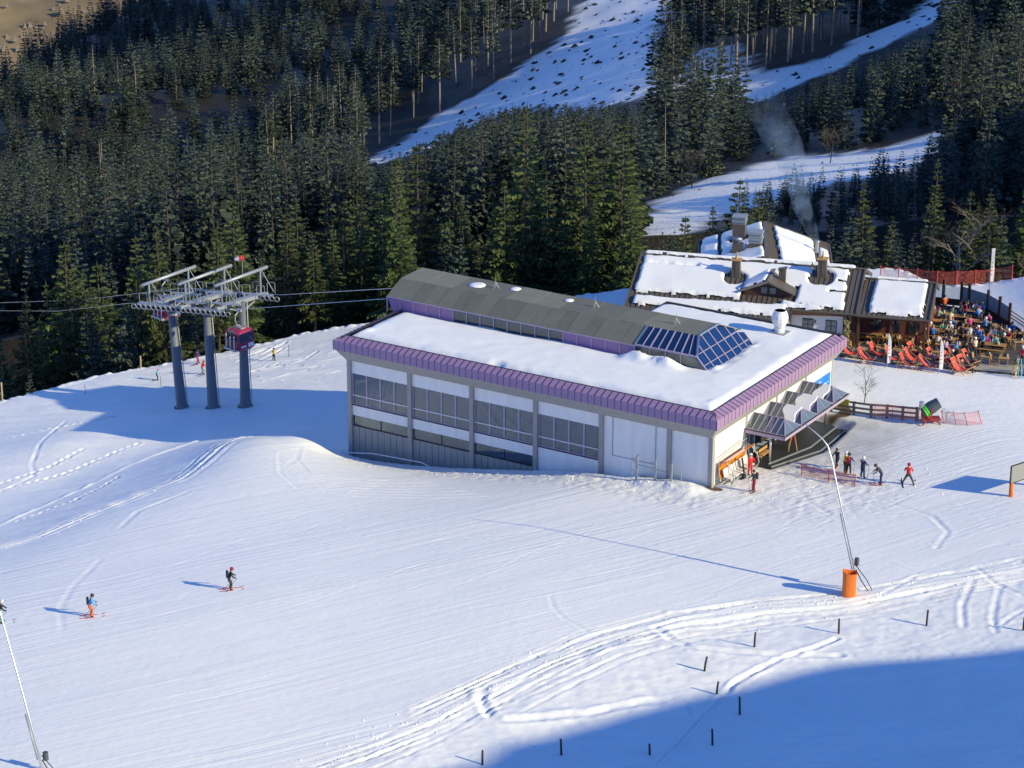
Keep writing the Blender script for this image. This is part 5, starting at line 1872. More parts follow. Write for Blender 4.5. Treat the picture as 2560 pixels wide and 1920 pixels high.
# walls under the eaves
k = MB()
k.box((-5.2, -5.35, -.2), (-.75, -5.15, zmain(5.2) - .1))
ww_ = holder('white_wall', k, 'render_white')
for s in (-3.75, -1.75):
    k = MB()
    k.box((s - .48, -5.40, 1.2), (s + .48, -5.34, 2.3))
    wn_ = k.build('window', 'wood_dark', ww_)
    for a_ in (-.23, .23):
        for zz in (1.5, 2.0):
            k = MB()
            k.box((s + a_ - .19, -5.415, zz - .22), (s + a_ + .19, -5.405, zz + .22))
            k.build('pane', 'window_glass', wn_)
k = MB()
k.box((-3.2, -5.38, 2.55 - .6), (-3.08, -5.3, 2.8 - .6))
k.build('lantern', 'black_metal', ww_)
k = MB()
k.box((-5.3, -5.42, zmain(5.2) - .42), (-.6, -5.34, zmain(5.2) - .1))
k.build('fascia_beam', 'wood_red', ww_)
k = MB()
k.box((-19.0, -6.6, -3), (-5.2, -6.4, zmain(6.6) - .12))
k.box((-19.0, -6.6, -3), (-18.8, 6, zmain(6.6) - .12))
k.box((-5.4, -6.6, -1), (-5.2, -5.2, zmain(6.6) - .12))
holder('timber_wall', k, 'wood_dark')
k = MB()
k.box((-11, -6.65, .6), (-6.9, -6.6, 1.9))
holder('timber_wall', k, 'wood_red')
k = MB()
k.box((-6.9, -6.66, -1), (-5.2, -6.62, 2.3))
holder('white_wall', k, 'render_white')
k = MB()
k.box((-.75, -5.3, -.2), (.35, -3.4, zmain(5.4) - .2))
holder('timber_wall', k, 'wood_dark')
k = MB()
k.box((.4, -3.4, -.2), (6.3, -3.2, zwing(3.3) - .2))
k.box((6.2, -3.4, -.2), (6.4, 3.0, zwing(3.3) - .3))
k.box((-.6, 3.0, -.2), (6.4, 3.2, zwing(3.3) - .3))
pw_ = holder('porch_wall', k, 'wood_red')
for s in (1.9, 3.5, 5.2):
    k = MB()
    k.box((s - .5, -3.46, 1.0), (s + .5, -3.41, 2.1))
    wn_ = k.build('window', 'wood_dark', pw_)
    for a_ in (-.24, .24):
        k = MB()
        k.box((s + a_ - .2, -3.475, 1.06), (s + a_ + .2, -3.465, 2.04))
        k.build('pane', 'window_glass', wn_)
for s in (.6, 3.4, 6.25):
    k = MB()
    k.bbox((s - .11, -5.75, -.1), (s + .11, -5.53, zwing(5.6) - .3), .02)
    holder('porch_post', k, 'wood_dark')
# climbing plant on the chalet corner
iv = MB()
rv = random.Random(4)
for q in range(420):
    a, z = rv.uniform(0, 6.28), rv.uniform(0, 2.9)
    rr = (.16 + .18 * abs(math.sin(z * 3.1))) * rv.uniform(.5, 1.1)
    c = np.array([-.35 + rr * math.cos(a), -5.75 + rr * math.sin(a), z + .05])
    d1, d2 = np.array([rv.uniform(-1, 1) for _ in range(3)]) * .09, np.array([rv.uniform(-1, 1) for _ in range(3)]) * .09
    iv.add([c - d1, c + d2, c + d1, c - d2], [(0, 1, 2, 3)])
pl = thing('climbing_plant', 'pale dry climbing plant on the corner post beside the chalet white wall', 'plant', ch2w(0, 0, 0), CHR)
iv.build('leaves', 'ivy', pl)
MB().tube([(-.35, -5.75, 0), (-.33, -5.7, 1.5), (-.36, -5.76, 2.9)], .05, 6).build('stem', 'bark', pl)
# smoke from the rear chimney
sm_m = bpy.data.materials.new('smoke')
sm_m.use_nodes = True
n, l = sm_m.node_tree.nodes, sm_m.node_tree.links
n.remove(n["Principled BSDF"])
pv = n.new("ShaderNodeVolumePrincipled")
pv.inputs['Color'].default_value = (.45, .65, .95, 1)
tc, nz = n.new("ShaderNodeTexCoord"), n.new("ShaderNodeTexNoise")
nz.inputs['Scale'].default_value = .55
nz.inputs['Detail'].default_value = 4
nz.inputs['Distortion'].default_value = 1.2
mr = n.new("ShaderNodeMapRange")
mr.inputs['From Min'].default_value = .36
mr.inputs['From Max'].default_value = .75
mr.inputs['To Min'].default_value = .0
mr.inputs['To Max'].default_value = .55
l.new(tc.outputs['Object'], nz.inputs['Vector'])
l.new(nz.outputs['Fac'], mr.inputs[0])
sx_ = n.new("ShaderNodeSeparateXYZ")
l.new(tc.outputs['Object'], sx_.inputs[0])
mz = n.new("ShaderNodeMapRange")
mz.inputs['From Max'].default_value = 12.0
mz.inputs['To Min'].default_value = 1.6
mz.inputs['To Max'].default_value = .12
l.new(sx_.outputs[2], mz.inputs[0])
mm_ = n.new("ShaderNodeMath")
mm_.operation = 'MULTIPLY'
l.new(mr.outputs[0], mm_.inputs[0])
l.new(mz.outputs[0], mm_.inputs[1])
l.new(mm_.outputs[0], pv.inputs['Density'])
l.new(pv.outputs[0], n["Material Output"].inputs['Volume'])
MATS['smoke'] = sm_m
c = rear(6.5, 4.7)
cw_ = np.array(ch2w(c[0], c[1], Z0 + 2.0))
lf = -_rt * np.array([1, 1, 0])
pts = [cw_, cw_ + lf * .6 + (0, 0, 1.2), cw_ + lf * 1.6 + (0, 0, 3.5), cw_ + lf * 2.0 + (0, 0, 6), cw_ + lf * 3.2 + (0, 0, 9), cw_ + lf * 5.5 + (0, 0, 13)]
sm = MB().tube(pts, [.3, .6, .9, 1.2, 1.6, 1.8], 12)
so = sm.build('smoke', 'smoke', None, cw_, True, cw_)
tag(so, 'thin blue smoke rising from the rear chalet chimney', 'smoke', None, 'stuff')
k = MB()
k.lathe([(.16, -1.0), (.16, .0), (.24, .05), (.2, .12)], 10, (c[0], c[1], Z0 + 2.0))
k.build('stove_pipe', 'galvanised', chalet)

# ================================================================== TERRACE
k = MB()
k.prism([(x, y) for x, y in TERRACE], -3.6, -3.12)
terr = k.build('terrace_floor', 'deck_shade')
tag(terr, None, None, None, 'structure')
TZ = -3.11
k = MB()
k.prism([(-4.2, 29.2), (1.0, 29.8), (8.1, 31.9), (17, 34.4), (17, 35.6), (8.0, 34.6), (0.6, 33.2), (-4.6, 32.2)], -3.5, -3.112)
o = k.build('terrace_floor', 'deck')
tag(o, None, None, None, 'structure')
def tp(px, py):
    return atz(px, py, TZ)
fence = thing('terrace_fence', 'dark terrace parapet with glass panes, tall posts and rails beyond the tables', 'fence', tp(2467, 780))
FO = np.array(fence.location)
fl = [tp(2325, 757), tp(2402, 765), tp(2468, 786), tp(2497, 803), tp(2522, 820), tp(2590, 866)]
for i, (a_, b_) in enumerate(zip(fl[:-1], fl[1:])):
    k = MB()
    k.beam(a_ + (0, 0, .3), b_ + (0, 0, .3), .1, .6)
    k.build('parapet', 'wood_dark', fence, FO)
    if i < 4:
        k = MB()
        k.beam(a_ + (0, 0, 1.25), b_ + (0, 0, 1.25), .03, 1.25)
        k.build('pane', 'clear_glass', fence, FO)
    else:
        for z in (1.05, 1.35, 1.65):
            k = MB()
            k.beam(a_ + (0, 0, z), b_ + (0, 0, z), .09, .08)
            k.build('rail', 'wood_grey', fence, FO)
for px, py in ((2357, 759), (2402, 765), (2421, 771), (2468, 786), (2497, 803), (2522, 820)):
    p = tp(px, py)
    k = MB()
    k.bbox((p[0] - .12, p[1] - .12, p[2]), (p[0] + .12, p[1] + .12, p[2] + 2.3), .02)
    k.build('post', 'wood_dark', fence, FO)

def flag(px, py, h, label, tall=False):
    p = hit(px, py) if not tall else np.array(tp(px, py))
    t = thing('beach_flag' if not tall else 'flagpole', label, 'flag', p)
    MB().tube([(0, 0, 0), (0, 0, h)], .03 if not tall else .04, 7).build('pole', 'galvanised', t)
    k = MB()
    r_, u_ = _rt * np.array([1, 1, 0]), np.array([0, 0, 1.0])
    z0, n_ = (h * .12 if not tall else h * .5), 8
    vs_, fs2 = [], []
    for i in range(n_ + 1):
        q = i / n_
        z = z0 + (h - z0) * q
        wd = .30 * math.sin(min(1, (1 - q) * 3 + .12) * math.pi / 2) if not tall else .30
        off = np.array([0, .05 * math.sin(q * 6), 0])
        vs_ += [tuple(u_ * z + off * .2), tuple(u_ * z + r_ * wd + off), tuple(u_ * z + r_ * wd + off + (0, .015, 0)), tuple(u_ * z + off * .2 + (0, .015, 0))]
    for i in range(n_):
        for q in range(4):
            fs2.append((i * 4 + q, i * 4 + (q + 1) % 4, i * 4 + 4 + (q + 1) % 4, i * 4 + 4 + q))
    k.add(vs_, fs2)
    k.build('cloth', 'white_paint', t)
    k = MB()
    for i in range(5):
        z = z0 + (h - z0) * (.2 + .12 * i)
        c = r_ * .10 + np.array([0, -.02, z])
        k.add([c, c + r_ * .08, c + r_ * .08 + (0, 0, .1), c + (0, 0, .1)], [(0, 1, 2, 3)])
    k.build('print', 'red_sling' if not tall else 'machine_red', t)
flag(2217, 918, 3.0, 'narrow white beach flag left of the paired red deckchairs')
flag(2347, 934, 3.0, 'narrow white beach flag right of the row of red deckchairs')
flag(2469, 787, 6.2, 'tall pole with long white flag at the terrace fence corner', True)

# --- furniture prototypes (local, facing +X)
def mk_table(sx, sy, m='wood_light'):
    k = MB()
    nb_ = 4
    t = thing('terrace_table', 'x', 'table')
    for i in range(nb_):
        q = MB()
        q.box((-sx / 2, -sy / 2 + i * sy / nb_ + .008, .70), (sx / 2, -sy / 2 + (i + 1) * sy / nb_ - .008, .745))
        q.build('board', m, t)
    for x in (-1, 1):
        for y in (-1, 1):
            MB().beam((x * (sx / 2 - .08), y * (sy / 2 - .08), 0), (x * (sx / 2 - .12), y * (sy / 2 - .1), .70), .06, .06, up=(1, 0, 0)).build('leg', m, t)
    return t
def mk_bench(L, m, back=False):
    t = thing('bench', 'x', 'bench')
    MB().box((-.15, -L / 2, .40), (-.005, L / 2, .44)).build('seat_board', m, t)
    MB().box((.005, -L / 2, .40), (.15, L / 2, .44)).build('seat_board', m, t)
    for y in (-L / 2 + .2, L / 2 - .2):
        MB().box((-.13, y - .04, 0), (.13, y + .04, .40)).build('leg', m, t)
    if back:
        MB().box((-.2, -L / 2, .58), (-.16, L / 2, .72)).build('backrest', m, t)
        for y in (-L / 2 + .15, L / 2 - .15):
            MB().beam((-.16, y, .2), (-.2, y, .75), .05).build('back_post', m, t)
    return t
def mk_chair(m):
    t = thing('terrace_chair', 'x', 'chair')
    MB().box((-.2, -.21, .42), (.22, .21, .455)).build('seat', m, t)
    MB().hexa([(-.22, -.2, .46), (-.19, -.2, .46), (-.19, .2, .46), (-.22, .2, .46), (-.32, -.2, .92), (-.29, -.2, .92), (-.29, .2, .92), (-.32, .2, .92)]).build('backrest', m, t)
    for x, y in ((-.18, -.18), (-.18, .18), (.19, -.18), (.19, .18)):
        MB().beam((x, y, 0), (x, y, .42), .04, .04, up=(1, 0, 0)).build('leg', m, t)
    return t
def mk_deckchair():
    t = thing('deckchair', 'x', 'deckchair')
    for y in (-.3, .3):
        MB().beam((-.55, y, 1.0), (.55, y, .04), .025, .035).build('side_rail', 'post_pale', t)
        MB().beam((-.45, y * .9, .03), (.6, y * .9, .42), .025, .035).build('side_rail', 'post_pale', t)
        MB().beam((-.42, y * .95, .88), (-.62, y * .95, .03), .03, .04).build('prop', 'wood_light', t)
    for x, z in ((-.55, 1.0), (.6, .42), (-.45, .03)):
        MB().beam((x, -.31, z), (x, .31, z), .04, .04).build('cross_bar', 'wood_light', t)
    k = MB()
    pts = [(-.55, 1.0), (-.40, .72), (-.22, .45), (0, .28), (.25, .26), (.45, .34), (.6, .42)]
    vs_ = []
    for x, z in pts:
        vs_ += [(x, -.29, z + .03), (x, .29, z + .03), (x, .29, z + .015), (x, -.29, z + .015)]
    fs2 = []
    for i in range(len(pts) - 1):
        for q in range(4):
            fs2.append((i * 4 + q, i * 4 + (q + 1) % 4, i * 4 + 4 + (q + 1) % 4, i * 4 + 4 + q))
    fs2 += [(3, 2, 1, 0), (24, 25, 26, 27)]
    k.add(vs_, fs2)
    sl = k.build('sling', 'red_sling', t, smooth=False)
    MB().add([(-.43, -.14, .80), (-.43, .14, .80), (-.33, .14, .635), (-.33, -.14, .635)], [(0, 1, 2, 3)]).build('print', 'white_paint', sl)
    return t
proto_used = {}
def put(proto, label, x, y, z, rz, group):
    """first use moves the prototype itself, later ones copy it with its parts"""
    if proto.name not in proto_used:
        proto_used[proto.name] = 1
        o = proto
    else:
        o = copy_tree(proto)
    o.location, o.rotation_euler = (float(x), float(y), float(z)), (0, 0, rz)
    return tag(o, label, None, group)
ORD = ['first', 'second', 'third', 'fourth', 'fifth', 'sixth', 'seventh', 'eighth', 'ninth', 'tenth', 'eleventh', 'twelfth', 'thirteenth', 'fourteenth', 'fifteenth']
t_small, t_big = mk_table(.9, .9), mk_table(.85, 2.2, 'wood_amber')
b_big, b_back, chair_ = mk_bench(2.2, 'wood_amber'), mk_bench(2.4, 'wood_light', True), mk_chair('wood_light')
deck_ = mk_deckchair()
deck_.scale = (1.3, 1.3, 1.3)
box_me = MB().box((-.14, -.09, 0), (.14, .09, .16)).box((-.05, -.02, .16), (.05, .02, .30)).mesh('caddy', 'soot')
cup_me = MB().lathe([(.05, 0), (.06, .2), (.05, .22)], 8).mesh('cup', 'white_paint')
def caddy(x, y, lab):
    o = inst(box_me, 'cutlery_caddy', None, (x, y, TZ + .746), (0, 0, random.uniform(0, 3)))
    tag(o, ('cutlery caddy on the ' + lab).replace(', ', ' '), 'caddy', 'cutlery caddies on the terrace tables')
    o = inst(cup_me, 'white_cup', None, (x + .22, y + .1, TZ + .746))
    tag(o, 'white cup on the ' + lab, 'cup', 'cups on the terrace tables')
front = sorted([(2159, 880), (2203, 886), (2246, 891), (2290, 893), (2335, 897)])
upper = sorted([(2207, 862), (2239, 865), (2276, 870), (2313, 874), (2351, 878), (2389, 881)])
right = sorted([(2464, 909), (2509, 913)])
for row, nm in ((front, 'front row of small tables'), (upper, 'second row of small tables'), (right, 'short right row of small tables')):
    for i, (px, py) in enumerate(row):
        p = tp(px, py)
        lab = f'{ORD[i]} table in the {nm}'
        put(t_small, lab.replace('small square tables', 'small square wooden tables'), p[0], p[1], TZ, R(15) + random.uniform(-.1, .1), 'small wooden terrace tables')
        caddy(p[0], p[1] + .1, lab)
        for j, (dx, dy, rz) in enumerate(((.85, .1, math.pi), (-.85, -.1, 0))):
            a = R(15)
            put(chair_, f'light wooden chair {"right" if dx > 0 else "left"} of the {lab}', p[0] + dx * math.cos(a) - dy * math.sin(a), p[1] + dx * math.sin(a) + dy * math.cos(a), TZ, rz + a + random.uniform(-.15, .15), 'light wooden terrace chairs')
for i, (px, py, d_) in enumerate(((2546, 850, 'rear one of the two'), (2546, 872, 'front one of the two'))):
    p = tp(px, py)
    lab = f'amber table, {d_} at the right terrace end'
    put(t_small, lab, p[0], p[1], TZ, R(30), 'small wooden terrace tables')
    caddy(p[0], p[1], lab)
big = [(2345, 800, 18), (2360, 822, 18), (2430, 795, 10), (2395, 808, 15), (2445, 822, 10), (2350, 845, 18), (2425, 843, 12), (2500, 838, -25), (2362, 866, 18), (2438, 862, 12), (2493, 862, 5), (2480, 880, 12), (2305, 835, 20)]
big = sorted(big, key=lambda t: (t[1], t[0]))
BIG = []
for i, (px, py, a) in enumerate(big):
    p = tp(px, py)
    rz = R(a) + math.pi / 2
    lab = f'{ORD[i]} long table from the terrace back'
    put(t_big, 'amber wooden plank ' * 0 + lab + ', made of amber planks', p[0], p[1], TZ, rz, 'long wooden terrace tables')
    BIG.append((p, rz, lab))
    caddy(p[0] + .3, p[1], lab)
    for sg, nm in ((1, 'far'), (-1, 'near')):
        o_ = .72 * sg
        put(b_big, f'backless bench on the {nm} side of the {lab}', p[0] + o_ * math.cos(rz), p[1] + o_ * math.sin(rz), TZ, rz, 'benches at the long tables')
for i, (px, py) in enumerate(((2168, 853), (2222, 859))):
    p = tp(px, py)
    put(b_back, ('left' if i == 0 else 'right') + ' wooden bench with backrest under the shaded porch', p[0], p[1], TZ, CHR - math.pi / 2, 'porch benches')
    put(t_big, ('left' if i == 0 else 'right') + ' long table in front of the porch wall bench', p[0] - .25, p[1] + .8, TZ, CHR - math.pi / 2, 'long wooden terrace tables')
DC = [(2122, 894, 12), (2164, 908, 5), (2192, 895, 0), (2232, 907, 2), (2268, 921, 8), (2280, 909, 8), (2288, 895, -5), (2316, 926, 10), (2336, 909, 0), (2373, 920, -10), (2390, 908, -15), (2412, 928, -12), (2424, 914, -20), (2397, 935, -5)]
DC.sort()
DCW = []
for i, (px, py, a) in enumerate(DC):
    p = hit(px, py)
    rz = R(a)
    put(deck_, f'red deckchair, {ORD[i]} from the left on the snow before the terrace', p[0], p[1], p[2], rz, 'red deckchairs on the snow')
    DCW.append((p, rz, i))
# booth with black and white curtains, standing figure
p = tp(2283, 851)
bo = thing('wooden_booth', 'small dark wooden booth hung with black and white curtains on the terrace', 'booth', p, R(10))
for x, y in ((-.75, -.5), (.75, -.5), (-.75, .5), (.75, .5)):
    MB().box((x - .05, y - .05, 0), (x + .05, y + .05, 1.5)).build('post', 'wood_grey', bo)
MB().box((-.85, -.6, 1.5), (.85, .6, 1.58)).build('roof', 'wood_grey', bo)
MB().box((-.75, -.52, .02), (.75, -.46, .42)).build('front_board', 'wood_dark', bo)
MB().box((-.72, .42, .02), (.72, .48, 1.5)).build('back_board', 'deck_dark', bo)
for x0, x1, m_ in ((-.68, -.35, 'curtain'), (-.1, .12, 'black_metal'), (.25, .55, 'curtain')):
    k = MB()
    vs_ = []
    for i in range(9):
        x = x0 + (x1 - x0) * i / 8
        vs_ += [(x, -.5 + .03 * (i % 2), .42), (x, -.5 + .03 * (i % 2), 1.48), (x, -.485 + .03 * (i % 2), 1.48), (x, -.485 + .03 * (i % 2), .42)]
    k.add(vs_, [(i * 4 + q, i * 4 + 4 + q, i * 4 + 4 + (q + 1) % 4, i * 4 + (q + 1) % 4) for i in range(8) for q in range(4)])
    k.build('curtain', m_, bo)
# ================================================================== PEOPLE
def cloth(name, c, rough=.75):
    return mat('cloth_' + name, c, rough, 0, .18, 9)
for nm, c in dict(black=(.018, .018, .022), charcoal=(.05, .052, .06), navy=(.02, .03, .09), blue=(.02, .16, .62), sky=(.10, .36, .70), red=(.60, .03, .035), crimson=(.34, .02, .04), orange=(.68, .14, .03),
                  yellow=(.72, .55, .03), lime=(.48, .58, .04), white=(.74, .74, .74), cream=(.62, .56, .42), grey=(.24, .25, .26), green=(.06, .30, .18), mint=(.22, .55, .48), pink=(.72, .08, .30), purple=(.16, .06, .24), lilac=(.42, .30, .52), brown=(.14, .085, .05), tan=(.36, .27, .16)).items():
    cloth(nm, c)
mat('skin', (.52, .32, .23), .6, 0, .08, 8)
mat('hair', (.05, .032, .02), .8, 0, .2, 8)
LEG, TOR, HEAD, HAND, FOOT = 0, 1, 2, 3, 4
def skeleton(kind):
    J = {}
    E_ = []
    def j(n, p, r, lab):
        J[n] = (p, r, lab)
    if kind == 'sit':
        hz, kn, an = .50, (.43, .48), (.46, .10)
        j('hip', (0, 0, hz + .06), .15, TOR)
        j('spine', (-.03, 0, hz + .28), .155, TOR)
        j('chest', (.02, 0, hz + .48), .165, TOR)
        j('neck', (.05, 0, hz + .66), .062, HEAD)
        j('head', (.07, 0, hz + .74), .085, HEAD)
        j('crown', (.08, 0, hz + .86), .092, HEAD)
        for s in (-1, 1):
            t = 'l' if s > 0 else 'r'
            j('hj' + t, (.04, .10 * s, hz + .0), .105, LEG)
            j('kn' + t, (kn[0], .13 * s, kn[1]), .078, LEG)
            j('an' + t, (an[0], .13 * s, an[1]), .06, LEG)
            j('to' + t, (an[0] + .16, .14 * s, .05), .05, FOOT)
            j('sh' + t, (.03, .19 * s, hz + .54), .075, TOR)
            j('el' + t, (.16, .26 * s, hz + .32), .056, TOR)
            j('ha' + t, (.40, .17 * s, hz + .30), .042, HAND)
    elif kind == 'recline':
        j('hip', (.0, 0, .36), .15, TOR)
        j('spine', (-.16, 0, .50), .15, TOR)
        j('chest', (-.30, 0, .68), .16, TOR)
        j('neck', (-.38, 0, .86), .062, HEAD)
        j('head', (-.40, 0, .94), .085, HEAD)
        j('crown', (-.42, 0, 1.06), .092, HEAD)
        for s in (-1, 1):
            t = 'l' if s > 0 else 'r'
            j('hj' + t, (.08, .10 * s, .36), .10, LEG)
            j('kn' + t, (.52, .13 * s, .50), .076, LEG)
            j('an' + t, (.86, .14 * s, .16), .06, LEG)
            j('to' + t, (1.0, .15 * s, .10), .05, FOOT)
            j('sh' + t, (-.32, .19 * s, .74), .072, TOR)
            j('el' + t, (-.12, .28 * s, .55), .055, TOR)
            j('ha' + t, (.10, .20 * s, .50), .042, HAND)
    else:
        P = dict(stand=(0, .02, .04, .24, 0, 0), ski=(.10, .14, .10, .20, .0, .10), bend=(.30, .04, .10, .16, 0, .02), wide=(.08, .06, .30, .30, .04, .06), walk=(.03, .10, .05, .22, .22, .04))[kind]
        lean, kneef, wid, armw, stride, crouch = P
        hz = .94 - crouch
        j('hip', (-.02 - crouch * .6, 0, hz), .148, TOR)
        j('spine', (lean * .4 - crouch * .3, 0, hz + .22), .15, TOR)
        j('chest', (lean * .9 - crouch * .1, 0, hz + .43 - lean * .2), .165, TOR)
        j('neck', (lean * 1.25, 0, hz + .59 - lean * .4), .062, HEAD)
        j('head', (lean * 1.35 + .02, 0, hz + .67 - lean * .45), .085, HEAD)
        j('crown', (lean * 1.5 + .04, 0, hz + .79 - lean * .5), .092, HEAD)
        for s in (-1, 1):
            t = 'l' if s > 0 else 'r'
            st2 = stride * s
            j('hj' + t, (-.02 - crouch * .5, .095 * s, hz - .06), .112, LEG)
            j('kn' + t, (kneef + st2 * .5, (.11 + wid * .5) * s, .50 - crouch * .4), .082, LEG)
            j('an' + t, (-.02 + st2, (.12 + wid) * s, .13), .066, LEG)
            j('to' + t, (.17 + st2, (.13 + wid) * s, .065), .058, FOOT)
            j('sh' + t, (lean * .95, .19 * s, hz + .49 - lean * .25), .075, TOR)
            j('el' + t, (lean * .9 + .12, (.22 + armw * .35) * s, hz + .24 - lean * .3), .058, TOR)
            j('ha' + t, (lean * .9 + .36, (.16 + armw * .4) * s, hz + .12 - lean * .35), .044, HAND)
    for a, b_ in (('hip', 'spine'), ('spine', 'chest'), ('chest', 'neck'), ('neck', 'head'), ('head', 'crown')):
        E_.append((a, b_))
    for t in 'lr':
        E_ += [('hip', 'hj' + t), ('hj' + t, 'kn' + t), ('kn' + t, 'an' + t), ('an' + t, 'to' + t), ('chest', 'sh' + t), ('sh' + t, 'el' + t), ('el' + t, 'ha' + t)]
    return J, E_
POSES = {}
def pose_mesh(kind, sub=1):
    J, E_ = skeleton(kind)
    names = list(J)
    me = bpy.data.meshes.new('pose')
    me.from_pydata([J[n_][0] for n_ in names], [(names.index(a), names.index(b_)) for a, b_ in E_], [])
    ob = bpy.data.objects.new('pose', me)
    COL.objects.link(ob)
    ob.modifiers.new('s', 'SKIN')
    for i, n_ in enumerate(names):
        sv = me.skin_vertices[0].data[i]
        sv.radius = (J[n_][1], J[n_][1])
        sv.use_root = n_ == 'hip'
    ss_ = ob.modifiers.new('d', 'SUBSURF')
    ss_.levels = sub
    ss_.render_levels = sub
    dg = bpy.context.evaluated_depsgraph_get()
    dg.update()
    ev = bpy.data.meshes.new_from_object(ob.evaluated_get(dg))
    bpy.data.objects.remove(ob)
    segs = []
    for a, b_ in E_:
        segs.append((np.array(J[a][0]), np.array(J[b_][0]), J[b_][2]))
    co = np.empty(len(ev.vertices) * 3)
    ev.vertices.foreach_get('co', co)
    co = co.reshape(-1, 3)
    mi = []
    for pgn in ev.polygons:
        c = co[list(pgn.vertices)].mean(0)
        best, lab = 9, 0
        for a, b_, lb in segs:
            ab = b_ - a
            t = np.clip((c - a) @ ab / (ab @ ab), 0, 1)
            d = np.linalg.norm(c - a - t * ab)
            if d < best:
                best, lab = d, lb
                if lb == HAND:
                    lab = HAND if t > .72 else TOR
                if lb == FOOT:
                    lab = FOOT
                if lb == LEG and c[2] < .19 and kind not in ('recline',):
                    lab = FOOT
        mi.append(lab)
    for i in range(5):
        ev.materials.append(None)
    ev.polygons.foreach_set('material_index', mi)
    ev.polygons.foreach_set('use_smooth', [True] * len(mi))
    ev.update()
    J['_head'] = (np.array(J['head'][0]) + np.array(J['crown'][0])) / 2
    return ev, J
for kd in ('stand', 'ski', 'bend', 'wide', 'walk', 'sit', 'recline'):
    POSES[kd] = pose_mesh(kd)
# headgear, backpack, skis, poles
helm = MB()
for i in range(7):
    pass
helm.lathe([(.128, -.03), (.138, .04), (.128, .10), (.095, .155), (.04, .18), (.01, .183)], 12)
cap = MB().lathe([(.112, .02), (.116, .07), (.095, .125), (.05, .155), (.03, .18), (.01, .185)], 10)
hairm = MB().lathe([(.085, -.06), (.112, .0), (.112, .07), (.09, .12), (.03, .145)], 10)
gog = MB().box((.085, -.085, -.005), (.135, .085, .055))
pack = MB().bbox((-.17, -.15, -.22), (.0, .15, .24), .04)
ski_m = MB().add([(-.75, -.045, 0), (-.75, .045, 0), (.7, .045, 0), (.7, -.045, 0), (.95, .035, .12), (.95, -.035, .12), (-.75, -.045, .02), (-.75, .045, .02), (.7, .045, .02), (.7, -.045, .02), (.95, .035, .135), (.95, -.035, .135)],
                 [(0, 1, 2, 3), (3, 2, 4, 5), (9, 8, 7, 6), (11, 10, 8, 9), (0, 3, 9, 6), (3, 5, 11, 9), (1, 7, 8, 2), (2, 8, 10, 4), (0, 6, 7, 1), (4, 10, 11, 5)])
ski_m.box((-.12, -.04, .02), (.2, .04, .055))
pole_m = MB().tube([(0, 0, 0), (0, 0, 1.12)], .012, 5).tube([(0, 0, .05), (0, 0, .06)], .05, 8)
MESH = {}
def shared(key, mb, m, smooth=True):
    if (key, m) not in MESH:
        MESH[(key, m)] = mb.mesh(key, m, smooth=smooth)
    return MESH[(key, m)]
def person(label, kind, loc, rz, jacket, legs, hat=('helmet', 'cloth_black'), boots='rubber', gloves='cloth_black', backpack=None, skis=None, poles=False, scale=1.0, group=None):
    me, J = POSES[kind]
    o = bpy.data.objects.new('person', me)
    COL.objects.link(o)
    o.location, o.rotation_euler, o.scale = [float(c) for c in loc], (0, 0, rz), (scale,) * 3
    for i, m_ in enumerate(('cloth_' + legs, 'cloth_' + jacket, 'skin', gloves, boots)):
        o.material_slots[i].link = 'OBJECT'
        o.material_slots[i].material = MATS[m_]
    tag(o, label, 'person', group)
    h = J['_head']
    kd, hm = hat
    mb_ = dict(helmet=helm, cap=cap, hair=hairm)[kd]
    inst(shared(dict(helmet='helmet', cap='woolly_hat', hair='hair')[kd], mb_, hm), dict(helmet='helmet', cap='woolly_hat', hair='hair')[kd], o, h + np.array([0, 0, -.02]))
    if kd == 'helmet' and kind not in ('sit', 'recline'):
        inst(shared('goggles', gog, 'black_metal', False), 'goggles', o, h)
    if backpack:
        c = np.array(J['chest'][0])
        inst(shared('backpack', pack, backpack, False), 'backpack', o, c + np.array([-.15, 0, -.08]))
    if skis:
        for s, t in ((1, 'l'), (-1, 'r')):
            a = np.array(J['an' + t][0])
            inst(shared('ski', ski_m, skis, False), 'ski', o, (a[0] + .05, a[1], -.012), (0, 0, .12 * s if kind == 'wide' else 0))
    if poles:
        for s, t in ((1, 'l'), (-1, 'r')):
            a = np.array(J['ha' + t][0])
            back = -.75 if kind == 'ski' else -.18
            L = a[2] / math.cos(math.atan2(abs(back), a[2]))
            inst(shared('ski_pole', pole_m, 'black_metal', False), 'ski_pole', o, (a[0] + back, a[1] + .06 * s, .0), (0, math.atan2(-back, a[2]), 0), (1, 1, max(L, .6) / 1.08))
    return o
VIEW = math.atan2(-_fw[1], -_fw[0])                # yaw that faces the camera
RIGHT = math.atan2(_rt[1], _rt[0])                 # yaw that faces right in the picture
def skier(px, py, *a, yaw=0.0, **k):
    p = hit(px, py)
    return person(k.pop('label'), k.pop('kind'), p, RIGHT + R(yaw), *a, **k)
skier(575, 1474, 'black', 'charcoal', yaw=10, label='skier in black jacket with dark red helmet gliding right across the slope', kind='ski', hat=('helmet', 'cloth_crimson'), backpack='cloth_black', skis='red_sling', poles=True)
skier(227, 1541, 'sky', 'orange', yaw=10, label='skier in blue jacket and orange trousers with dark backpack gliding right', kind='ski', hat=('helmet', 'cloth_charcoal'), backpack='cloth_black', skis='red_sling', poles=True)
skier(2, 1556, 'black', 'mint', yaw=8, label='skier in black jacket and pale green trousers at the left picture edge', kind='ski', hat=('helmet', 'cloth_white'), skis='black_metal', poles=True)
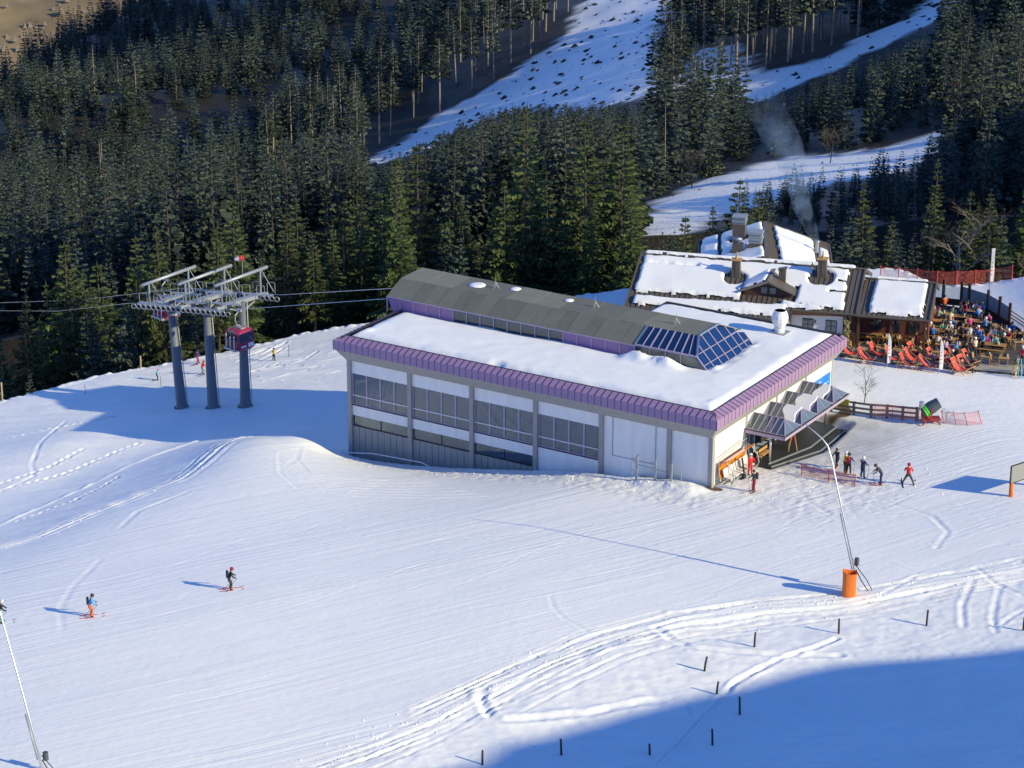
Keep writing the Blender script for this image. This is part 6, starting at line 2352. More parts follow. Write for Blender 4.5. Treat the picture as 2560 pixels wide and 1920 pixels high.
skier(1884, 1230, 'charcoal', 'crimson', yaw=195, label='skier in dark jacket with grey backpack standing near the station corner', kind='stand', hat=('cap', 'cloth_black'), backpack='cloth_charcoal', skis='cloth_tan', poles=True)
skier(1875, 1188, 'red', 'red', yaw=-60, label='person in an all red ski suit with white helmet by the orange chairlift seat', kind='stand', hat=('helmet', 'cloth_white'))
skier(2092, 1172, 'black', 'black', yaw=-150, label='person in black jacket with red collar standing left of the yellow jacket', kind='walk', hat=('hair', 'hair'), boots='cloth_orange')
skier(2112, 1183, 'lime', 'black', yaw=-20, label='person in yellow jacket with white helmet behind the red backpack wearer', kind='stand', hat=('helmet', 'cloth_white'), boots='cloth_orange')
skier(2121, 1187, 'navy', 'black', yaw=60, label='person in dark jacket carrying a bright red backpack beside the yellow jacket', kind='stand', hat=('helmet', 'cloth_charcoal'), backpack='cloth_red', boots='cloth_tan', poles=True)
skier(2156, 1196, 'navy', 'navy', yaw=40, label='skier in navy suit with white helmet right of the red backpack wearer', kind='stand', hat=('helmet', 'cloth_white'), poles=True)
skier(2202, 1211, 'charcoal', 'navy', yaw=175, label='skier in dark grey jacket bending forward right of the navy suit', kind='bend', hat=('helmet', 'cloth_charcoal'), skis='cloth_crimson', poles=True)
skier(2270, 1212, 'red', 'charcoal', yaw=80, label='skier in red jacket standing with legs wide apart right of the group', kind='wide', hat=('helmet', 'cloth_crimson'), skis='black_metal', poles=False)
skier(494, 910, 'purple', 'crimson', yaw=30, label='child in purple jacket nearest the forest edge between the pylons', kind='walk', hat=('helmet', 'cloth_navy'), skis='black_metal', scale=.82)
skier(507, 936, 'red', 'grey', yaw=40, label='child in red jacket just below the purple jacket between the pylons', kind='ski', hat=('helmet', 'cloth_crimson'), skis='black_metal', scale=.82)
skier(393, 950, 'mint', 'charcoal', yaw=0, label='child in pale green jacket left of the first pylon', kind='ski', hat=('cap', 'cloth_crimson'), skis='black_metal', scale=.66)
skier(685, 902, 'yellow', 'black', yaw=60, label='child in bright yellow jacket alone right of the third pylon', kind='stand', hat=('helmet', 'cloth_black'), scale=.72)

# --- guests on the terrace
JK = [('blue', 'bright blue'), ('red', 'red'), ('white', 'white'), ('navy', 'navy'), ('charcoal', 'dark grey'), ('black', 'black'), ('cream', 'cream'), ('sky', 'light blue'), ('brown', 'brown'), ('green', 'green'), ('grey', 'grey'), ('crimson', 'dark red'), ('mint', 'mint green'), ('pink', 'pink'), ('tan', 'tan'), ('black', 'black'), ('navy', 'navy'), ('charcoal', 'dark grey'), ('black', 'black'), ('navy', 'navy'), ('white', 'white'), ('charcoal', 'dark grey'), ('blue', 'bright blue')]
HT = [(('helmet', 'cloth_white'), 'white helmet'), (('hair', 'hair'), 'bare head'), (('cap', 'cloth_black'), 'black hat'), (('cap', 'cloth_red'), 'red hat'), (('helmet', 'cloth_charcoal'), 'dark helmet'), (('hair', 'cloth_tan'), 'fair hair')]
rp = random.Random(21)
seen = {}
for ti, (p, rz, lab) in enumerate(BIG):
    seats = [(sg, off) for sg in (-1, 1) for off in (-.75, -.1, .6)]
    rp.shuffle(seats)
    nn = rp.choice([3, 4, 4, 5]) if ti not in (12,) else 2
    used = set()
    for sg, off in seats[:nn]:
        while True:
            (jk, jn_), (ht, hn_) = rp.choice(JK), rp.choice(HT)
            if (jk, hn_) not in used:
                used.add((jk, hn_))
                break
        o_ = .74 * sg
        x = p[0] + o_ * math.cos(rz) - off * math.sin(rz)
        y = p[1] + o_ * math.sin(rz) + off * math.cos(rz)
        short = lab.split()[0]
        person(f'guest in {jn_} jacket with {hn_} at the {short} long table from the back', 'sit', (x, y, TZ - .04), rz + (math.pi if sg > 0 else 0) + rp.uniform(-.3, .3), jk, rp.choice(['black', 'navy', 'charcoal', 'grey']), ht, group='guests seated on the terrace')
for px, py, jk, nm, ht, yaw, kd, where in ((2400, 800, 'brown', 'brown', HT[2], 20, 'stand', 'standing between the rear tables'), (2412, 802, 'crimson', 'dark red', HT[1], 200, 'stand', 'standing between the rear tables'), (2360, 785, 'orange', 'orange', HT[1], 100, 'stand', 'standing at the rear parapet'), (2318, 842, 'blue', 'bright blue', HT[0], -60, 'stand', 'standing right of the booth'),
                                         (2443, 812, 'blue', 'bright blue', HT[1], 150, 'walk', 'walking in the middle of the terrace'), (2308, 815, 'navy', 'navy', HT[1], 0, 'stand', 'standing under the wing eave'), (2300, 828, 'yellow', 'yellow', HT[1], 40, 'stand', 'standing behind the booth'), (2456, 880, 'sky', 'light blue', HT[2], 200, 'stand', 'standing by the front long table'),
                                         (2425, 897, 'brown', 'brown', HT[5], 20, 'stand', 'standing behind deckchairs'), (2436, 893, 'cream', 'cream', HT[0], 120, 'stand', 'standing behind deckchairs'), (2364, 897, 'lilac', 'lilac', HT[1], -40, 'stand', 'behind the second beach flag'), (2414, 902, 'black', 'black', HT[4], 60, 'stand', 'standing behind deckchairs'),
                                         (2390, 899, 'sky', 'pale blue', HT[2], 170, 'stand', 'behind the middle deckchairs'), (2555, 915, 'red', 'red', HT[0], 200, 'stand', 'beside the ski rack at the right picture edge'), (2288, 877, 'crimson', 'dark red', HT[2], 0, 'stand', 'among the small tables behind deckchairs'), (2310, 868, 'black', 'black', HT[0], 200, 'stand', 'among the small square tables')):
    p = tp(px, py)
    person(f'guest in {nm} jacket with {ht[1]} {where}', kd, (p[0], p[1], TZ), RIGHT + R(yaw), jk, rp.choice(['black', 'navy', 'charcoal']), ht[0], group='guests standing on the terrace')
for (i, jk, nm, ht) in ((8, 'purple', 'purple', HT[1]), (10, 'charcoal', 'dark grey', HT[0]), (9, 'red', 'red', HT[4]), (12, 'black', 'black', HT[2]), (13, 'navy', 'navy', HT[1]), (6, 'crimson', 'dark red', HT[3])):
    p, rz, q = DCW[i]
    person(f'guest in {nm} jacket lying in the {ORD[q]} red deckchair from the left', 'recline', p, rz, jk, 'black', ht[0], group='guests lying in deckchairs')
p = tp(2129, 857)
sc_o = person('pale carved ski guide figure standing by the chalet porch', 'stand', p, RIGHT - R(60), 'grey', 'tan', ('cap', 'statue'))
sc_o.name = 'carved_figure'
sc_o['category'] = 'statue'
for i in range(5):
    sc_o.material_slots[i].material = MATS['statue']
# ================================================================== GONDOLA PYLONS
def same_depth(px, py, ref):
    """point on the ray of a pixel at the forward depth of ref"""
    d = ray(px, py)
    return CAM + d * ((np.asarray(ref) - CAM) @ _fw) / (d @ _fw)
arm = np.array([.17, .985, 0.0])
pb = [hit(455, 1019), hit(533, 1020), hit(614, 1016)]
pt = [same_depth(425, 751, pb[0]), same_depth(515, 749, pb[1]), same_depth(605, 753, pb[2])]
along = pt[2] - pt[0]
along[2] *= .3
along /= np.linalg.norm(along)
names_p = ('left', 'middle', 'right')
for i in range(3):
    b0, t0 = pb[i], pt[i]
    t = thing('lift_pylon', f'{names_p[i]} of three grey tubular gondola pylons with crossarm', 'pylon', b0, 0, 'gondola lift pylons')
    o = b0
    ax = t0 - b0
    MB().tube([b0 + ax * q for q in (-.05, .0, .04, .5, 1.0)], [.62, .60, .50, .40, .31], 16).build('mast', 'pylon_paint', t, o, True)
    k = MB()
    k.lathe([(.75, -.3), (.72, .06), (.5, .1)], 16, tuple(b0))
    k.build('footing', 'concrete_dark', t, o)
    k = MB()
    side = _rt * np.array([1, 1, 0]) * .52
    for s in (-.17, .17):
        f_ = np.array([.5, -.8, 0]) * s
        k.tube([b0 + side * 1.15 + f_ + (0, 0, .1), t0 + side * .85 + f_], .02, 5)
    n_ = 26
    for q in range(n_):
        c = b0 + side * 1.15 + (t0 + side * .85 - b0 - side * 1.15) * (q + .5) / n_
        f_ = np.array([.5, -.8, 0]) * .17
        k.tube([c - f_, c + f_], .015, 4)
    k.build('ladder', 'galvanised', t, o)
    k = MB()
    k.beam(t0 - arm * 3.1, t0 + arm * 3.1, .34, .3)
    k.beam(t0 - arm * 1.5 + (0, 0, -.35), t0 + (0, 0, -1.0), .12)
    k.beam(t0 + arm * 1.5 + (0, 0, -.35), t0 + (0, 0, -1.0), .12)
    k.build('crossarm', 'galvanised', t, o)
    up = np.array([0, 0, 2.35])
    k = MB()
    k.tube([t0 - arm * 3.2 + up * .93, t0 + arm * 3.2 + up * 1.07], .15, 10)
    lb_ = k.build('lifting_beam', 'galvanised', t, o, True)
    k = MB()
    for s in (-2.4, 2.3):
        base = t0 + arm * s
        k.beam(base, base + up * (1 + .02 * s), .13, .13, up=(1, 0, 0))
        k.beam(base + arm * .2 + up, base + arm * 1.6, .06, .06)
    k.build('strut', 'galvanised', lb_, o)
    # catwalk with hoop rails
    k = MB()
    for s in (-1.9, 1.9):
        k.beam(t0 + arm * s - along * 1.4 + (0, 0, .2), t0 + arm * s + along * 1.4 + (0, 0, .2), .5, .06)
    k.beam(t0 - arm * 2.6 + (0, 0, .24), t0 + arm * 2.6 + (0, 0, .24), .6, .05)
    k.build('catwalk', 'galvanised', t, o)
    k = MB()
    for s in (-2.5, -1.3, 1.2, 2.5):
        c = t0 + arm * s
        for q in (-.9, .5):
            p0, p1 = c + along * q, c + along * (q + .75)
            k.tube([p0 + (0, 0, .25), p0 + (0, 0, 1.15), p0 + along * .08 + (0, 0, 1.25), p1 - along * .08 + (0, 0, 1.25), p1 + (0, 0, 1.15), p1 + (0, 0, .25)], .03, 5)
    k.build('hoop_rail', 'galvanised', t, o)
# sheave trains, one wheel each
ctr = (pt[0] + pt[1] + pt[2]) / 3
wheel_m = MB().tube([(0, -.07, 0), (0, .07, 0)], .26, 14).tube([(0, -.085, 0), (0, .085, 0)], .1, 8)
whl = wheel_m.mesh('wheel', ['rubber'])
rim_m = MB().tube([(.215 * math.cos(a), -.08, .215 * math.sin(a)) for a in np.linspace(0, 2 * math.pi, 15)], .04, 5).mesh('rim', 'galvanised')
cable_pts = {}
for sg, nm in ((-1, 'near'), (1, 'far')):
    c0 = ctr + arm * 3.0 * sg + np.array([0, 0, -.15])
    t = thing('sheave_train', f'long row of cable wheels on the {nm} side of the pylons', 'pulley', c0, math.atan2(along[1], along[0]), 'sheave trains on the pylons')
    n_ = 20
    k = MB()
    for q in range(5):
        x0 = -4.6 + q * 1.86
        k.box((x0, -.04, -.12), (x0 + 1.7, .04, .04))
    k.box((-4.2, -.06, .1), (4.2, .06, .28))
    for q in range(10):
        k.box((-4.2 + q * .9, -.03, -.1), (-4.1 + q * .9, .03, .2))
    k.build('rocker_beam', 'galvanised', t)
    for q in range(n_):
        x = -4.55 + q * 9.1 / (n_ - 1)
        w_ = inst(whl, 'wheel', t, (x, 0, -.02 + .0015 * x * x * -1))
        inst(rim_m, 'rim', w_)
    cable_pts[sg] = (c0 - along * 4.9 + (0, 0, .28), c0 + along * 4.9 + (0, 0, .28), c0)
for sg, nm, lpx, yst, zst in ((-1, 'near', (0, 777), 11.3, 1.3), (1, 'far', (0, 757), 14.6, 1.4)):
    a_, b_, c_ = cable_pts[sg]
    far_l = atd(lpx[0], lpx[1], np.linalg.norm(a_ - CAM) + 55)
    dirl = (far_l - a_)
    k = MB()
    k.tube([a_ + dirl * 3.0 + (0, 0, -6), a_ + dirl * 1.0, a_ + dirl * .5 + (0, 0, -.4), a_, b_, np.array([-36.0, yst, zst])], .022, 6)
    o = k.build('haul_cable', 'steel', None, c_, False, c_)
    tag(o, f'{nm} steel haul cable running through the pylon wheels to the station', 'cable', 'haul cables')
# windsock
w0 = pt[2] + arm * .2 + np.array([0, 0, 2.2])
t = thing('windsock', 'red and white windsock on a mast above the right pylon', 'windsock', w0)
MB().tube([w0, w0 + (0, 0, 1.9)], .03, 6).build('mast', 'galvanised', t, w0)
k = MB()
dirw = -_rt * np.array([1, 1, 0]) * .6 + np.array([0, 0, -.15])
sk = [w0 + np.array([0, 0, 1.85]) + dirw * q for q in (-.25, .1, .45, .8, 1.1)]
k.tube(sk[:3], [.24, .25, .23], 10, 0, False)
k.build('sleeve', 'red_sling', t, w0, True)
MB().tube(sk[2:], [.23, .19, .13], 10, 0, False).build('sleeve', 'white_paint', t, w0, True)

def gondola(label, grip, rz):
    t = thing('gondola_cabin', label, 'gondola', grip + np.array([0, 0, -3.9]), rz, 'red gondola cabins')
    hz = 3.9
    def shell(w0, d0, w1, d1, z0, z1, ch=.18):
        r0 = [(-w0 + ch, -d0), (w0 - ch, -d0), (w0, -d0 + ch), (w0, d0 - ch), (w0 - ch, d0), (-w0 + ch, d0), (-w0, d0 - ch), (-w0, -d0 + ch)]
        r1 = [(-w1 + ch, -d1), (w1 - ch, -d1), (w1, -d1 + ch), (w1, d1 - ch), (w1 - ch, d1), (-w1 + ch, d1), (-w1, d1 - ch), (-w1, -d1 + ch)]
        return [(x, y, z0) for x, y in r0] + [(x, y, z1) for x, y in r1]
    def ringfaces(n_=8):
        return [(i, (i + 1) % n_, n_ + (i + 1) % n_, n_ + i) for i in range(n_)]
    k = MB().add(shell(.78, .82, 1.0, 1.05, 0, .25) , ringfaces() + [tuple(range(8))[::-1]]).add(shell(1.0, 1.05, 1.04, 1.08, .25, .95), ringfaces())
    k.build('lower_body', 'cabin_red', t)
    MB().add(shell(1.03, 1.07, .95, 1.0, .95, 1.8), ringfaces()).build('window_band', 'band_glass', t)
    k = MB().add(shell(.96, 1.01, .88, .92, 1.8, 2.05), ringfaces()).add(shell(.88, .92, .55, .6, 2.05, 2.15), ringfaces() + [tuple(range(8, 16))])
    k.build('roof', 'cabin_red', t)
    for x, y in ((-1, -1), (1, -1), (1, 1), (-1, 1)):
        MB().beam((x * .96, y * 1.0, .9), (x * .88, y * .93, 1.82), .14, .14, up=(1, 0, 0)).build('corner_post', 'cabin_red', t)
    for y in (-1, 1):
        MB().beam((0, y * 1.09, .3), (0, y * 1.0, 1.82), .05, .04, up=(1, 0, 0)).build('door_seam', 'cabin_red', t)
    k = MB()
    k.box((1.045, -.75, .42), (1.055, -.1, .6))
    k.box((1.045, .15, .38), (1.055, .8, .78))
    k.build('print', 'white_paint', t)
    k = MB()
    for z in (.55, 1.15):
        k.tube([(-.8, -1.3, z), (.8, -1.3, z)], .025, 5)
        k.tube([(-.8, -1.3, z), (-.8, -1.06, z)], .025, 5)
        k.tube([(.8, -1.3, z), (.8, -1.06, z)], .025, 5)
    k.box((-.85, -1.38, .12), (.85, -1.1, .32))
    k.build('ski_rack', 'galvanised', t)
    for i in range(5):
        MB().box((-.6 + i * .3, -1.30, .2), (-.52 + i * .3, -1.26, 1.75 - .12 * (i % 3))).build('ski', 'white_paint' if i % 2 == 0 else 'black_metal', t)
    k = MB()
    k.tube([(0, 0, 2.1), (0, 0, 2.35), (0, -.35, 2.5), (0, -.55, 2.9), (0, -.5, 3.5), (0, 0, 3.9)], .06, 8)
    k.box((-.55, -.3, 2.12), (.55, .3, 2.25))
    k.box((-.3, -.08, 3.82), (.3, .12, 4.05))
    k.build('hanger', 'galvanised', t)
    t.scale = (.92, .92, .92)
    t.location.z += .3
    return t
a_, b_, c_ = cable_pts[-1]
gondola('red gondola cabin with skis in its rack hanging before the right pylon', c_ + along * 5.6 + np.array([0, 0, .3]), R(-13))
a_, b_, c_ = cable_pts[1]
gondola('red gondola cabin half hidden behind the left pylon', c_ - along * 6.3 + np.array([0, 0, 1.0]), R(-13))

# ================================================================== SNOW LANCES
def lance(label, base_px, path_px, pad, box_px):
    b0 = hit(*base_px)
    t = thing('snow_lance', label, 'snow lance', b0, 0, 'snow-making lances')
    pts = [same_depth(px, py, b0) for px, py in path_px]
    pts = [np.array(b0) + (pts[0] - np.array(b0)) * np.array([1, 1, 0]) - (0, 0, .3)] + pts
    n_ = len(pts)
    MB().tube(pts, np.interp(np.arange(n_), [0, 1, 2, n_ - 1], [.08, .07, .055, .035]), 10).build('lance_tube', 'steel', t, b0, True)
    lo, hi_ = pts[1], pts[2]
    off = -_rt * .16
    MB().tube([lo + off, lo + (hi_ - lo) * .7 + off], .05, 8).build('support_tube', 'galvanised', t, b0, True)
    c = same_depth(*box_px, b0)
    MB().bbox((c[0] - .14, c[1] - .14, c[2] - .26), (c[0] + .14, c[1] + .14, c[2] + .26), .04).build('control_box', 'gun_body', t, b0)
    k = MB()
    k.tube([pts[1] + _rt * .1, pts[1] + _rt * .5 + (0, 0, -.8), pts[1] + _rt * 1.2 + (0, 0, -1.9), np.array(b0) + _rt * .9 + (0, 0, .0), np.array(b0) + _rt * .3 + (0, 0, -.05)], .035, 6)
    k.tube([pts[1] + _rt * .1 + (0, 0, .3), pts[1] + _rt * .9 + (0, 0, -.8), pts[1] + _rt * 1.35 + (0, 0, -1.7), np.array(b0) + _rt * 1.0 + (0, -.1, .0)], .03, 6)
    k.build('hose', 'rubber', t, b0, True)
    if pad:
        k = MB()
        n_ = 16
        vs_ = []
        for z, w in ((-.3, .45), (.5, .47), (1.0, .46), (1.5, .48), (1.7, .50)):
            for i in range(n_):
                a = 2 * math.pi * i / n_
                x = -math.copysign(abs(math.cos(a)) ** .6, math.cos(a)) * w
                y = math.copysign(abs(math.sin(a)) ** .6, math.sin(a)) * w * .8
                zz = z + (.22 * max(0, math.cos(a)) if z > 1.65 else 0)
                q = _rt * np.array([1, 1, 0]) * x + np.array([-SA, CA, 0]) * y
                vs_.append((b0[0] + q[0], b0[1] + q[1], b0[2] + zz))
        fs2 = [(r_ * n_ + i, r_ * n_ + (i + 1) % n_, (r_ + 1) * n_ + (i + 1) % n_, (r_ + 1) * n_ + i) for r_ in range(4) for i in range(n_)]
        k.add(vs_, fs2)
        k.build('padding', 'orange_pad', t, b0, True)
lance('tall bent snow lance with bright orange padded base on the piste', (2122, 1488), [(2136, 1424), (2094, 1222), (2080, 1152), (2070, 1116), (2056, 1097), (2036, 1079), (2013, 1060)], True, (2142, 1404))
lance('slender leaning snow lance at the lower left picture corner', (106, 1930), [(101, 1900), (57, 1735), (3, 1540), (-12, 1485)], False, (114, 1890))

# ================================================================== FENCES, NETS, SIGNS
def post_obj(parent, p, h, r, m, o, lean=(0, 0)):
    return MB().tube([(p[0], p[1], p[2] - .3), (p[0] + lean[0], p[1] + lean[1], p[2] + h)], r, 6).build('post', m, parent, o)
def net_panel(parent, p, q, h, m, o, sag=.08, lean=(0, 0, 0)):
    k = MB()
    n_ = 6
    vs_ = []
    for i in range(n_ + 1):
        s = i / n_
        c = p + (q - p) * s
        d = sag * math.sin(math.pi * s)
        for zz in (.03, .5, 1.0):
            vs_.append(c + np.array(lean) * zz + (0, 0, zz * (h - d)))
    k.add(vs_, [(i * 3 + j, i * 3 + 3 + j, i * 3 + 4 + j, i * 3 + 1 + j) for i in range(n_) for j in range(2)])
    k.build('net', m, parent, o)
    k = MB()
    k.tube([np.array(vs_[i * 3 + 2]) for i in range(n_ + 1)], .018, 4)
    k.build('rope', 'net_post', parent, o)
def netfence(label, pxs, h, m, pr=.04, pm='net_post', group='red safety nets', lean=(0, 0, 0)):
    pts = [hit(*p) for p in pxs]
    o = pts[len(pts) // 2]
    t = thing('safety_net', label, 'net', o, 0, group)
    for p in pts:
        post_obj(t, p, h + .1, pr, pm, o, lean[:2])
    for p, q in zip(pts[:-1], pts[1:]):
        net_panel(t, p, q, h, m, o, lean=lean)
    return t
netfence('long red safety net along the slope edge behind the terrace', [(2200, 700), (2245, 704), (2292, 708), (2342, 713), (2390, 713), (2437, 711), (2484, 706), (2529, 699), (2562, 688), (2620, 668)], 1.35, 'net_red', .05)
netfence('low red safety net in front of the waiting skiers', [(2003, 1189), (2071, 1204), (2137, 1216)], .95, 'net_dense')
netfence('slack orange net with slanting poles right of the snow cannon', [(2364, 1060), (2394, 1064), (2422, 1065), (2457, 1061)], .95, 'net_orange', .03, lean=(-.55, .2, 0))
# wooden fence by the entrance
wf = [hit(2078, 1027), hit(2134, 1037), hit(2177, 1043), hit(2217, 1045), hit(2256, 1049), hit(2291, 1052)]
t = thing('wooden_fence', 'weathered three-rail wooden fence right of the entrance canopy', 'fence', wf[2])
for p in wf:
    MB().bbox((p[0] - .1, p[1] - .1, p[2] - .3), (p[0] + .1, p[1] + .1, p[2] + 1.15), .02).build('post', 'wood_grey', t, wf[2])
for p, q in zip(wf[:-1], wf[1:]):
    for z in (.3, .68, 1.1):
        MB().beam(p + (0, -.12, z), q + (0, -.12, z), .05, .17).build('rail', 'wood_grey', t, wf[2])
netfence('thin red net tied over the right half of the wooden fence', [(2186, 1046), (2230, 1049), (2296, 1055)], 1.15, 'net_orange', .025)
p = wf[0] + (wf[1] - wf[0]) * .6
o = MB().box((p[0] - .42, p[1] - .2, p[2] + .75), (p[0] + .42, p[1] - .16, p[2] + 1.3)).build('notice_board', 'yellow_sign', None, p, False, p)
tag(o, 'yellow notice board hanging on the wooden fence', 'sign')
# fan snow cannon
g0 = hit(2326, 1056)
t = thing('snow_cannon', 'round fan snow cannon with green rings on a red carriage', 'snow cannon', g0, RIGHT)
axd = np.array([.84, .1, .54])
c0 = np.array([-.05, 0, 1.25])
MB().tube([c0 - axd * .75, c0 - axd * .7, c0 + axd * .1, c0 + axd * .75], [.40, .50, .52, .44], 18, 0, False).build('barrel', 'gun_body', t, smooth=True)
MB().tube([c0 - axd * .6, c0 + axd * .7], [.36, .36], 14).build('fan_housing', 'black_metal', t)
for q in (-.34, -.52):
    MB().tube([c0 + axd * (q - .06), c0 + axd * (q + .06)], .535, 18).build('ring', 'fluoro_green', t)
MB().tube([c0 + axd * .74, c0 + axd * .8], .47, 18, 0, False).build('ring', 'steel', t)
k = MB()
k.box((-.7, -.45, .28), (.75, .45, .42))
k.box((-.75, -.35, .42), (-.1, .35, .95))
k.build('carriage', 'machine_red', t)
for x in (-.55, .6):
    for y in (-.45, .45):
        MB().beam((x * .6, y * .7, .35), (x * 1.3, y * 1.3, -.05), .08).build('leg', 'machine_red', t)
MB().beam((-.05, -.55, .4), (-.05, -.55, 1.3), .08, .1, up=(1, 0, 0)).build('yoke', 'machine_red', t)
MB().beam((-.05, .55, .4), (-.05, .55, 1.3), .08, .1, up=(1, 0, 0)).build('yoke', 'machine_red', t)
MB().bbox((-.95, -.25, 1.1), (-.65, .25, 1.75), .04).build('control_box', 'galvanised', t)
for x, y in ((.95, .2), (1.2, -.3)):
    MB().tube([(x, y, 0), (x, y, 1.0), (x + .05, y, 1.08), (x + .2, y, 1.08), (x + .22, y, .95)], .035, 6).build('hydrant', 'galvanised', t)
# large sign board at the right edge
s0 = hit(2526, 1241)
t = thing('sign_board', 'large grey sign board seen from behind on two orange padded posts', 'sign', s0)
sd = np.array([.35, .937, 0]) * .9
e0, e1 = s0 - sd * .15, s0 + sd * 3.6
MB().beam(e0 + (0, 0, 1.75), e1 + (0, 0, 1.75), .06, 1.35).build('panel', 'sign_back', t, s0)
k = MB()
for z in (1.06, 2.44):
    k.beam(e0 + (0, 0, z), e1 + (0, 0, z), .09, .06)
k.beam(e0 + (0, 0, 1.05), e0 + (0, 0, 2.45), .09, .09, up=(1, 0, 0))
k.build('frame', 'black_metal', t, s0)
for q in (s0 + sd * .05, s0 + sd * 3.2):
    zq = float(height(q[0], q[1]))
    MB().tube([(q[0], q[1], zq - .3), (q[0], q[1], s0[2] + 2.3)], .06, 8).build('post', 'galvanised', t, s0)
    MB().tube([(q[0], q[1], zq - .2), (q[0], q[1], zq + 1.05)], .17, 12).build('padding', 'orange_pad', t, s0, True)
# pasture posts in the foreground and marker posts at the snow edge
PP = [(1206, 1912, .98), (1404, 1888, 1.08), (1625, 1887, .72), (1782, 1863, 1.08), (1850, 1786, 1.2), (1791, 1735, .9), (1760, 1677, 1.05), (1886, 1617, 1.05), (2097, 1584, 1.08), (2316, 1564, 1.15), (2558, 1576, .95)]
PL = ['leftmost dark fence post at the bottom picture edge', 'second fence post from the left at the edge of the blue shade', 'shortest fence post, deep in the blue shade at the bottom', 'fence post alone in the blue shade right of the shortest one', 'fence post at the border of the blue shade beside the straight ski track', 'fence post above the curved loop track', 'leaning fence post at the top of the rippled snow', 'fence post beside the trampled track in the lower right', 'fence post left of centre below the orange padded lance', 'tallest fence post standing below and right of the orange padded lance', 'fence post at the far right picture edge']
for (px, py, h), lb in zip(PP, PL):
    p = hit(px, py)
    k = MB()
    ln = random.uniform(-.12, .12) + (.12 if px == 1760 else 0)
    k.tube([(0, 0, -.5), (ln * .5, 0, h * .5), (ln, .02, h - .03), (ln, .02, h)], [.075, .07, .065, .05], 7)
    o = k.build('fence_post', 'post_wood', None, (0, 0, 0), True, p)
    tag(o, lb, 'post', 'pasture fence posts in the snow')
MP = [(6, 1003, 1.9, 'post_pale', 'pale wooden post at the far left of the snow edge'), (80, 984, 1.2, 'post_pale', 'pale wooden post left of the pale leafless tree at the snow edge'), (352, 921, 1.3, 'post_pale', 'pale wooden post at the snow edge left of the left pylon'), (429, 899, 1.1, 'post_pale', 'pale wooden post behind the left pylon'), (586, 866, 1.0, 'post_pale', 'pale wooden post under the front gondola cabin'), (656, 851, 1.0, 'post_pale', 'pale wooden post right of the front gondola cabin'), (840, 812, 1.0, 'post_pale', 'pale wooden post at the snow edge near the station roof'),
      (213, 985, 1.0, 'black_metal', 'thin black marker stick on the lower snow field'), (402, 964, .9, 'black_metal', 'thin black marker stick beside the child in green'), (722, 892, 1.2, 'black_metal', 'thin black marker stick right of the child in yellow')]
for px, py, h, m_, lb in MP:
    p = hit(px, py)
    r_ = .08 if m_ == 'post_pale' else .025
    o = MB().tube([(0, 0, -.4), (.02, 0, h - .04), (.02, 0, h)], [r_, r_ * .9, r_ * .7], 7).build('marker_post', m_, None, (0, 0, 0), True, p)
    tag(o, lb, 'post', 'marker posts on the snow')

# ================================================================== ENTRANCE FURNITURE
c0 = hit(1846, 1190)
t = thing('chairlift_seat', 'old chairlift seat with orange bubble leaning at the entrance wall', 'chairlift seat', (.1, 4.0, -5.05), 0)
Y0, Y1 = -2.0, 2.3
k = MB()
arc = [(-.62, .35), (-.82, .75), (-.86, 1.15), (-.72, 1.55), (-.42, 1.85), (.02, 2.0)]
vs_ = []
for x, z in arc:
    vs_ += [(x, Y0, z), (x, Y1, z), (x + .03, Y1, z - .02), (x + .03, Y0, z - .02)]
k.add(vs_, [(i * 4 + q, i * 4 + (q + 1) % 4, i * 4 + 4 + (q + 1) % 4, i * 4 + 4 + q) for i in range(len(arc) - 1) for q in range(4)] + [(3, 2, 1, 0), (20, 21, 22, 23)])
k.build('bubble', 'orange_shell', t, smooth=False)
for i in range(5):
    y0 = Y0 + .15 + i * .82
    k = MB().hexa([(-.45, y0, .45), (.15, y0, .38), (.15, y0 + .72, .38), (-.45, y0 + .72, .45), (-.45, y0, .53), (.15, y0, .46), (.15, y0 + .72, .46), (-.45, y0 + .72, .53)])
    k.build('seat', 'curtain', t)
    k = MB().hexa([(-.5, y0, .5), (-.42, y0, .5), (-.42, y0 + .72, .5), (-.5, y0 + .72, .5), (-.62, y0, 1.1), (-.54, y0, 1.1), (-.54, y0 + .72, 1.1), (-.62, y0 + .72, 1.1)])
    k.build('backrest', 'curtain', t)
k = MB()
for y in (Y0 + .05, Y1 - .05):
    k.tube([(.25, y, .05), (.45, y, .6), (.3, y, 1.2), (-.2, y, 1.75), (-.6, y, 1.9)], .05, 7)
    k.tube([(-.5, y, .35), (.3, y, .3)], .05, 7)
k.tube([(-.5, Y0, .4), (-.5, Y1, .4)], .06, 7)
k.tube([(.3, Y0, .3), (.3, Y1, .3)], .045, 7)
k.tube([(-.75, Y0 - .1, .2), (-.8, Y0 - .1, 1.9), (-.6, Y0 + .2, 2.2), (-.6, Y1 - .2, 2.4)], .04, 6)
k.build('frame', 'galvanised', t)
k = MB()
k.tube([(.35, .2, .02), (.2, .2, .5), (.0, .2, 1.5)], .07, 7)
k.box((.1, -.4, .05), (.5, .0, .35))
k.build('footrest', 'black_metal', t)
t = thing('steel_barrier', 'galvanised steel turnstile frames stored against the station front wall', 'barrier', (-4.9, -.35, float(height(-4.9, -.35))))
for x in (-1.7, -.1, 1.3):
    k = MB()
    k.beam((x, 0, -.3), (x, .05, 1.55), .12, .16, up=(1, 0, 0))
    k.beam((x, .05, 1.55), (x + .08, .1, 1.75), .1, .1, up=(1, 0, 0))
    k.build('upright', 'galvanised', t)
k = MB()
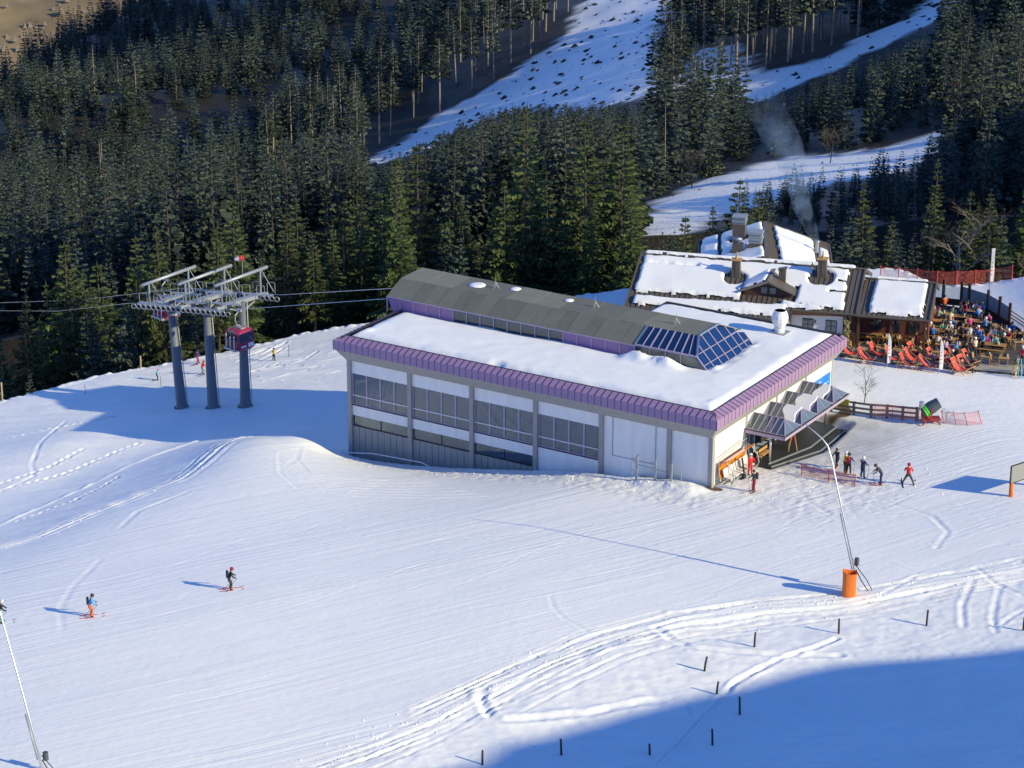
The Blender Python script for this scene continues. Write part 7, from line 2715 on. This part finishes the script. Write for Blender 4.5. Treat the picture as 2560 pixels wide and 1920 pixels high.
for z in (.2, .95):
    k.tube([(-2.3, .35, z + .15), (-1.7, 0, z), (-.1, 0, z - .05), (1.3, 0, z - .15), (2.0, .3, z)], .035, 6)
k.tube([(-2.3, .35, 1.2), (-1.7, .05, 1.4)], .03, 5)
k.tube([(-.7, .4, 1.15), (-.1, .05, 1.4)], .03, 5)
k.build('rail', 'galvanised', t)
for x in (-2.3, 2.0):
    MB().tube([(x, .33, -.2), (x, .33, 1.2)], .035, 6).build('end_post', 'galvanised', t)
p = np.array([-31.5, .2, -8.4])
k = MB()
k.tube([(-34.0, -.2, -8.75), (-31.6, -.1, -8.35), (-28.6, -.1, -8.2), (-26.6, -.15, -8.1), (-25.6, -.2, -8.35)], .05, 8)
k.build('guard_rail', 'white_paint', None, p, True, p)
tag(bpy.data.objects['guard_rail'], 'white tubular guard rail in the snow pit at the station front', 'rail')
t = thing('a_frame_sign', 'wooden A-frame stand on the dark entrance platform', 'sign', (1.15, 11.0, -4.85), .5)
for x in (-.35, .35):
    for s in (-.45, .45):
        MB().beam((x, s, 0), (x * .25, 0, 1.35), .06, .06, up=(1, 0, 0)).build('leg', 'wood_light', t)
MB().box((-.14, -.06, .75), (.14, .06, 1.55)).build('panel', 'machine_red', t)
t = thing('entrance_bench', 'pale wooden bench on the entrance platform beside the lift seat', 'bench', (.1, 8.0, -4.85), math.pi / 2)
MB().box((-.9, -.2, .4), (.9, .2, .46)).build('seat', 'wood_light', t)
MB().box((-.9, .16, .6), (.9, .2, .85)).build('backrest', 'wood_light', t)
for x in (-.75, .75):
    MB().box((x - .05, -.18, 0), (x + .05, .2, .4)).build('leg', 'wood_dark', t)
t = thing('ticket_counter', 'dark red counter against the recessed entrance doors', 'counter', (-1.9, 12.2, -4.85), 0)
MB().box((-.4, -1.3, 0), (.3, 1.3, 1.0)).build('body', 'deck_dark', t)
MB().box((.3, -1.2, .55), (.33, 1.2, .85)).build('front_panel', 'machine_red', t)
MB().box((-.45, -1.35, 1.0), (.38, 1.35, 1.06)).build('top', 'wood_dark', t)
p = hit(2556, 943)
t = thing('ski_rack', 'ski rack packed with upright skis at the right end of the terrace', 'ski rack', p, RIGHT + .3)
for x in (-.8, .8):
    MB().beam((x, -.35, 0), (x, 0, 1.1), .05).build('leg', 'wood_light', t)
    MB().beam((x, .35, 0), (x, 0, 1.1), .05).build('leg', 'wood_light', t)
MB().beam((-.9, 0, 1.1), (.9, 0, 1.1), .06).build('cross_bar', 'wood_light', t)
cs_ = ['cloth_black', 'cloth_green', 'cloth_white', 'cloth_sky', 'cloth_black', 'cloth_red', 'cloth_charcoal', 'cloth_lime', 'cloth_white', 'cloth_navy']
for i in range(10):
    x = -.75 + i * .16
    sg = -1 if i % 2 else 1
    o = MB().beam((0, 0, 0), (.03, -.33 * sg, 1.68), .075, .02, up=(0, 1, 0)).build('ski', cs_[i], None, (0, 0, 0), False, ch2 := (p + np.array([math.cos(RIGHT + .3) * x - math.sin(RIGHT + .3) * .38 * sg, math.sin(RIGHT + .3) * x + math.cos(RIGHT + .3) * .38 * sg, 0])))
    o.rotation_euler = (0, 0, RIGHT + .3)
    tag(o, 'ski leaning on the ski rack at the right end of the terrace', 'ski', 'skis leaning on the rack')

# loose snow clods along the tracks and by the walls
cl = MB()
rc = random.Random(8)
def clod(x, y, s):
    z = float(height(x, y))
    p = [(x + s * rc.uniform(.6, 1.1) * math.cos(a), y + s * rc.uniform(.6, 1.1) * math.sin(a), z - .3 * s) for a in (0, 1.57, 3.14, 4.71)]
    cl.add(p + [(x + .2 * s, y - .1 * s, z + s * rc.uniform(.5, .9))], [(0, 1, 4), (1, 2, 4), (2, 3, 4), (3, 0, 4)])
for line, wd, cnt in ((LOW, 1.5, 650), (BANK, .8, 160), ([(-34, -1.6), (-20, -1.4), (-8, -1.0), (-1, -.6)], 1.6, 420), ([(2, 2), (8, 6), (13, 12)], 3.0, 160)):
    for _ in range(cnt):
        i = rc.randrange(len(line) - 1)
        t = rc.random()
        x = line[i][0] + (line[i + 1][0] - line[i][0]) * t + rc.gauss(0, wd * .6)
        y = line[i][1] + (line[i + 1][1] - line[i][1]) * t + rc.gauss(0, wd * .6)
        if -35.2 < x < -.4 and .4 < y < 22:
            continue
        clod(x, y, .03 + .11 * rc.random() ** 2.5)
tag(cl.build('snow_clods', 'roof_snow'), 'loose snow clods along the tracks and by the station', None, None, 'stuff')
